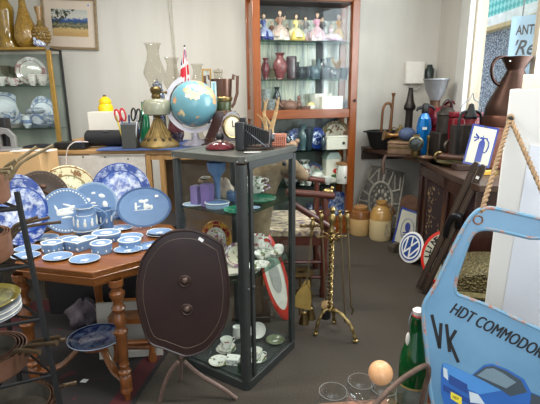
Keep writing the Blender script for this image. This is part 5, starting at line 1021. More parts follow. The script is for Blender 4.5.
P = big(343, FZ, .10); vessel('storage_jar', 'white botanical storage jar with wooden lid in the lower cabinet', 'jar', P, .155, .20, [(0, 0), (.95, 0), (1, .03), (1, .97), (.95, 1), (0, 1)], printed((232, 230, 222), (120, 60, 110), .1, lo=.58, hi=.61, scale=12, rim=9, ink2=(60, 110, 70)), lid=[(1.02, 1.0), (1.05, 1.03), (1.03, 1.14), (0, 1.15)], lidm=wood((140, 96, 56), (176, 130, 80), .5), knob=False)
P = big(331, FZ, .20); t = thing('tea_caddy', 'tall white caddy with a red poppy behind the wooden lidded jar', 'caddy', P, BA); build('body', MB().box((0, 0, .13), (.17, .14, .26)), CREAM, t, bevel=.006); build('roof_lid', MB().prism([(-.09, .26), (.09, .26), (.05, .33), (-.05, .33)], -.075, .075, RX), mat((176, 190, 184), .3), t); build('poppy', MB().ball((.02, -.072, .13), (.03, .004, .028), 12), mat((200, 50, 46), .4), t); build('poppy_leaf', MB().ball((.0, -.072, .075), (.035, .003, .018), 10).tube([(.02, -.073, .10), (.01, -.073, .05)], .003, 6), mat((70, 110, 60), .5), t)
for px, w, h, lab, dep, hnd in ((317, .12, .10, 'green banded white teacup in the lower cabinet', .10, 1), (327.5, .09, .08, 'small plain white cup beside the wooden lidded jar', .08, 1)): vessel('china_cup', lab, 'cup', big(px, FZ, dep), w, h, CUP, CHINA, handles=hnd, yaw=.2)
P = big(317, FZ+.0, .22); vessel('china_teapot', 'white teapot with green band behind the teacup in the lower cabinet', 'teapot', P, .15, .14, POT, CHINA, handles=1, spout=True, lid=[(.6, .86), (.4, .95), (0, 1)], lidm=mat((150, 170, 150), .3), yaw=.2)
P = big(304, FZ, .14); vessel('china_vase', 'vase with red and green leaf painting at the lower shelf middle', 'vase', P, .17, .26, VASE, printed((176, 184, 176), (150, 56, 50), .1, lo=.5, hi=.55, scale=12, rim=9, ink2=(60, 90, 76)))
P = big(291, FZ, .16); vessel('china_jug', 'patterned jug with red and blue sprays behind the deer nose', 'jug', P, .17, .24, POT, printed((176, 180, 176), (160, 60, 50), .1, lo=.5, hi=.55, scale=12, rim=9, ink2=(60, 80, 110)), handles=1)
RB = printed((190, 188, 178), (150, 56, 48), .12, (70, 84, 120), lo=.50, hi=.56, scale=12, rim=.66, ink2=(60, 80, 110))
for px, z, r, dep, lab in ((301, FZ, .12, .23, 'red and blue patterned plate standing behind the leaf painted vase'), (314, FZ, .105, .24, 'red and blue patterned plate standing behind the green banded teapot'), (289, E_Z, .10, .23, 'red and blue patterned plate standing behind the china bird')):
    plate('china_plate', lab, big(px, z, dep), r, RB, 'plate', True, lean=R(6), yaw=-PI/2+BA)
for px, z, w, h, dep, pr, mt, nm, lab, cat in ((287, E_Z, .10, .2, .15, VASE, DKG, 'glass_vase', 'dark smoky vase nearest the hinge side in the lower cabinet', 'vase'), (323.5, E_Z, .07, .15, .09, VASE, mat((60, 72, 84), .15, 0, .5, 30, .6), 'glazed_vase', 'small slate blue vase between the blue plate and the white box', 'vase'), (297, G_Z, .08, .17, .24, VASE, DKG, 'glass_vase', 'dark vase standing behind the plum cut glass vase', 'vase'), (318.5, G_Z, .07, .21, .24, VASE, GRG, 'glass_vase', 'tall grey glass vase behind the round jar', 'vase'), (333, G_Z, .09, .12, .09, POT, DKG, 'glass_pot', 'dark glass pot in front of the gilt leaf ornament', 'pot'), (308, G_Z, .06, .12, .1, BOWL, DKG, 'glass_cup', 'small dark glass cup before the smoky jug', 'cup'), (271, D_Z, .10, .12, .09, BOWL, mat((140, 148, 148), .1, .1, .6, 50, .6), 'crystal_bowl', 'cut crystal bowl in front of the crystal vase', 'bowl'), (284, D_Z, .08, .13, .2, POT, TERR, 'clay_pot', 'brown clay pot behind the clay teapot', 'pot'), (300, HZ_, .12, .16, .12, POT, mat((120, 124, 120), .2, 0, .5, 24, .4), 'stone_pot', 'grey mottled pot on the cabinet floor near the chair', 'pot'), (290, HZ_, .12, .2, .16, VASE, mat((70, 80, 100), .2, 0, .5, 24, .4), 'glazed_vase', 'blue grey mottled vase on the cabinet floor behind the chair', 'vase'), (309, FZ, .07, .09, .08, CUP, CHINA, 'china_cup', 'small white cup in front of the leaf painted vase', 'cup')):
    vessel(nm, lab, cat, big(px, z, dep), w, h, pr, mt)
HZ = .125
P = big(338, HZ, .18); plate('china_plate', 'blue and white willow plate standing on the cabinet floor', P, .15, BLUEWHITE(.15), 'plate', True, lean=R(8), yaw=-PI/2+BA)
for px, w, h, lab, dep in ((322, .15, .17, 'dark blue patterned ginger jar beside the willow plate', .13), (310, .14, .2, 'dark blue glazed jar on the cabinet floor further in', .18)): vessel('ginger_jar', lab, 'jar', big(px, HZ, dep), w, h, POT, mat((44, 52, 76), .15, 0, .5, 24, .5), lid=[(.7, .86), (.6, .95), (0, 1)])

# ================================================================== DEER BUST, CHAIR, SIGN, FIRE TOOLS
DY = 2.80
t = thing('deer_bust', 'taxidermy roe deer head with antlers behind the showcase', 'taxidermy', (Yp(262, 190, DY).x-.02, DY, 0)); o0 = t.location
def dp(px, py, dy=0): return tuple(Yp(px, py, DY+dy)-Vector((o0.x, o0.y, 0)))
path = [dp(250, 232), dp(256, 205), dp(264, 182), dp(275, 166), dp(285, 165), dp(295, 170), dp(303, 175.5), dp(308, 178)]
n = NT('deer_fur'); f1 = n.noise(n.coord((1, 1, 1)), 90, 4, .7); f2 = n.noise(n.coord(), 9, 3); FUR = n.pbr(n.mix(.5, n.ramp(f1, [(.3, (66, 54, 40)), (.7, (132, 112, 86))]), n.ramp(f2, [(.38, (82, 68, 50)), (.62, (150, 126, 96))])), .9, 0, 0, f1, .6, .004)
pth = catmull(path, 5, False); rk = [.13, .115, .098, .088, .076, .052, .038, .022]; rr_ = [r_[0] for r_ in catmull([(x,) for x in rk], 5, False)]
build('head_and_neck', MB().tube(pth, rr_, 20), FUR, t, smooth=80)
for dy, a in ((-.06, 0), (.06, 0)): build('ear', MB().tube([dp(268, 160, dy), dp(262, 152, dy*1.5), dp(256, 146, dy*1.9)], [.02, .032, .004], 10, flat=.5), FUR, t)
build('eye', MB().ball(dp(284.5, 163.5, -.078), .015, 12), BLACK, t); build('nose', MB().ball(dp(307.5, 177, -.004), (.018, .02, .016), 12), mat((40, 30, 26), .3), t)
BONE = mat((176, 144, 100), .6, 0, .3, 30, 0, .5)
for dy, pts_ in ((-.03, [((272, 150), .017), ((271.5, 128), .015), ((276, 112), .011), ((279, 97), .004)]), (.05, [((268, 150), .017), ((266, 128), .014), ((264, 112), .010), ((268, 98), .003)])):
    b = MB().tube([dp(*p[0], dy) for p in pts_], [p[1] for p in pts_], 10); x, y = pts_[1][0]
    b.tube([dp(x, y-2, dy), dp(x-5, y-10, dy), dp(x-9, y-14, dy)], [.010, .007, .002], 8); x, y = pts_[2][0]; b.tube([dp(x, y, dy), dp(x+1, y-9, dy-.03), dp(x-1, y-13, dy-.04)], [.009, .006, .002], 8)
    build('antler', b, BONE, t)
zb_ = Yp(250, 232, DY).z
build('pedestal', MB().box((path[0][0], 0, (zb_+.03)/2), (.16, .16, zb_+.03)), mat((98, 74, 54), .6, 0, .2, 10), t, bevel=.01); build('foot', MB().box((path[0][0], 0, .02), (.26, .26, .04)), DKW, t, bevel=.006)
# oval red rimmed sign behind the showcase
P = Zp(287, 323, .002); P = Vector((P.x, P.y+.03, .002)); P.y = 2.70; P.x = Yp(287, 320, 2.70).x
M_ = frame_mat(P, R(-62), R(12)) @ Matrix.Rotation(R(10), 4, 'Z') @ Matrix.Diagonal((.52, .97, 1, 1))
t = thing('oval_sign', 'red rimmed oval enamel sign leaning behind the showcase', 'sign', matrix=M_); Hs = .33
build('rim', MB().lathe([(.125, -.004), (.16, -.004), (.165, .003), (.16, .008), (.125, .006)], 40, Matrix.Translation((0, Hs, 0)), sy=Hs/.165), mat((196, 52, 40), .3, 0, .08, 8, .4), t); build('face', MB().lathe([(0, .003), (.128, .003), (.128, -.003), (0, -.003)], 40, Matrix.Translation((0, Hs, 0)), sy=Hs/.165), mat((226, 220, 208), .3, 0, .08, 8, .4), t); build('emblem', MB().lathe([(0, .006), (.07, .006), (.07, .003)], 30, Matrix.Translation((0, Hs, 0)), sy=1.8), mat((168, 166, 160), .4), t)
# armchair
RED = wood((62, 28, 20), (92, 44, 31), .35, 1, 'X', .3)
t = thing('timber_armchair', 'reddish timber armchair with tapestry seat behind the fire irons', 'chair', (.2, 3.25, 0)); c0 = t.location
def cp(px, py, Y): return tuple(Yp(px, py, Y)-c0)
a, b_ = cp(286, 192, 3.0), cp(334, 196, 3.05)
build('armrest', MB().tube([a, b_], .026, 12), RED, t); build('armrest', MB().tube([(a[0]-.05, .35, a[2]+.02), (b_[0], .35, b_[2])], .024, 12), RED, t)
build('brace', MB().tube([cp(292, 203, 3.02), cp(334, 230, 3.02)], .024, 10), RED, t)
tpos = cp(325, 196, 3.05); build('post', MB().lathe([(.024, 0), (.03, .05), (.02, .1), (.032, .25), (.022, .3), (.028, .46), (.03, .5), (.02, .54), (.03, .6), (.036, .66), (.022, .70), (.03, .74), (.018, tpos[2]-.0)], 16, Matrix.Translation((tpos[0], tpos[1], 0))), RED, t)
build('post', MB().lathe([(.024, 0), (.03, .05), (.02, .1), (.032, .25), (.028, .46), (.022, .7), (.018, tpos[2])], 14, Matrix.Translation((tpos[0], .35, 0))), RED, t)
for y in (tpos[1], .35): build('post', MB().tube([(-.30, y, 0), (-.30, y, .84)], .024, 10), RED, t)
n = NT('tapestry'); f1 = n.noise(n.coord((1, 3, 1)), 20, 4); TAPS = n.pbr(n.ramp(f1, [(.38, (58, 60, 96)), (.48, (150, 132, 108)), (.6, (196, 182, 156))]), .9, 0, 0, f1, .3, .004)
sx1 = tpos[0]; build('seat', MB().box(((sx1-.30)/2, .08, .50), (sx1+.28, .56, .06)), TAPS, t, bevel=.015); build('seat_rail', MB().box(((sx1-.30)/2, tpos[1]+.01, .44), (sx1+.3, .03, .06)).box(((sx1-.30)/2, .35, .44), (sx1+.3, .03, .06)).box((sx1, .08, .44), (.03, .5, .06)), RED, t)
build('stretcher', MB().tube([(-.3, tpos[1], .28), (sx1, tpos[1], .28)], .014, 8).tube([(-.3, tpos[1], .16), (sx1, tpos[1], .16)], .014, 8).tube([(sx1, tpos[1], .2), (sx1, .35, .2)], .014, 8), RED, t)
b = MB()
for k in range(20): pass
rp = [cp(300+k*1.6, 222-k*.28+1.4*math.sin(k*2.1), 3.06) for k in range(20)]
zt = max(p[2] for p in rp); rp = [(p[0], p[1]+.05, .54+.006*math.sin(k*1.9)) for k, p in enumerate(rp)]
o = build('gilt_rope', MB().tube([tuple(Vector(p)+c0) for p in rp], .010, 8), BRASS_D); tag(o, 'twisted gilt rope trim lying on the tapestry chair seat', 'rope')
P = Vector(cp(331, 207, 3.1))+c0; t = thing('brass_bird', 'small brass bird ornament perched above the chair arm end', 'ornament', (tpos[0]+c0.x+.02, tpos[1]+c0.y, tpos[2]+.001)); build('body', MB().ball((0, 0, .03), (.04, .022, .025), 14).ball((.03, 0, .055), .014, 10), BRASS, t); build('stand', MB().lathe([(0, 0), (.02, 0), (.016, .01), (0, .02)], 12), BRASS, t)

# fire irons
P = Vector((.405, 2.52, 0)); t = thing('companion_set', 'brass fire iron stand with a twisted column and arched feet', 'stand', P)
tz = Yp(331, 207, 2.52).z
q = MB(); tw = [(.011*math.cos(k*.55), .011*math.sin(k*.55), .165+(tz-.2-.12)*k/110) for k in range(111)]; q.tube(tw, .0065, 8); tw = [(-.011*math.cos(k*.55), -.011*math.sin(k*.55), .165+(tz-.2-.12)*k/110) for k in range(111)]; q.tube(tw, .0065, 8); CX = Yp(331, 260, 2.52).x-P.x
FT = Matrix.Translation((CX, 0, 0)); q.v = [tuple(FT @ Vector(v_)) for v_ in q.v]; build('twisted_column', q, BRASS, t)
build('finial', MB().lathe([(.012, tz-.17), (.022, tz-.15), (.012, tz-.12), (.02, tz-.09), (.024, tz-.06), (.012, tz-.04), (.02, tz-.015), (.012, tz), (0, tz)], 16, FT), BRASS, t)
for (px, py) in ((316, 334), (355, 341), (334, 322)):
    g = Zp(px, py, .012)-P; build('foot', MB().tube(catmull([(CX, 0, .165), (CX+(g.x-CX)*.35, g.y*.35, .172), (CX+(g.x-CX)*.8, g.y*.8, .11), (g.x, g.y, .03), (g.x+.01*(1 if g.x > 0 else -1), g.y-.005, .012)], 6, False), [.011+.003*math.sin(k*1.9) for k in range(25)], 8).ball((g.x, g.y, .012), .014, 8), BRASS, t)
hz = Yp(331, 236, 2.52).z
for s in ((-.085, -.02), (-.04, .07), (.05, .06), (.085, -.01), (.02, -.09)): build('hook', MB().tube(catmull([(CX, 0, hz-.04), (CX+s[0]*.5, s[1]*.5, hz+.0), (CX+s[0], s[1], hz), (CX+s[0]*1.25, s[1]*1.25, hz+.03)], 4, False), .005, 6), BRASS, t)
tools = (('shovel', 'brass fire shovel with a broad pan hanging from the companion set', 313, 218, 307, 283), ('brush', 'black bristled hearth brush hanging from the companion set', 321, 211, 326, 300), ('poker', 'straight steel poker hanging on the companion set', 340, 211, 345, 318), ('tongs', 'steel fire tongs hanging outermost on the companion set', 347, 211, 351, 306))
for i, (nm, lab, x0, y0, x1, y1) in enumerate(tools):
    s = ((-.085, -.02), (-.04, .07), (.05, .06), (.085, -.01))[i]; yy = P.y+s[1]-.012
    A_, B_ = Yp(x0, y0, yy), Yp(x1, y1, yy); t = thing('fire_'+nm, lab, nm, B_); d_ = A_-B_; L_ = d_.length; dn = d_.normalized()
    Mz = Vector((0, 0, 1)).rotation_difference(dn).to_matrix().to_4x4()
    build('shaft', MB().tube([(0, 0, .0), (0, 0, L_-.11)], .0055, 8, M=Mz), mat((140, 126, 100), .35, .8), t); build('grip', MB().lathe([(.008, L_-.12), (.014, L_-.10), (.008, L_-.08), (.014, L_-.05), (.016, L_-.03), (.008, L_-.015), (.014, L_), (0, L_+.008)], 12, Mz), BRASS, t)
    if nm == 'shovel': build('pan', MB().prism([(-.012, .02), (.012, .02), (.055, -.10), (.06, -.16), (-.06, -.16), (-.055, -.10)], -.002, .002, Matrix.Rotation(R(15), 4, 'Y') @ Matrix.Rotation(R(78), 4, 'X')), mat((150, 124, 66), .4, .8, .2), t, bevel=.001); build('pan_wall', MB().tube([(-.06, -.0, -.15), (-.05, -.01, -.06), (0, 0, .0), (.05, -.01, -.06), (.06, 0, -.15)], .005, 6, M=Matrix.Rotation(R(15), 4, 'Y')), BRASS_D, t)
    if nm == 'brush': build('ferrule', MB().lathe([(.01, .0), (.028, -.02), (.03, -.05), (0, -.05)], 14), mat((196, 160, 110), .4), t); build('bristles', MB().lathe([(.028, -.05), (.032, -.11), (.03, -.125), (0, -.125)], 16), BLACK, t)
    if nm == 'tongs': build('jaw', MB().tube([(0, 0, 0), (.012, 0, -.03), (.002, 0, -.06)], .005, 6, M=Mz), BRASS_D, t)
    if nm == 'poker': build('tip', MB().lathe([(.004, -.03), (.009, -.015), (.006, 0)], 10, Mz), BRASS_D, t)
# brass trivet stand beside the shovel
P = Zp(300, 330, 0); P = Vector((Yp(301, 290, 2.86).x, 2.86, 0)); t = thing('brass_trivet', 'low brass trivet stand with pierced top behind the fire shovel', 'trivet', P); zt = Yp(300, 272, 2.86).z
build('top', MB().lathe([(.02, zt-.012), (.085, zt-.012), (.09, zt), (.02, zt)], 20, wob=lambda a, z: 1+.1*math.cos(6*a)), BRASS_D, t)
for k in range(3): a = 2*PI*k/3+.4; build('leg', MB().tube(catmull([(.06*math.cos(a), .06*math.sin(a), zt-.01), (.075*math.cos(a), .075*math.sin(a), zt*.6), (.05*math.cos(a), .05*math.sin(a), zt*.3), (.09*math.cos(a), .09*math.sin(a), 0)], 5, False), .009, 8), BRASS_D, t)
for k, (px, py, lab) in enumerate(((311, 296, 'small brass bell standing behind the fire shovel pan'), (304, 312, 'squat brass bell nearest the showcase corner behind the shovel'))):
    P = Vector((Yp(px, py, 2.72-.06*k).x, 2.72-.06*k, .001)); vessel('brass_bell', lab, 'bell', P, .07, .13, [(0, 0), (1, 0), (.9, .15), (.6, .45), (.5, .6), (.12, .68), (.1, .85), (.16, .95), (0, 1)], BRASS_D)
# ================================================================== RIGHT BENCH AND DARK CABINET
BZ = .90
BENCHW = wood((46, 31, 23), (76, 52, 37), .5, 1, 'Y')
t = thing('corner_bench', 'worn dark timber bench top running along the window wall', 'bench', (0, 0, 0))
pl = [(1.04, 4.99), (1.04, 4.86), (1.14, 4.70), (1.385, 4.02), (1.335, 3.25), (1.355, 2.78), (1.83, 2.78), (1.83, 4.99)]
build('worktop', MB().prism(pl, BZ-.045, BZ), BENCHW, t, bevel=.004)
build('back_cleat', MB().box((1.42, 4.99, .80), (.74, .04, .1)), BENCHW, t); 
MAHO = wood((40, 22, 18), (66, 36, 28), .28, 1, 'Z', .4)
t = thing('dark_cabinet', 'dark mahogany cabinet with an embroidered flower panel under the bench', 'cabinet', (0, 0, 0))
f0, f1_ = Vector((1.405, 4.0, 0)), Vector((1.375, 2.86, 0)); fd = (f1_-f0).normalized(); fn = Vector((-fd.y, fd.x, 0)); fn = fn if fn.x < 0 else -fn; FL = (f1_-f0).length
FM = Matrix.Translation(f0) @ Matrix((fd, Vector((0, 0, 1)), -fn)).transposed().to_4x4()      # x along front, y up, z into the cabinet
build('body', MB().prism([(f0.x, f0.y), (f1_.x, f1_.y), (1.79, 2.86), (1.79, 4.02), (1.41, 4.02)], .02, BZ-.046), MAHO, t, bevel=.004)
q = MB()
for x0, x1, y0, y1 in ((.0, .07, .03, .85), (.17, .22, .03, .85), (.62, .70, .03, .85), (.93, 1.0, .03, .85), (.0, 1.0, .03, .12), (.0, 1.0, .75, .85)): q.box(((x0+x1)/2, (y0+y1)/2, -.012), (x1-x0, y1-y0, .024), FM)
build('frame_moulding', q, MAHO, t, bevel=.006)
n = NT('embroidery'); v = n.coord(); f1 = n.noise(v, 34, 4, .6); f2 = n.noise(v, 5, 2); g = n.math('MULTIPLY', n.math('GREATER_THAN', f1, .56), n.math('GREATER_THAN', f2, .52)); f3 = n.noise(v, 60, 2)
EMB = n.pbr(n.mix(g, (42, 26, 28), n.ramp(f3, [(.35, (150, 110, 72)), (.5, (196, 168, 120)), (.6, (120, 110, 66)), (.7, (150, 90, 70))])), .85)
build('embroidered_panel', MB().box((.42, .435, -.004), (.40, .63, .008), FM), EMB, t); build('side_panel', MB().box((.12, .435, -.003), (.10, .6, .006), FM), mat((44, 24, 20), .3), t)
def bn(px, py, z=BZ): P = Zp(px, py, z); return Vector((min(P.x, 1.74), P.y, z+.002))
def by(px, Y_, z=BZ): q_ = Yz(px, Y_, z); return Vector((min(q_.x, 1.76), Y_, z+.002))
# cast iron pot and horn
P = by(382, 4.74); w = met(29, P); t = thing('cast_iron_pot', 'black cast iron pot with pouring lips at the end of the bench', 'pot', P); build('bowl', MB().lathe([(0, 0), (w*.34, 0), (w*.40, .02), (w*.5, .17), (w*.54, .185), (w*.5, .19), (w*.36, .03), (0, .02)], 32, wob=lambda a, z: 1+(.10 if abs(math.cos(a)) > .97 and z > .16 else 0)), IRON, t); build('lug', MB().box((-w*.57, 0, .18), (.05, .06, .014)).box((w*.57, 0, .18), (.05, .06, .014)), IRON, t)
P = by(386, 4.80); zt = Yp(388, 96, 4.80).z-BZ; t = thing('brass_horn', 'slim brass horn with a hooped tube standing behind the iron pot', 'horn', P); hx = met(11, P)
b = MB(); b.tube(catmull([(-hx*.55, 0, 0), (-hx*.5, 0, zt*.45), (-hx*.45, 0, zt*.72), (-hx*.25, 0, zt*.84), (hx*.15, 0, zt*.85), (hx*.34, 0, zt*.76)], 6, False), .014, 8); b.tube([(hx*.22, 0, 0), (hx*.36, 0, zt*.72), (hx*.42, 0, zt)], [.022, .014, .012], 10); build('tube', b, mat((126, 86, 56), .4, .7, .2), t); build('mouthpiece', MB().lathe([(.012, zt-.01), (.022, zt+.02), (.02, zt+.03), (0, zt+.03)], 12, Matrix.Translation((hx*.42, 0, 0))), mat((120, 80, 52), .4, .7, .2), t)
P = by(407, 4.72); zt = Yp(409, 88, 4.72).z-BZ; t = thing('hose_nozzle', 'tall dark metal hose nozzle standing upright on the bench', 'nozzle', P); build('tube', MB().lathe([(0, 0), (.045, 0), (.05, .03), (.04, .05), (.038, zt*.62), (.05, zt*.66), (.055, zt*.72), (.04, zt*.78), (.022, zt*.98), (.026, zt), (0, zt)], 20), mat((66, 62, 58), .4, .6, .2), t); build('collar', MB().lathe([(.052, zt*.64), (.06, zt*.66), (.06, zt*.71), (.05, zt*.73)], 20), mat((52, 50, 48), .4, .6), t); build('spanner_lug', MB().tube([(0, 0, zt*.25), (.11, -.03, zt*.25)], .01, 8), BRASS_D, t)
P = by(399, 4.60); t = vessel('brass_lamp', 'small old brass lamp beside the hose nozzle', 'lamp', P, .16, .26, [(0, 0), (.9, 0), (.9, .1), (.7, .15), (.75, .5), (1, .56), (.9, .62), (.5, .8), (.2, .9), (.12, 1), (0, 1)], BRASS_D, handles=1, yaw=2.6, hr=.06)
P = bn(402, 154); t = thing('wooden_box', 'old carved wooden box under the blue bulb horn', 'box', P, R(-25)); build('body', MB().box((0, 0, .05), (.26, .16, .10)), mat((108, 82, 60), .6, 0, .3, 20, 0, .4), t, bevel=.01); build('lid', MB().box((0, 0, .112), (.27, .17, .026)), mat((128, 98, 70), .6, 0, .3, 20, 0, .4), t, bevel=.01); build('brass_edge', MB().box((0, -.082, .07), (.26, .006, .014)), BRASS_D, t); BX = P
t = thing('bulb_horn', 'brass bulb horn with a blue grey rubber bulb on the wooden box', 'horn', P+Vector((0, 0, .126))); build('bulb', MB().ball((.03, -.02, .065), (.085, .066, .065), 20), mat((62, 76, 104), .6, 0, .12, 20), t); build('trumpet', MB().tube([(-.04, -.01, .06), (-.10, 0, .055), (-.16, 0, .055), (-.19, 0, .06)], [.02, .018, .03, .055], 14), mat((150, 110, 66), .35, .8, .2), t)
P = Zp(392, 158, BZ-.001); o = build('leather_strap', MB().prism([(-.11, -.02), (.10, -.025), (.12, .02), (-.1, .025)], 0, .012).tube([(-.1, -.02, .006), (-.13, -.05, -.05), (-.12, -.055, -.16)], .016, 6), mat((70, 46, 34), .6, 0, .2)); o.location = (P.x+.06, P.y+.1, BZ+.002); tag(o, 'brown leather strap hanging over the bench edge below the iron pot', 'strap')
# soda siphon
P = bn(424, 157); P.y += .25; P = by(422, 4.30); t = thing('soda_siphon', 'bright blue faceted soda siphon with a black head on the bench', 'siphon', P); h = Yp(422, 112, 4.30).z-BZ; w = met(14, P)
build('bottle', MB().lathe([(0, 0), (w*.5, 0), (w*.52, .02), (w*.52, h*.66), (w*.42, h*.84), (w*.2, h*.98), (0, h)], 10), mat((10, 112, 186), .15, .3, .15, 8, .6), t, smooth=0); build('head', MB().lathe([(w*.2, h*.95), (w*.24, h*.98), (w*.24, h*1.14), (w*.12, h*1.2), (0, h*1.2)], 14).tube([(0, 0, h*1.12), (-w*.5, 0, h*1.08), (-w*.6, 0, h*1.02)], [.018, .016, .012], 8).tube([(0, 0, h*1.15), (w*.45, 0, h*1.12), (w*.7, 0, h*1.04)], [.018, .014, .01], 8), BLACK, t); build('label', MB().box((-w*.12, -w*.5, h*.62), (.04, .01, .025)), WHITE, t)
# coffee grinder
P = by(433, 4.42); P.x -= .02; REDM = mat((124, 22, 36), .25, .1, .12, 8, .5); t = thing('coffee_grinder', 'red cast coffee grinder with a polished steel hopper', 'grinder', P, R(15)); zh0, zh1 = Yp(431, 101, 4.42).z-BZ, Yp(431, 79, 4.42).z-BZ; hw2 = met(11.5, P)
build('hopper', MB().lathe([(.03, zh0-.06), (.045, zh0), (hw2*.8, zh0+(zh1-zh0)*.45), (hw2*.98, zh1-.02), (hw2*1.08, zh1-.01), (hw2*1.08, zh1), (hw2*.95, zh1), (hw2*.75, zh0+(zh1-zh0)*.5), (0, zh0+.03)], 30), mat((168, 170, 174), .34, .55, .06), t); build('throat', MB().lathe([(.05, zh0-.10), (.045, zh0-.02), (.05, zh0+.005), (0, zh0+.005)], 18), COPPER_D, t)
b = MB().tube([(-.10, 0, zh0-.16), (-.06, 0, zh0-.16), (.14, 0, zh0-.16), (.17, 0, zh0-.16)], [.06, .11, .115, .08], 22); b.lathe([(.13, 0), (.14, .02), (.07, .06), (.06, zh0-.24), (.09, zh0-.16), (0, zh0-.12)], 22); build('body', b, REDM, t); build('wheel', MB().tube([(.185, .15*math.cos(2*PI*k/24), zh0-.16+.15*math.sin(2*PI*k/24)) for k in range(24)], .014, 8, True).tube([(.185, -.15, zh0-.16), (.185, .15, zh0-.16)], .01, 6).tube([(.185, 0, zh0-.31), (.185, 0, zh0-.01)], .01, 6), REDM, t); build('chute', MB().tube([(-.10, -.02, zh0-.16), (-.15, -.04, zh0-.24)], [.03, .024], 10), BRASS_D, t)
# railway lantern
TIN = mat((58, 52, 46), .5, .5, .3, 16, 0, .4)
P = by(443, 4.06); w = met(24, P); zz = lambda y: Yp(443, y, 4.06).z-BZ
t = thing('railway_lantern', 'old dark tin railway lantern with domed chimney on the bench', 'lantern', P, R(10)); zb_, zm, zt = zz(132), zz(116), zz(108)
build('body', MB().box((0, 0, zb_/2), (w*.95, w*.8, zb_)), TIN, t, bevel=.01); build('chimney', MB().lathe([(w*.36, zb_), (w*.36, zm), (w*.40, zm+.01), (w*.36, zm+.03), (w*.2, zt), (0, zt+.01)], 24), TIN, t); build('carry_handle', MB().tube(catmull([(-w*.3, 0, zm), (-w*.2, 0, zt+.03), (0, 0, zt+.07), (w*.2, 0, zt+.03), (w*.3, 0, zm)], 5, False), .006, 6), IRON, t); build('lens_ring', MB().lathe([(.05, 0), (.06, .02), (.05, .03), (0, .02)], 20, Matrix.Translation((-.01, -w*.4, zb_*.5)) @ RX), mat((96, 88, 78), .4, .7), t)
P = bn(418, 159); t = thing('carbide_lamp', 'round brass rimmed carbide lamp facing out at the bench edge', 'lamp', P+Vector((.0, .08, 0)), R(-20)); r = met(7.5, P); 
build('reflector', MB().lathe([(r*.9, .05), (r, .0), (r*.82, -.01), (r*.75, .01), (0, .05)], 26, Matrix.Translation((0, -.03, .13)) @ RX @ Matrix.Rotation(PI, 4, 'X')), mat((130, 124, 100), .35, .8, .2), t); build('lens', MB().lathe([(0, .008), (r*.72, .0)], 22, Matrix.Translation((0, -.035, .13)) @ RX), mat((56, 60, 56), .1, .2, .3, 12, .5), t); build('tank', MB().lathe([(0, 0), (.04, 0), (.045, .02), (.035, .10), (.03, .13), (0, .13)], 18, Matrix.Translation((0, .03, 0))), BRASS_D, t); build('cap', MB().box((0, .0, .13+r*1.05), (.06, .05, .02)), BRASS_D, t)
P = bn(431, 159); vessel('brass_candlestick', 'slim brass candlestick between the carbide lamp and the lantern', 'candlestick', P+Vector((0, .1, 0)), .08, .20, [(0, 0), (1, 0), (1, .05), (.3, .12), (.2, .3), (.3, .4), (.2, .6), (.3, .8), (.45, .92), (.4, 1), (0, 1)], BRASS)
P = bn(425, 162); vessel('copper_dish', 'small shallow copper dish at the bench edge', 'dish', P+Vector((.03, .04, 0)), .17, .035, BOWL, COPPER_D)
# hurricane lamp
P = by(466, 3.72); zz = lambda y: Yp(466, y, 3.72).z-BZ; t = thing('hurricane_lamp', 'black hurricane lamp with tall wire bail beside the enamel sign', 'lamp', P, R(5)); w = met(18, P); zA, zB, zC = zz(140), zz(118), zz(112)
build('tank', MB().lathe([(0, 0), (w*.6, 0), (w*.62, .03), (w*.5, .07), (0, .08)], 24), IRON, t); build('glass_globe', MB().lathe([(w*.3, .08), (w*.44, zA*.75), (w*.3, zB-.01)], 24), VESSEL, t); build('crown', MB().lathe([(w*.32, zB-.01), (w*.36, zB+.01), (w*.2, zC+.01), (w*.12, zC+.06), (0, zC+.07)], 20), IRON, t)
for s in (-1, 1): build('side_tube', MB().tube(catmull([(s*w*.5, 0, .05), (s*w*.62, 0, zA), (s*w*.6, 0, zB), (s*w*.4, 0, zB+.045), (s*w*.1, 0, zB+.05)], 5, False), .012, 8), IRON, t)
zD = zz(96); build('wire_bail', MB().tube(catmull([(-w*.6, 0, zB), (-w*.58, 0, zB+.08), (-w*.35, 0, zD-.05), (-w*.12, 0, zD-.03), (0, 0, zD+.02), (w*.12, 0, zD-.03), (w*.35, 0, zD-.05), (w*.58, 0, zB+.08), (w*.6, 0, zB)], 5, False), .004, 6), STEEL, t)
P = by(478, 4.0); h = Yp(480, 112, 4.0).z-BZ; t = thing('red_cash_box', 'dark red metal box behind the hurricane lamp on the bench', 'box', P, R(5)); build('body', MB().box((-.03, 0, (h-.05)/2), (.26, .2, h-.05)), REDM, t, bevel=.008); build('lid', MB().box((-.03, 0, h-.02), (.27, .21, .05)), REDM, t, bevel=.012)
P = by(479, 3.86); o = build('leather_case', MB().prism(rrect(-.17, -.06, .17, .06, .02), 0, Yp(479, 125, 3.86).z-BZ), mat((52, 44, 40), .6, 0, .3), bevel=.008); o.location = P; tag(o, 'dark leather case standing behind the hurricane lamp', 'case')
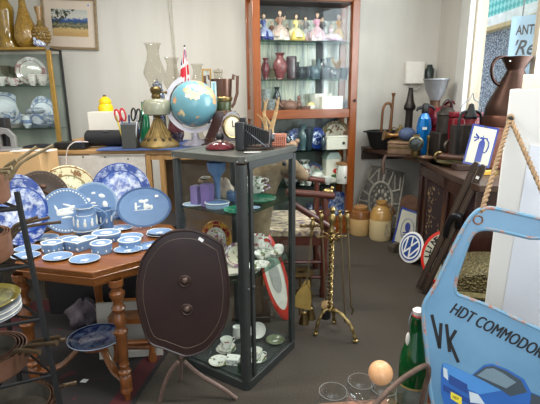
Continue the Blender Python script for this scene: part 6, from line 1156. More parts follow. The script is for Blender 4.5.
# wooden box and copper measure
P = Vector((1.80, 3.52, BZ+.002)); zj = Yp(503, 126, 3.52).z
t = thing('plinth_box', 'reddish timber box raising the big copper jug on the bench', 'box', P, R(-8)); build('body', MB().box((.02, 0, (zj-BZ-.02)/2), (.30, .28, zj-BZ-.02)), wood((92, 46, 28), (130, 70, 42), .4), t, bevel=.006); build('lid', MB().box((.02, 0, zj-BZ-.012), (.34, .30, .02)), wood((92, 46, 28), (130, 70, 42), .4), t, bevel=.004)
J = Vector((Yp(506, 125, 3.52).x, 3.52, zj+.001)); zz = lambda y: Yp(512, y, 3.52).z-zj; CUJ = mat((66, 46, 38), .42, .8, .3, 7, 0, .3)
t = thing('copper_jug', 'very large conical copper jug with flared lip in the window', 'jug', J); wb = met(48, J)/2; wn = met(8, J)
build('body', MB().lathe([(0, 0), (wb, 0), (wb*1.03, .012), (wb, zz(116)), (wb*.99, zz(113)), (wb*.98, zz(108)), (wb*.9, zz(102)), (wn*1.05, zz(72)), (wn, zz(70)), (wn*1.05, zz(69)), (met(14, J), zz(57)), (met(13.2, J), zz(57)), (wn*.9, zz(69)), (0, zz(72))], 40, Matrix.Translation((met(3, J), 0, 0))), CUJ, t); build('base_band', MB().lathe([(wb*1.0, .0), (wb*1.06, .004), (wb*1.05, .06), (wb*1.0, zz(115))], 40, Matrix.Translation((met(3, J), 0, 0))), mat((92, 62, 51), .38, .9, .2, 10, 0, .2), t)
hp = [(488-0, 58), (497, 56.5), (506, 58)]
hpts = [Yp(*p_, 3.52)-J for p_ in ((510, 58), (504, 57), (497, 58.5), (492.5, 65), (492, 75), (495, 82), (500, 85))]
build('handle', MB().tube(catmull([tuple(p_) for p_ in hpts], 5, False), met(2.1, J), 10, flat=.8), mat((56, 38, 32), .35, .8, .2), t)
o = build('price_dot', MB().ball((0, 0, 0), .006, 8), WHITE, t); o.location = Yp(510, 61, 3.4)-J
# fire extinguisher enamel sign
SP = Plane(Zp(464, 164, .95), (-.30, -.92, .22)); poly = SP.poly([(462.5, 163), (473, 123.5), (499.5, 128.5), (489, 168)]); cxy = SP.uv(481, 146)
mnx = poly[0]; ux = Vector((poly[3][0]-poly[0][0], poly[3][1]-poly[0][1])); uy = Vector((poly[1][0]-poly[0][0], poly[1][1]-poly[0][1]))
def bil(a, b): return (poly[0][0]*(1-a)*(1-b)+poly[3][0]*a*(1-b)+poly[1][0]*(1-a)*b+poly[2][0]*a*b, poly[0][1]*(1-a)*(1-b)+poly[3][1]*a*(1-b)+poly[1][1]*(1-a)*b+poly[2][1]*a*b)
BLU = mat((28, 46, 126), .25, 0, .06, 8, .4); ENAM = mat((188, 186, 168), .25, 0, .06, 8, .4)
t = thing('enamel_sign', 'white enamel sign with blue border and a blue extinguisher symbol', 'sign', matrix=SP.M)
build('board', MB().prism([bil(*q_) for q_ in ((0, 0), (1, 0), (1, 1), (0, 1))], -.006, 0), BLU, t); build('face', MB().prism([bil(*q_) for q_ in ((.07, .05), (.93, .05), (.93, .95), (.07, .95))], 0, .0015), ENAM, t)
ic = [(.40, .10), (.64, .10), (.64, .52), (.62, .60), (.57, .64), (.57, .68), (.70, .68), (.70, .71), (.52, .71), (.52, .76), (.49, .76), (.49, .71), (.40, .71), (.40, .66), (.48, .66), (.48, .64), (.42, .60), (.40, .52)]
build('symbol', MB().prism([bil(*q_) for q_ in ic], .0015, .0022).prism([bil(*q_) for q_ in ((.36, .66), (.20, .74), (.22, .79), (.38, .70))], .0015, .0022).prism([bil(*q_) for q_ in ((.36, .665), (.16, .66), (.16, .70), (.36, .69))], .0015, .0022).prism([bil(*q_) for q_ in ((.36, .65), (.22, .57), (.20, .61), (.36, .68))], .0015, .0022).tube([bil(*q_)+(.002,) for q_ in ((.66, .68), (.76, .62), (.78, .5), (.74, .38), (.68, .34), (.64, .36))], .005, 6), BLU, t); build('hole', MB().lathe([(0, .002), (.008, .002), (.008, 0)], 12, Matrix.Translation(bil(.5, .97)+(0,))), BLACK, t)
P = Zp(470, 166, .945); o = build('block', MB().box((0, 0, .022), (.26, .10, .044), ), DKW, bevel=.004); o.location = (P.x+.05, P.y+.10, BZ+.002); o.name = 'timber_block'; tag(o, 'low dark timber block under the extinguisher sign', 'block')
# brass tray, rolling pin, ruler, spectacles wire
P = bn(451, 166); P.x += .03; t = plate('brass_tray', 'coiled old brass tray lying on the bench in front of the lantern', P, .15, mat((120, 112, 80), .45, .6, .3, 20, 0, .4), 'tray', oy=.8, rim='gold', rmat=BRASS_D, d=.2)
P0, P1 = Zp(438, 156, BZ+.06), Zp(472, 159, BZ+.06); P0.z = P1.z = BZ+.06
t = thing('brass_ringed_staff', 'dark turned wooden handle with brass ring ends lying on the brass tray', 'handle', P0); d_ = P1-P0; build('staff', MB().tube([(0, 0, 0), tuple(d_*.1), tuple(d_*.5), tuple(d_*.9), tuple(d_)], [.016, .026, .024, .026, .016], 12), mat((78, 48, 36), .4, 0, .2), t)
for k in (0, 1): c_ = d_*k; build('brass_ring', MB().tube([(c_.x+.035*math.cos(2*PI*i/18), c_.y-.02, c_.z+.035*math.sin(2*PI*i/18)) for i in range(18)], .009, 8, True), BRASS, t)
P = bn(484, 176); t = thing('folding_rule', 'yellow boxwood folding rule lying at the bench edge', 'rule', P+Vector((.03, .04, 0)), R(12)); build('rule', MB().box((0, 0, .015), (.19, .035, .03)), mat((204, 158, 60), .45, 0, .1), t, bevel=.003); build('hinge', MB().box((.085, 0, .016), (.02, .038, .032)), BRASS, t)
P = bn(486, 168); t = thing('wire_rings', 'pair of thin steel rings looped in front of the enamel sign', 'ring', P+Vector((0, .06, 0)))
for k, rr in enumerate((.085, .07)): build('ring', MB().tube([(rr*math.cos(2*PI*i/30)+.02*k, -.02*k, .075+rr*math.sin(2*PI*i/30)*.85) for i in range(30)], .004, 6, True), STEEL, t)
P = Zp(452, 150, BZ); o = build('blacksmith_tongs', MB().tube([(0, 0, .03), (.16, -.05, .03), (.34, -.06, .035)], .022, 8), IRON); o.location = by(452, 3.86)+Vector((0, 0, .0)); tag(o, 'thick dark iron bar lying behind the enamel sign', 'bar')
# pair of old skis with binding
def skiplane(pts_, lab, lift):
    PLs = Plane(Zp(416, 291, .0)+Vector((lift, 0, 0)), (-.55, -.78, .30)); return PLs
K0, K1 = Zp(420, 293, 0.0), Yp(476, 173, 2.88)
dn = (K1-K0).normalized(); L_ = (K1-K0).length; nn = Vector((-.62, -.75, .2)); nn = (nn-dn*nn.dot(dn)).normalized(); sd_ = dn.cross(nn)
KM = Matrix.Translation(K0) @ Matrix((sd_, dn, nn)).transposed().to_4x4()
SKW = wood((40, 31, 26), (68, 53, 43), .5, 1, 'Y'); wk = met(17, K0)*.36
for k, lab in enumerate(('old dark wooden ski nearer the round signs leaning on the cabinet', 'old dark wooden ski with black toe binding leaning beside its pair')):
    s = 1 if k == 0 else -1
    x0 = -wk*.52 if k == 0 else wk*.52
    if sd_.x > 0: x0 = x0
    t = thing('wooden_ski', lab, 'ski', matrix=KM @ Matrix.Translation((x0, .03, 0)))
    build('ski', MB().prism([(-wk*.46, 0), (wk*.46, 0), (wk*.46, L_), (wk*.3, L_+.04), (-wk*.3, L_+.04), (-wk*.46, L_)], -.012, .012), SKW, t, bevel=.003); build('groove', MB().box((0, L_*.5, .0122), (.012, L_*.92, .002)), mat((72, 58, 47), .5), t)
    if k == 1:
        yb = L_*.60; build('binding', MB().tube(catmull([(-wk*.6, yb-.12, .01), (-wk*.7, yb-.02, .06), (-wk*.3, yb+.07, .09), (wk*.4, yb+.06, .07), (wk*.5, yb-.02, .02)], 5, False), .022, 8, flat=.8).box((0, yb+.06, .03), (wk*1.1, .05, .04)), BLACK, t); build('toe_plate', MB().box((-wk*.1, yb-.06, .016), (wk*.8, .10, .008)), mat((96, 84, 74), .5, .3), t)
        build('price_tag', MB().box((0, L_*.95, .0135), (.02, .02, .002)), WHITE, t)
# round red rimmed sign
P = Zp(441, 289, .002); P.y += .06; P.x += .02; M_ = frame_mat(P, R(-140), R(18))
t = thing('round_sign', 'round white enamel sign with a red rim leaning behind the skis', 'sign', matrix=M_); rr = .225
build('face', MB().lathe([(0, .002), (rr*.9, .002), (rr*.9, -.004), (0, -.004)], 44, Matrix.Translation((0, rr, 0))), ENAM, t); build('rim', MB().lathe([(rr*.89, -.005), (rr, -.005), (rr*1.0, .003), (rr*.89, .004)], 44, Matrix.Translation((0, rr, 0))), mat((204, 44, 34), .3, 0, .06, 8, .4), t)
for i, ch in enumerate('BE LLINE'):
    a = R(228-i*13.5); text_mesh(ch, .062, 'lettering', BLACK, t, Matrix.Translation((0, rr, .0025)) @ Matrix.Rotation(a-PI/2, 4, 'Z') @ Matrix.Translation((-.02, rr*.66, 0)), off=.003)
build('motif', MB().prism([(-.16, rr+.0), (-.05, rr+.06), (.12, rr+.17), (.16, rr+.06), (.1, rr-.12), (-.02, rr-.10), (-.05, rr-.02)], .002, .003), BLACK, t)
# round blue badge
P = Zp(405.5, 262, .002); M_ = frame_mat(P, R(-128), R(24)) @ Matrix.Rotation(R(-14), 4, 'Z') if False else frame_mat(P, R(-156), R(20)) @ Matrix.Translation((0, met(15.5, P), 0)) @ Matrix.Rotation(R(-17), 4, 'Z') @ Matrix.Translation((0, -met(15.5, P), 0))
t = thing('round_badge_sign', 'round white badge sign with a blue ring and interlocked blue letters', 'sign', matrix=M_); rr = met(15.5, P)*1.02
NAVY = mat((24, 68, 140), .3, 0, .05, 8, .4)
build('disc', MB().lathe([(0, .002), (rr*.98, .002), (rr, 0), (rr, -.008), (0, -.008)], 44, Matrix.Translation((0, rr, 0))), WHITE, t); build('blue_field', MB().lathe([(0, .0032), (rr*.86, .0032), (rr*.86, .002)], 44, Matrix.Translation((0, rr, 0))), NAVY, t); build('white_ring', MB().lathe([(rr*.66, .0036), (rr*.66, .0044), (rr*.76, .0044), (rr*.76, .0032)], 44, Matrix.Translation((0, rr, 0))), WHITE, t)
def stroke(b, pts_, wd):
    for (x0, y0), (x1, y1) in zip(pts_, pts_[1:]):
        d2 = Vector((x1-x0, y1-y0)).normalized(); nx, ny = -d2.y*wd/2, d2.x*wd/2; e_ = d2*wd*.3
        b.prism([(x0-nx-e_.x, y0-ny-e_.y), (x1-nx+e_.x, y1-ny+e_.y), (x1+nx+e_.x, y1+ny+e_.y), (x0+nx-e_.x, y0+ny-e_.y)], .0034, .0046, Matrix.Translation((0, rr, 0)))
b = MB(); stroke(b, [(-.25*rr, .62*rr), (0, .08*rr), (.25*rr, .62*rr)], .11*rr); stroke(b, [(-.56*rr, .34*rr), (-.26*rr, -.56*rr), (0, -.02*rr), (.26*rr, -.56*rr), (.56*rr, .34*rr)], .11*rr); build('letters', b, WHITE, t)
build('prop', MB().box((0, .03, -.05), (.06, .06, .08)), DKW, t)
# blue bordered sign
SP = Plane(Zp(396, 243, .004), (-.42, -.86, .28)); poly = SP.poly([(392.5, 240), (401.5, 206.5), (419, 212.5), (417, 250)])
t = thing('enamel_sign', 'white enamel sign with blue border and an oval emblem on the floor', 'sign', matrix=SP.M)
build('board', MB().prism([bil(*q_) for q_ in ((0, -.08), (1, 0), (1, 1), (0, 1))], -.006, 0), BLU, t); build('face', MB().prism([bil(*q_) for q_ in ((.08, .0), (1, .02), (1, .94), (.07, .93))], 0, .0015), ENAM, t)
q = MB(); e0 = bil(.52, .42); ex = (Vector(bil(.80, .42))-Vector(e0)).length; ey = (Vector(bil(.52, .74))-Vector(e0)).length
q.tube([(e0[0]+ex*math.cos(2*PI*k/30), e0[1]+ey*math.sin(2*PI*k/30), .0018) for k in range(30)], .003, 6, True); q.prism(ell(e0[0], e0[1]+ey*.25, ex*.42, ey*.42, 0, 20), .0015, .0025)
for k in range(4): q.prism(ell(e0[0]-.005, e0[1]-ey*(.2+.2*k), ex*.7, ey*.07, .2, 16), .0015, .0025)
build('emblem', q, BLU, t)
P = Zp(398, 252, .0); t = thing('wood_offcut', 'dark notched timber offcut on the carpet before the oval emblem sign', 'offcut', P+Vector((.0, .03, .001)), R(20)); build('block', MB().box((0, 0, .03), (.16, .09, .06)), mat((70, 62, 50), .7, 0, .2), t, bevel=.004); build('notch', MB().box((-.03, -.02, .075), (.06, .05, .03)), mat((84, 74, 60), .7, 0, .2), t)
P = Zp(413, 217, .0); o = build('copper_pan', MB().lathe([(0, 0), (.15, 0), (.16, .01), (.16, .02), (0, .02)], 28), COPPER_D, matrix=frame_mat(Vector((1.46, 4.46, .26)), R(-120), R(10)) @ Matrix.Translation((0, .09, 0)) @ Matrix.Diagonal((.6, .6, 1, 1))); 
tag(o, 'round copper lid peeping over the oval emblem sign', 'lid'); o2 = build('paint_tin', MB().lathe([(0, 0), (.10, 0), (.10, .25), (.095, .255), (0, .255)], 24), IRON); o2.location = (1.50, 4.50, 0.001); tag(o2, 'dark tin standing in the shadow under the copper lid', 'tin')
# plaster moulding panel
PP = Plane(Yp(378, 192, 4.84), (-.14, -.95, .18)); poly = PP.poly([(353, 212), (370.5, 163.5), (405.5, 173), (396, 232)])
STO = mat((92, 88, 80), .6, .1, .35, 20, 0, .4); STO_H = mat((158, 154, 142), .5, .1, .3, 20, 0, .3)  # paler copy paints a highlight onto the raised moulding and rosette
low = PP.M @ Vector(bil(0, 0)+(0,))
t = thing('moulded_panel', 'grey moulded relief panel leaning on the wall behind the stoneware jars', 'panel', matrix=PP.M)
def ext(a, b): return bil(a, b)
zlow = None
build('slab', MB().prism([ext(0, -.35), ext(1, -.22), ext(1, 1), ext(0, 1)], -.03, 0), STO, t, bevel=.004)
q = MB()
def rod(pts_, r_=.014): q.tube([bil(*p_)+(.004,) for p_ in pts_], r_, 6)
rod([(.02, -.2), (.02, .98), (.98, .98), (.98, -.1)]); rod([(.35, .70), (.28, .96)]); rod([(.62, .72), (.68, .96)]); rod([(.46, .74), (.46, .96)]); rod([(.30, .62), (.06, .72), (.06, .92)]); rod([(.72, .62), (.92, .70), (.9, .92)]); rod([(.26, .42), (.04, .46)]); rod([(.26, .30), (.04, .26)]); rod([(.78, .42), (.96, .46)]); rod([(.78, .28), (.96, .25)]); rod([(.12, .70), (.25, .92)], .01); rod([(.80, .68), (.74, .92)], .01)
e0 = bil(.52, .40); ex = (Vector(bil(.79, .40))-Vector(e0)).length; ey = (Vector(bil(.52, .74))-Vector(e0)).length
q.tube([(e0[0]+ex*math.cos(2*PI*k/36), e0[1]+ey*math.sin(2*PI*k/36), .006) for k in range(36)], .016, 8, True); build('moulding', q, STO_H, t); q = MB()
for k in range(10): a = 2*PI*k/10; q.ball((e0[0]+ex*.5*math.cos(a), e0[1]+ey*.5*math.sin(a), .006), (ex*.16, ey*.16, .02), 8)
q.ball((e0[0], e0[1], .008), (ex*.22, ey*.22, .03), 10)
for k in range(14): a = 2*PI*k/14+.2; q.ball((e0[0]+ex*.78*math.cos(a), e0[1]+ey*.78*math.sin(a), .004), (ex*.09, ey*.09, .014), 6)
build('rosette', q, STO_H, t)
# stoneware jars
def ware(c1, c2, zsplit): n_ = NT('stoneware'); v_ = n_.coord(); s_ = n_.n('ShaderNodeSeparateXYZ'); n_.l(v_, s_.inputs[0]); f_ = n_.noise(v_, 8, 4); k_ = n_.math('GREATER_THAN', n_.math('ADD', s_.outputs[2], n_.math('MULTIPLY', f_, .012)), zsplit); return n_.pbr(n_.mix(k_, c1, n_.ramp(f_, [(.3, tuple(int(x*.82) for x in c2)), (.7, c2)])), .2, 0, .5)
P = Zp(360.5, 235, 0); P.y += .05; P.z = .001; w = met(21, P); h = Yp(360, 205.5, P.y).z
t = thing('stoneware_jar', 'squat stoneware jar with brown shoulders beside the timber cabinet', 'jar', P); build('body', MB().lathe([(0, 0), (w*.46, 0), (w*.5, .02), (w*.5, h*.66), (w*.44, h*.82), (w*.28, h*.88), (w*.28, h*.9)], 32), ware((196, 164, 112), (140, 92, 50), h*.60), t); build('lip', MB().lathe([(w*.26, h*.88), (w*.32, h*.90), (w*.32, h*.97), (w*.26, h), (w*.2, h), (0, h*.9)], 28), mat((168, 124, 76), .25, 0, .15, 8, .4), t)
P = Zp(381, 240, 0); P.y += .05; P.z = .001; w = met(22, P); h = Yp(381, 201, P.y).z
t = thing('stoneware_jug', 'tall cream stoneware flagon with honey top on the carpet', 'flagon', P); build('body', MB().lathe([(0, 0), (w*.46, 0), (w*.49, .02), (w*.5, h*.5), (w*.48, h*.66), (w*.36, h*.82), (w*.18, h*.9)], 32), ware((206, 186, 142), (192, 150, 84), h*.55), t); build('neck', MB().lathe([(w*.17, h*.88), (w*.2, h*.93), (w*.24, h*.95), (w*.24, h), (w*.16, h), (0, h*.95)], 24), mat((180, 136, 76), .25, 0, .1, 8, .4), t); build('handle', MB().tube(catmull([(w*.2, -.03, h*.92), (w*.36, -.06, h*.88), (w*.5, -.06, h*.74), (w*.47, -.04, h*.66)], 5, False), .014, 8), mat((110, 76, 46), .3), t); build('stamp', MB().box((w*.16, -w*.475, h*.30), (.07, .006, .13)), mat((160, 146, 116), .4, 0, .4, 60), t)
# domed chest
P = Vector((1.42, 2.52, 0)); t = thing('domed_chest', 'domed chest covered in embossed greenish gold metal behind the blue door', 'chest', P, R(-14))
n = NT('embossed_brass'); v = n.coord(); f1 = n.noise(v, 85, 3); vv = n.n('ShaderNodeTexVoronoi'); vv.inputs['Scale'].default_value = 70; n.l(v, vv.inputs['Vector']); EMBO = n.pbr(n.ramp(f1, [(.34, (52, 46, 28)), (.5, (92, 82, 52)), (.68, (140, 126, 84))]), .4, .55, 0, vv.outputs['Distance'], .9, .012)
zt = Yp(478, 258, 2.6).z; hz_ = zt*.72
build('body', MB().box((0, 0, hz_/2), (.62, .36, hz_)), EMBO, t, bevel=.01); dome = [(-.32, 0)]+[(-.32*math.cos(PI*k/14), (zt-hz_)*math.sin(PI*k/14)**.7) for k in range(1, 14)]+[(.32, 0)]; build('domed_lid', MB().prism(dome, -.19, .19, Matrix.Translation((0, 0, hz_)) @ RX), EMBO, t, bevel=.012); build('pale_band', MB().box((0, -.184, hz_-.01), (.63, .012, .035)), mat((170, 158, 112), .4, .5, .3, 40), t)
for s in (-.2, .08): build('flower_boss', MB().ball((s, -.184, hz_*.5), (.06, .012, .05), 12), mat((160, 146, 96), .4, .5, .3, 40), t)
P = Yp(495, 200, 2.72); t = thing('blue_tin_tube', 'thin blue metal tube standing in the dark under the bench', 'tube', (1.66, 2.80, 0)); build('tube', MB().tube([(0, 0, 0), (0, 0, .62)], .03, 12), mat((70, 90, 140), .35, .4), t); build('cap', MB().tube([(0, 0, .62), (0, 0, .68)], .026, 12), STEEL, t)

# ================================================================== FOREGROUND: POST, DOOR, TABLE
n = NT('white_paint'); v = n.coord((1, 1, .3)); f1 = n.noise(v, 9, 5, .65); f2 = n.noise(n.coord(), 70, 2); PAINT = n.pbr(n.mix(n.ramp(f1, [(.62, (0, 0, 0, 1)), (.68, (1, 1, 1, 1))]), (228, 226, 220), (196, 184, 164)), .5, 0, 0, f2, .1, .002)
A_ = Yp(510.5, 86, 1.34); PY = 1.34; pz = Yp(512, 89, 1.34).z
PMX = Matrix.Translation((A_.x, PY, 0)) @ Matrix.Rotation(R(-29), 4, 'Z')
t = thing('timber_post', 'chipped white painted timber post in the foreground carrying the rope', 'post', matrix=PMX)
build('shaft', MB().box((.15, .06, pz/2), (.30, .12, pz)), PAINT, t, bevel=.004); build('cap_block', MB().box((.13, .16, pz+.022), (.2, .08, .044)), mat((216, 204, 182), .6), t, bevel=.003)
nl = PMX.inverted() @ Yp(510.5, 118, PY-.005); build('nail', MB().tube([(nl.x, .01, nl.z), (nl.x, -.03, nl.z)], .006, 8).ball((nl.x, -.03, nl.z), .009, 8), IRON, t)
PB = [PMX.inverted() @ Yp(px, py, PY) for px, py in ((514, 150), (560, 150), (560, 330), (505, 330))]
o = build('glossy_sheet', MB().prism([(.05, PB[2].z+.02), (.27, PB[2].z-.0), (.27, PB[0].z-.02), (.07, PB[0].z+.02)], 0, .003, Matrix.Translation((0, -.002, 0)) @ RX), mat((228, 231, 238), .15, 0, .03, 5, .5), matrix=PMX); tag(o, 'pale bluish glossy sheet fixed on the white post behind the door', 'sheet')
# blue car door sign
DPL = Plane(Yp(470, 290, 1.06), (-.22, -.95, .18))
outl = [(424, 306), (431, 293), (437, 284), (443, 271), (452, 252), (462, 232), (470, 219), (478, 211), (486, 208.5), (496, 209), (520, 214.5), (548, 221), (575, 228), (590, 300), (592, 420), (560, 440), (480, 432), (438, 424), (433, 404), (430, 385), (427, 350), (424, 325)]
hole = [(455, 289), (457, 276), (463, 258), (470, 239), (476, 231.5), (486, 229), (500, 231), (530, 238), (562, 246), (572, 330), (556, 336), (520, 321), (490, 307), (466, 298), (458, 295)]
DO = DPL.poly(catmull(outl, 4)); DH = DPL.poly(catmull(hole, 4))
n = NT('blue_enamel'); v = n.coord(); f1 = n.noise(v, 14, 6, .7); f2 = n.noise(v, 4, 4); PALE = n.ramp(f2, [(.3, (78, 124, 156)), (.7, (100, 146, 176))]); DOORB = n.pbr(n.mix(n.ramp(f1, [(.66, (0, 0, 0, 1)), (.70, (1, 1, 1, 1))]), PALE, (176, 96, 90)), .38, .1, .3)
f3 = None
n = NT('worn_edge'); v = n.coord(); f1 = n.noise(v, 26, 4, .7); EDGE = n.pbr(n.ramp(f1, [(.50, (104, 148, 176)), (.58, (150, 140, 136)), (.64, (160, 92, 74)), (.70, (190, 180, 168))]), .5, .1)
t = thing('car_door_sign', 'pale blue car door shaped metal sign hanging by rope with lettering and a car', 'sign', matrix=DPL.M); DT = t; INKB = mat((9, 9, 10), .65, 0, .05)
build('panel', MB().prism(DO, -.012, 0, holes=[list(DH)]), DOORB, t, bevel=.003)
build('outer_edge', MB().tube([(x, y, -.003) for x, y in DO], .0058, 8, True), EDGE, t); build('window_edge', MB().tube([(x, y, -.003) for x, y in DH], .0052, 8, True), EDGE, t)
u0 = DPL.uv(478, 220); build('latch_hole', MB().lathe([(0, -.001), (.008, -.001), (.011, .004), (.013, .001), (.013, -.002)], 14, Matrix.Translation((u0[0], u0[1], 0))), mat((150, 104, 80), .5, .3), t)

a0, a1 = DPL.uv(448.5, 312), DPL.uv(548, 362.5); ang = math.atan2(a1[1]-a0[1], a1[0]-a0[0]); sz = math.hypot(a1[0]-a0[0], a1[1]-a0[1])
tm = text_mesh('HDT COMMODORE', .04, 'lettering', INKB, t, Matrix.Translation((a0[0], a0[1], .0008)) @ Matrix.Rotation(ang, 4, 'Z'), off=.0, sx=1, bold=.0022)
xm = max(v_.co.x for v_ in tm.data.vertices); ym = max(v_.co.y for v_ in tm.data.vertices); want = sz*.97
hgt = (Vector(DPL.uv(452, 302))-Vector(DPL.uv(448.5, 313))).length
for v_ in tm.data.vertices: v_.co.x *= want/xm; v_.co.y *= hgt/ym; v_.co.x += v_.co.y*.12
def strokes(lst, wd, name, mt_, z0=.0005, z1=.0012):
    b = MB()
    for pts_ in lst:
        pq = [DPL.uv(*p_) for p_ in pts_]
        for (x0, y0), (x1, y1) in zip(pq, pq[1:]):
            d2 = Vector((x1-x0, y1-y0)).normalized(); nx, ny = -d2.y*wd/2, d2.x*wd/2; e_ = d2*wd*.3; b.prism([(x0-nx-e_.x, y0-ny-e_.y), (x1-nx+e_.x, y1-ny+e_.y), (x1+nx+e_.x, y1+ny+e_.y), (x0+nx-e_.x, y0+ny-e_.y)], z0, z1)
    build(name, b, mt_, t)
strokes([[(432, 315.5), (439.5, 347.5), (441, 324)], [(446.5, 325), (449.5, 351)], [(455.5, 331), (449.5, 341), (458, 361.5)]], .0082, 'large_letters', INKB)
# printed blue car
def dec(pts_, c_, z, nm, rough=.35): build(nm, MB().prism(DPL.poly(pts_), z-.0006, z), mat(c_, rough, 0, .06), t)
dec([(443, 363), (447, 363.5), (472, 375), (484, 365), (492, 363.5), (507, 369), (524, 379), (531, 392), (545, 398), (560, 410), (560, 428), (520, 424), (470, 418), (444, 404), (441, 392), (441, 370)], (30, 92, 168), .0012, 'car_print')
dec([(443, 363), (447, 363.5), (472, 375), (503, 390), (480, 394), (466, 388), (444, 375)], (66, 132, 196), .0018, 'bonnet_print')
dec([(473, 375), (485, 366.5), (493, 365.5), (505, 370), (521, 380), (527, 392), (510, 396), (503, 391)], (52, 66, 76), .0018, 'windscreen_print')
dec([(477, 375), (486, 368.5), (493, 368), (503, 373), (516, 382), (506, 388)], (108, 130, 142), .0024, 'glass_glint_print')
dec([(531, 393), (537, 395), (550, 402), (556, 412), (534, 410), (530, 404)], (52, 64, 74), .0018, 'side_window_print')
dec([(443, 367), (447, 369), (448, 380), (443.5, 376)], (196, 206, 210), .0024, 'headlamp_print'); dec([(469, 391), (478, 394), (485, 404), (470, 402)], (190, 202, 208), .0024, 'headlamp_print')
dec([(449, 374), (467, 384), (468, 394), (449, 383)], (20, 62, 130), .0024, 'grille_print'); dec([(443, 384), (478, 404), (478, 409), (443, 390)], (20, 60, 128), .0022, 'bumper_print')
dec([(450.5, 391), (461.5, 397), (461.5, 405), (450.5, 398)], (226, 206, 50), .0028, 'number_plate_print')
p0, p1 = DPL.uv(452, 397), DPL.uv(461, 402); text_mesh('HDT', .011, 'plate_lettering', BLACK, t, Matrix.Translation((p0[0], p0[1], .003)) @ Matrix.Rotation(math.atan2(p1[1]-p0[1], p1[0]-p0[0]), 4, 'Z'), sx=.7)
# rope
ROPE = mat((150, 124, 94), .9, 0, .3, 60, 0, .8)
kn = PMX @ Vector((nl.x, -.026, nl.z)); e1_ = DPL.M @ Vector(DPL.uv(481, 212)+(.004,)); e2_ = DPL.M @ Vector(DPL.uv(556, 224)+(.004,))
t = thing('hanging_rope', 'tan twisted rope looped over the nail holding the blue door sign', 'rope', kn); q = MB()
def ropeline(a, b_):
    a, b_ = Vector(a), Vector(b_); L_ = (b_-a).length; N_ = int(L_/.004); dd = (b_-a).normalized(); u_ = dd.orthogonal().normalized(); w_ = dd.cross(u_)
    for ph in (0, PI): q.tube([a+(b_-a)*(i/N_)-kn+(u_*math.cos(i*.75+ph)+w_*math.sin(i*.75+ph))*.0034 for i in range(N_+1)], .0042, 6)
ropeline(kn, e1_); ropeline(kn, e2_); build('strands', q, ROPE, t); build('knot', MB().ball((0, 0, 0), (.012, .010, .014), 10), ROPE, t)
# table under the glasses
FZ_ = .55; PINK = wood((124, 84, 66), (160, 112, 88), .45, 1, 'X')
a = Zp(317, 403, FZ_); b_ = Zp(442, 396, FZ_)
t = thing('side_table', 'pinkish timber side table at the bottom edge under the wine glasses', 'table', (0, 0, 0)); build('top', MB().prism([(a.x-.05, .78), (.47, .78), (.47, b_.y), (a.x-.0, a.y)], FZ_-.03, FZ_), PINK, t, bevel=.004)
for x, y in ((a.x+.03, .84), (.43, .84), (.43, b_.y-.05), (a.x+.05, a.y-.05)): build('leg', MB().box((x, y, (FZ_-.03)/2), (.04, .04, FZ_-.03)), PINK, t)
WG = [(0, 0), (.85, .0), (.85, .012), (.15, .05), (.10, .12), (.10, .42), (.22, .47), (.85, .62), (1.0, .76), (.86, 1), (.83, 1), (.96, .76), (.80, .63), (0, .48)]
WGM = glassmat((248, 249, 249), .12, 'wine_glass', .02, .6)
def wine(px, py, wpx_, Y_, lab):
    R_ = Yp(px, py, Y_); h = R_.z-FZ_-.001; w = met(wpx_, R_)/.86
    t = thing('wine_glass', lab, 'wine glass', (R_.x, R_.y, FZ_+.001)); pr = [(r*w/2, z*h) for r, z in WG]; build('stem', MB().lathe(pr[:6]+[(0, h*.44)], 28), WGM, t); build('bowl', MB().lathe(pr[6:], 36), WGM, t); build('rim', MB().tube([(.845*w/2*math.cos(2*PI*k/36), .845*w/2*math.sin(2*PI*k/36), h) for k in range(36)], .0005, 6, True), mat((150, 152, 150), .1), t); return R_, h
wine(333, 391, 28, 1.06, 'wine glass nearest the open carpet side'); wine(361, 381, 26, 1.12, 'wine glass between the open side glass and the wooden egg')
R_, h = wine(384, 388, 25, 1.10, 'wine glass holding the pale wooden egg')
P = Yp(380.5, 372.5, 1.10); o = build('wooden_egg', MB().lathe([(0, -1.0)]+[(math.sin(PI*k/16)*(1+.06*math.cos(PI*k/16)), -math.cos(PI*k/16)) for k in range(1, 16)]+[(0, 1.0)], 28, Matrix.Diagonal((.0345, .0345, .034, 1))), wood((208, 152, 104), (222, 174, 128), .45, 2, 'Z')); o.location = P; o.rotation_euler = (R(12), R(-18), 0); tag(o, 'pale wooden egg sitting in the mouth of a wine glass', 'egg')
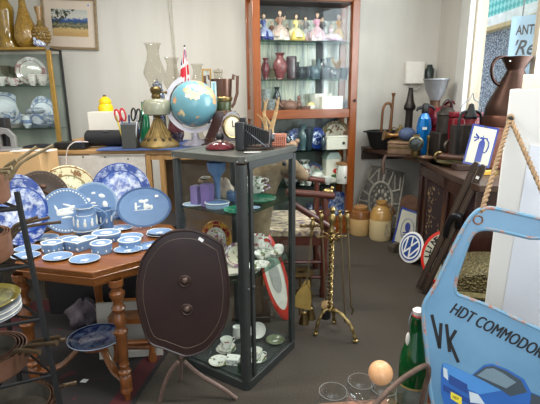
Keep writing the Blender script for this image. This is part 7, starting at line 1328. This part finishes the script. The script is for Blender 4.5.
# green bottle
Pt = Yp(415.5, 309, 1.17); Pb = Vector((Yp(415.5, 350, 1.17).x, 1.17, FZ_+.001)); h = Pt.z-FZ_; w = met(29, Pb)
t = thing('green_bottle', 'dark green swing top bottle standing on the side table', 'bottle', Pb); GB = NT('bottle_green'); bs = GB.n('ShaderNodeBsdfPrincipled'); bs.inputs['Base Color'].default_value = lin((10, 96, 44)); bs.inputs['Roughness'].default_value = .05; bs.inputs['Transmission Weight'].default_value = .55; bs.inputs['IOR'].default_value = 1.35; bs.inputs['Coat Weight'].default_value = .5; GB.l(bs.outputs[0], GB.out.inputs[0])
build('body', MB().lathe([(0, 0), (w*.47, 0), (w*.5, .01), (w*.5, h*.46), (w*.47, h*.54), (w*.36, h*.66), (w*.23, h*.78), (w*.2, h*.9), (w*.22, h*.915), (w*.2, h*.93), (0, h*.93)], 36), GB.m, t)
build('stopper', MB().lathe([(w*.15, h*.93), (w*.17, h*.95), (w*.19, h*.985), (w*.12, h), (0, h)], 20), mat((228, 214, 206), .25), t); build('seal', MB().lathe([(w*.17, h*.925), (w*.19, h*.935), (w*.16, h*.95)], 20), mat((190, 70, 60), .4), t); build('wire_bail', MB().tube(catmull([(-w*.2, 0, h*.97), (-w*.3, -.005, h*.90), (-w*.27, -.01, h*.80), (-w*.30, -.01, h*.70)], 5, False), .0018, 6).tube([(-w*.19, 0, h*.97), (w*.19, 0, h*.97)], .002, 6).tube(catmull([(w*.2, 0, h*.97), (w*.28, -.005, h*.90), (w*.24, -.01, h*.80)], 5, False), .0018, 6), STEEL, t)
build('lever', MB().ball((-w*.32, -.01, h*.72), (.007, .006, .022), 10), mat((220, 214, 204), .3), t)
build('label', MB().lathe([(w*.504, h*.06), (w*.506, h*.065), (w*.506, h*.27), (w*.504, h*.275)], 36), mat((96, 104, 98), .5, 0, .3, 30), t)
build('label_edge', MB().lathe([(w*.506, h*.262), (w*.509, h*.264), (w*.509, h*.278), (w*.506, h*.28)], 36), mat((190, 160, 96), .4, .5), t)
# iron handled trug
hpts = [Yp(*p_) for p_ in ((366, 414, .90), (374, 406, .91), (388, 391, .93), (402, 379, .955), (416, 370, .98), (424, 366, .995), (428, 367, 1.005), (428.5, 374, 1.01), (425.5, 386, 1.02), (422, 400, 1.03), (421, 412, 1.035))]
c_ = (hpts[0]+hpts[-1])/2; T0 = Vector((c_.x, c_.y, FZ_+.001)); t = thing('rusty_trug', 'rusty iron trug with a tall bent hoop handle at the bottom edge', 'trug', T0); RU = mat((92, 74, 64), .6, .4, .3, 40, 0, .8)
pp = [tuple(p_-T0) for p_ in hpts]; pp = [(pp[0][0], pp[0][1], .05)]+pp+[(pp[-1][0], pp[-1][1], .05)]; build('hoop_handle', MB().tube(catmull(pp, 5, False), .0068, 10), RU, t)
rx = (Vector(pp[0])-Vector(pp[-1])).length/2; build('basin', MB().lathe([(0, .0), (rx*.7, 0), (rx*1.05, .055), (rx*1.08, .06), (rx*1.02, .06), (rx*.66, .006), (0, .006)], 32, sy=.8), RU, t)
P = Yp(398, 404, 1.13); vessel('salt_cellar', 'small cut glass tumbler beside the green bottle', 'glass', (P.x, 1.15, FZ_+.001), .055, Yp(398, 388, 1.15).z-FZ_, [(0, 0), (.8, 0), (1, 1), (.92, 1), (.72, .15), (0, .12)], glassmat((232, 240, 232), .2, 'cut_glass', edge=.8), wob=lambda a, z: 1+.05*math.cos(12*a))
P = Yp(410, 398, 1.06); o = build('brass_token', MB().lathe([(0, 0), (.012, 0), (.013, .003), (0, .004)], 18), mat((176, 170, 110), .35, .6)); o.location = (Yp(409, 399, 1.06).x, 1.06, FZ_+.001); tag(o, 'small brass disc lying in front of the green bottle', 'token')
# wooden box under the door edge
P = Yp(431, 395, 1.2); o = build('terracotta_pot', MB().lathe([(0, 0), (.022, 0), (.03, .045), (.033, .046), (.033, .056), (.028, .056), (.02, .006), (0, .006)], 22), mat((176, 96, 66), .8)); o.location = (Yp(432, 395, 1.2).x-.006, 1.20, FZ_+.001); tag(o, 'tiny terracotta pot beside the green bottle under the blue sign', 'pot')

# ================================================================== PARTS OF PARTS
NEST = {'rivet': 'handle', 'wick_knob': 'burner', 'pierced_hole': 'cast_foot', 'cast_ribs': 'cast_foot', 'lens': 'lens_board', 'bristles': 'ferrule', 'seal': 'stopper', 'label_edge': 'label', 'painting': 'mount', 'sticker': 'mount',
        'windscreen_print': 'car_print', 'side_window_print': 'car_print', 'headlamp_print': 'car_print', 'grille_print': 'car_print', 'bumper_print': 'car_print', 'number_plate_print': 'car_print', 'bonnet_print': 'car_print', 'glass_glint_print': 'car_print', 'plate_lettering': 'car_print',
        'toe_plate': 'binding', 'hinge': 'rule', 'raised_rim': 'top', 'inlay_line': 'top', 'boss': 'top', 'price_tag': 'top', 'brass_edge': 'lid', 'bezel': 'dial', 'hands': 'dial', 'grape_texture': 'body', 'green_panel': 'body', 'brass_band': 'body', 'flower_boss': 'body', 'pale_band': 'body',
        'poppy_leaf': 'poppy', 'stamp': 'body', 'motif': 'face', 'letters': 'blue_field', 'white_ring': 'blue_field', 'collar': 'tube', 'spanner_lug': 'tube', 'lens_ring': 'body', 'mouthpiece': 'tube', 'hole': 'board', 'symbol': 'face', 'rosette': 'slab', 'moulding': 'slab', 'lever': 'wire_bail', 'lock': 'door_glass', 'jaw': 'shaft', 'tip': 'shaft', 'pan_wall': 'pan', 'tin_lining': 'bowl', 'relief_figure': 'body', 'white_band': 'body', 'hair': 'head_and_arm', 'overskirt': 'skirt', 'eye': 'head_and_neck', 'nose': 'head_and_neck', 'ear': 'head_and_neck', 'antler': 'head_and_neck', 'badge': 'body', 'brush': 'body', 'screw_hole': 'front_panel', 'corner_cap': 'post', 'door_stile': 'door_glass'}
base = lambda o: o.name.split('.')[0]
for root in [o for o in bpy.data.objects if o.parent is None]:
    kids = list(root.children); byname = {}
    for k in kids: byname.setdefault(base(k), k)
    for k in kids:
        p = byname.get(NEST.get(base(k), ''))
        if p is not None and p is not k and not k.children and p.parent is root and p.matrix_local == Matrix.Identity(4): k.parent = p

GROUPS = {'lady_figurine': 'china ladies on the top shelf of the timber cabinet', 'copper_saucepan': 'copper saucepans nested on the iron rack', 'jasper_plate': 'upright jasper plates on the octagonal table', 'pen': 'pens in the mesh cup', 'scissors': 'scissors in the mesh cup', 'wine_glass': 'wine glasses on the side table', 'wooden_ski': 'pair of old skis', 'leaf_plate': 'green leaf plates in the showcase', 'oil_lamp': 'oil lamps on the counter', 'printed_jar': 'printed jars on the counter', 'brass_bell': 'brass bells behind the fire irons', 'cranberry_vase': 'cranberry vases in the timber cabinet', 'glazed_vase': 'glazed vases in the timber cabinet', 'ginger_jar': 'ginger jars in the timber cabinet', 'carton': 'lilac cartons in the showcase', 'jasper_jar': 'jasper jars in the showcase', 'crystal_goblet': 'crystal goblets in the gilt cabinet', 'china_tureen': 'tureens in the gilt cabinet', 'photo_frame': 'small frames on the counter', 'glass_vase': 'glass vases on display', 'crystal_vase': 'crystal vases in the timber cabinet', 'china_saucer': 'saucers in the showcase', 'paper_slip': 'paper slips on the carton'}
for o in bpy.data.objects:
    if o.parent is None and 'category' in o and 'group' not in o:
        nm = base(o); x = (o.matrix_world.translation if o.type == 'EMPTY' else o.location)
        if nm in ('jasper_dish', 'jasper_box'): o['group'] = 'blue jasper dishes and boxes on the octagonal table' if x.x < -.55 else 'blue jasper pieces in the showcase'
        elif nm in ('china_cup', 'china_bowl', 'china_plate', 'china_jug'): o['group'] = ('white china in the gilt cabinet' if x.x < -1.5 else 'white china in the showcase' if x.y < 3.5 else 'china in the timber cabinet')
        elif nm in GROUPS and not (nm == 'pen' and x.x < -1.5): o['group'] = GROUPS[nm]
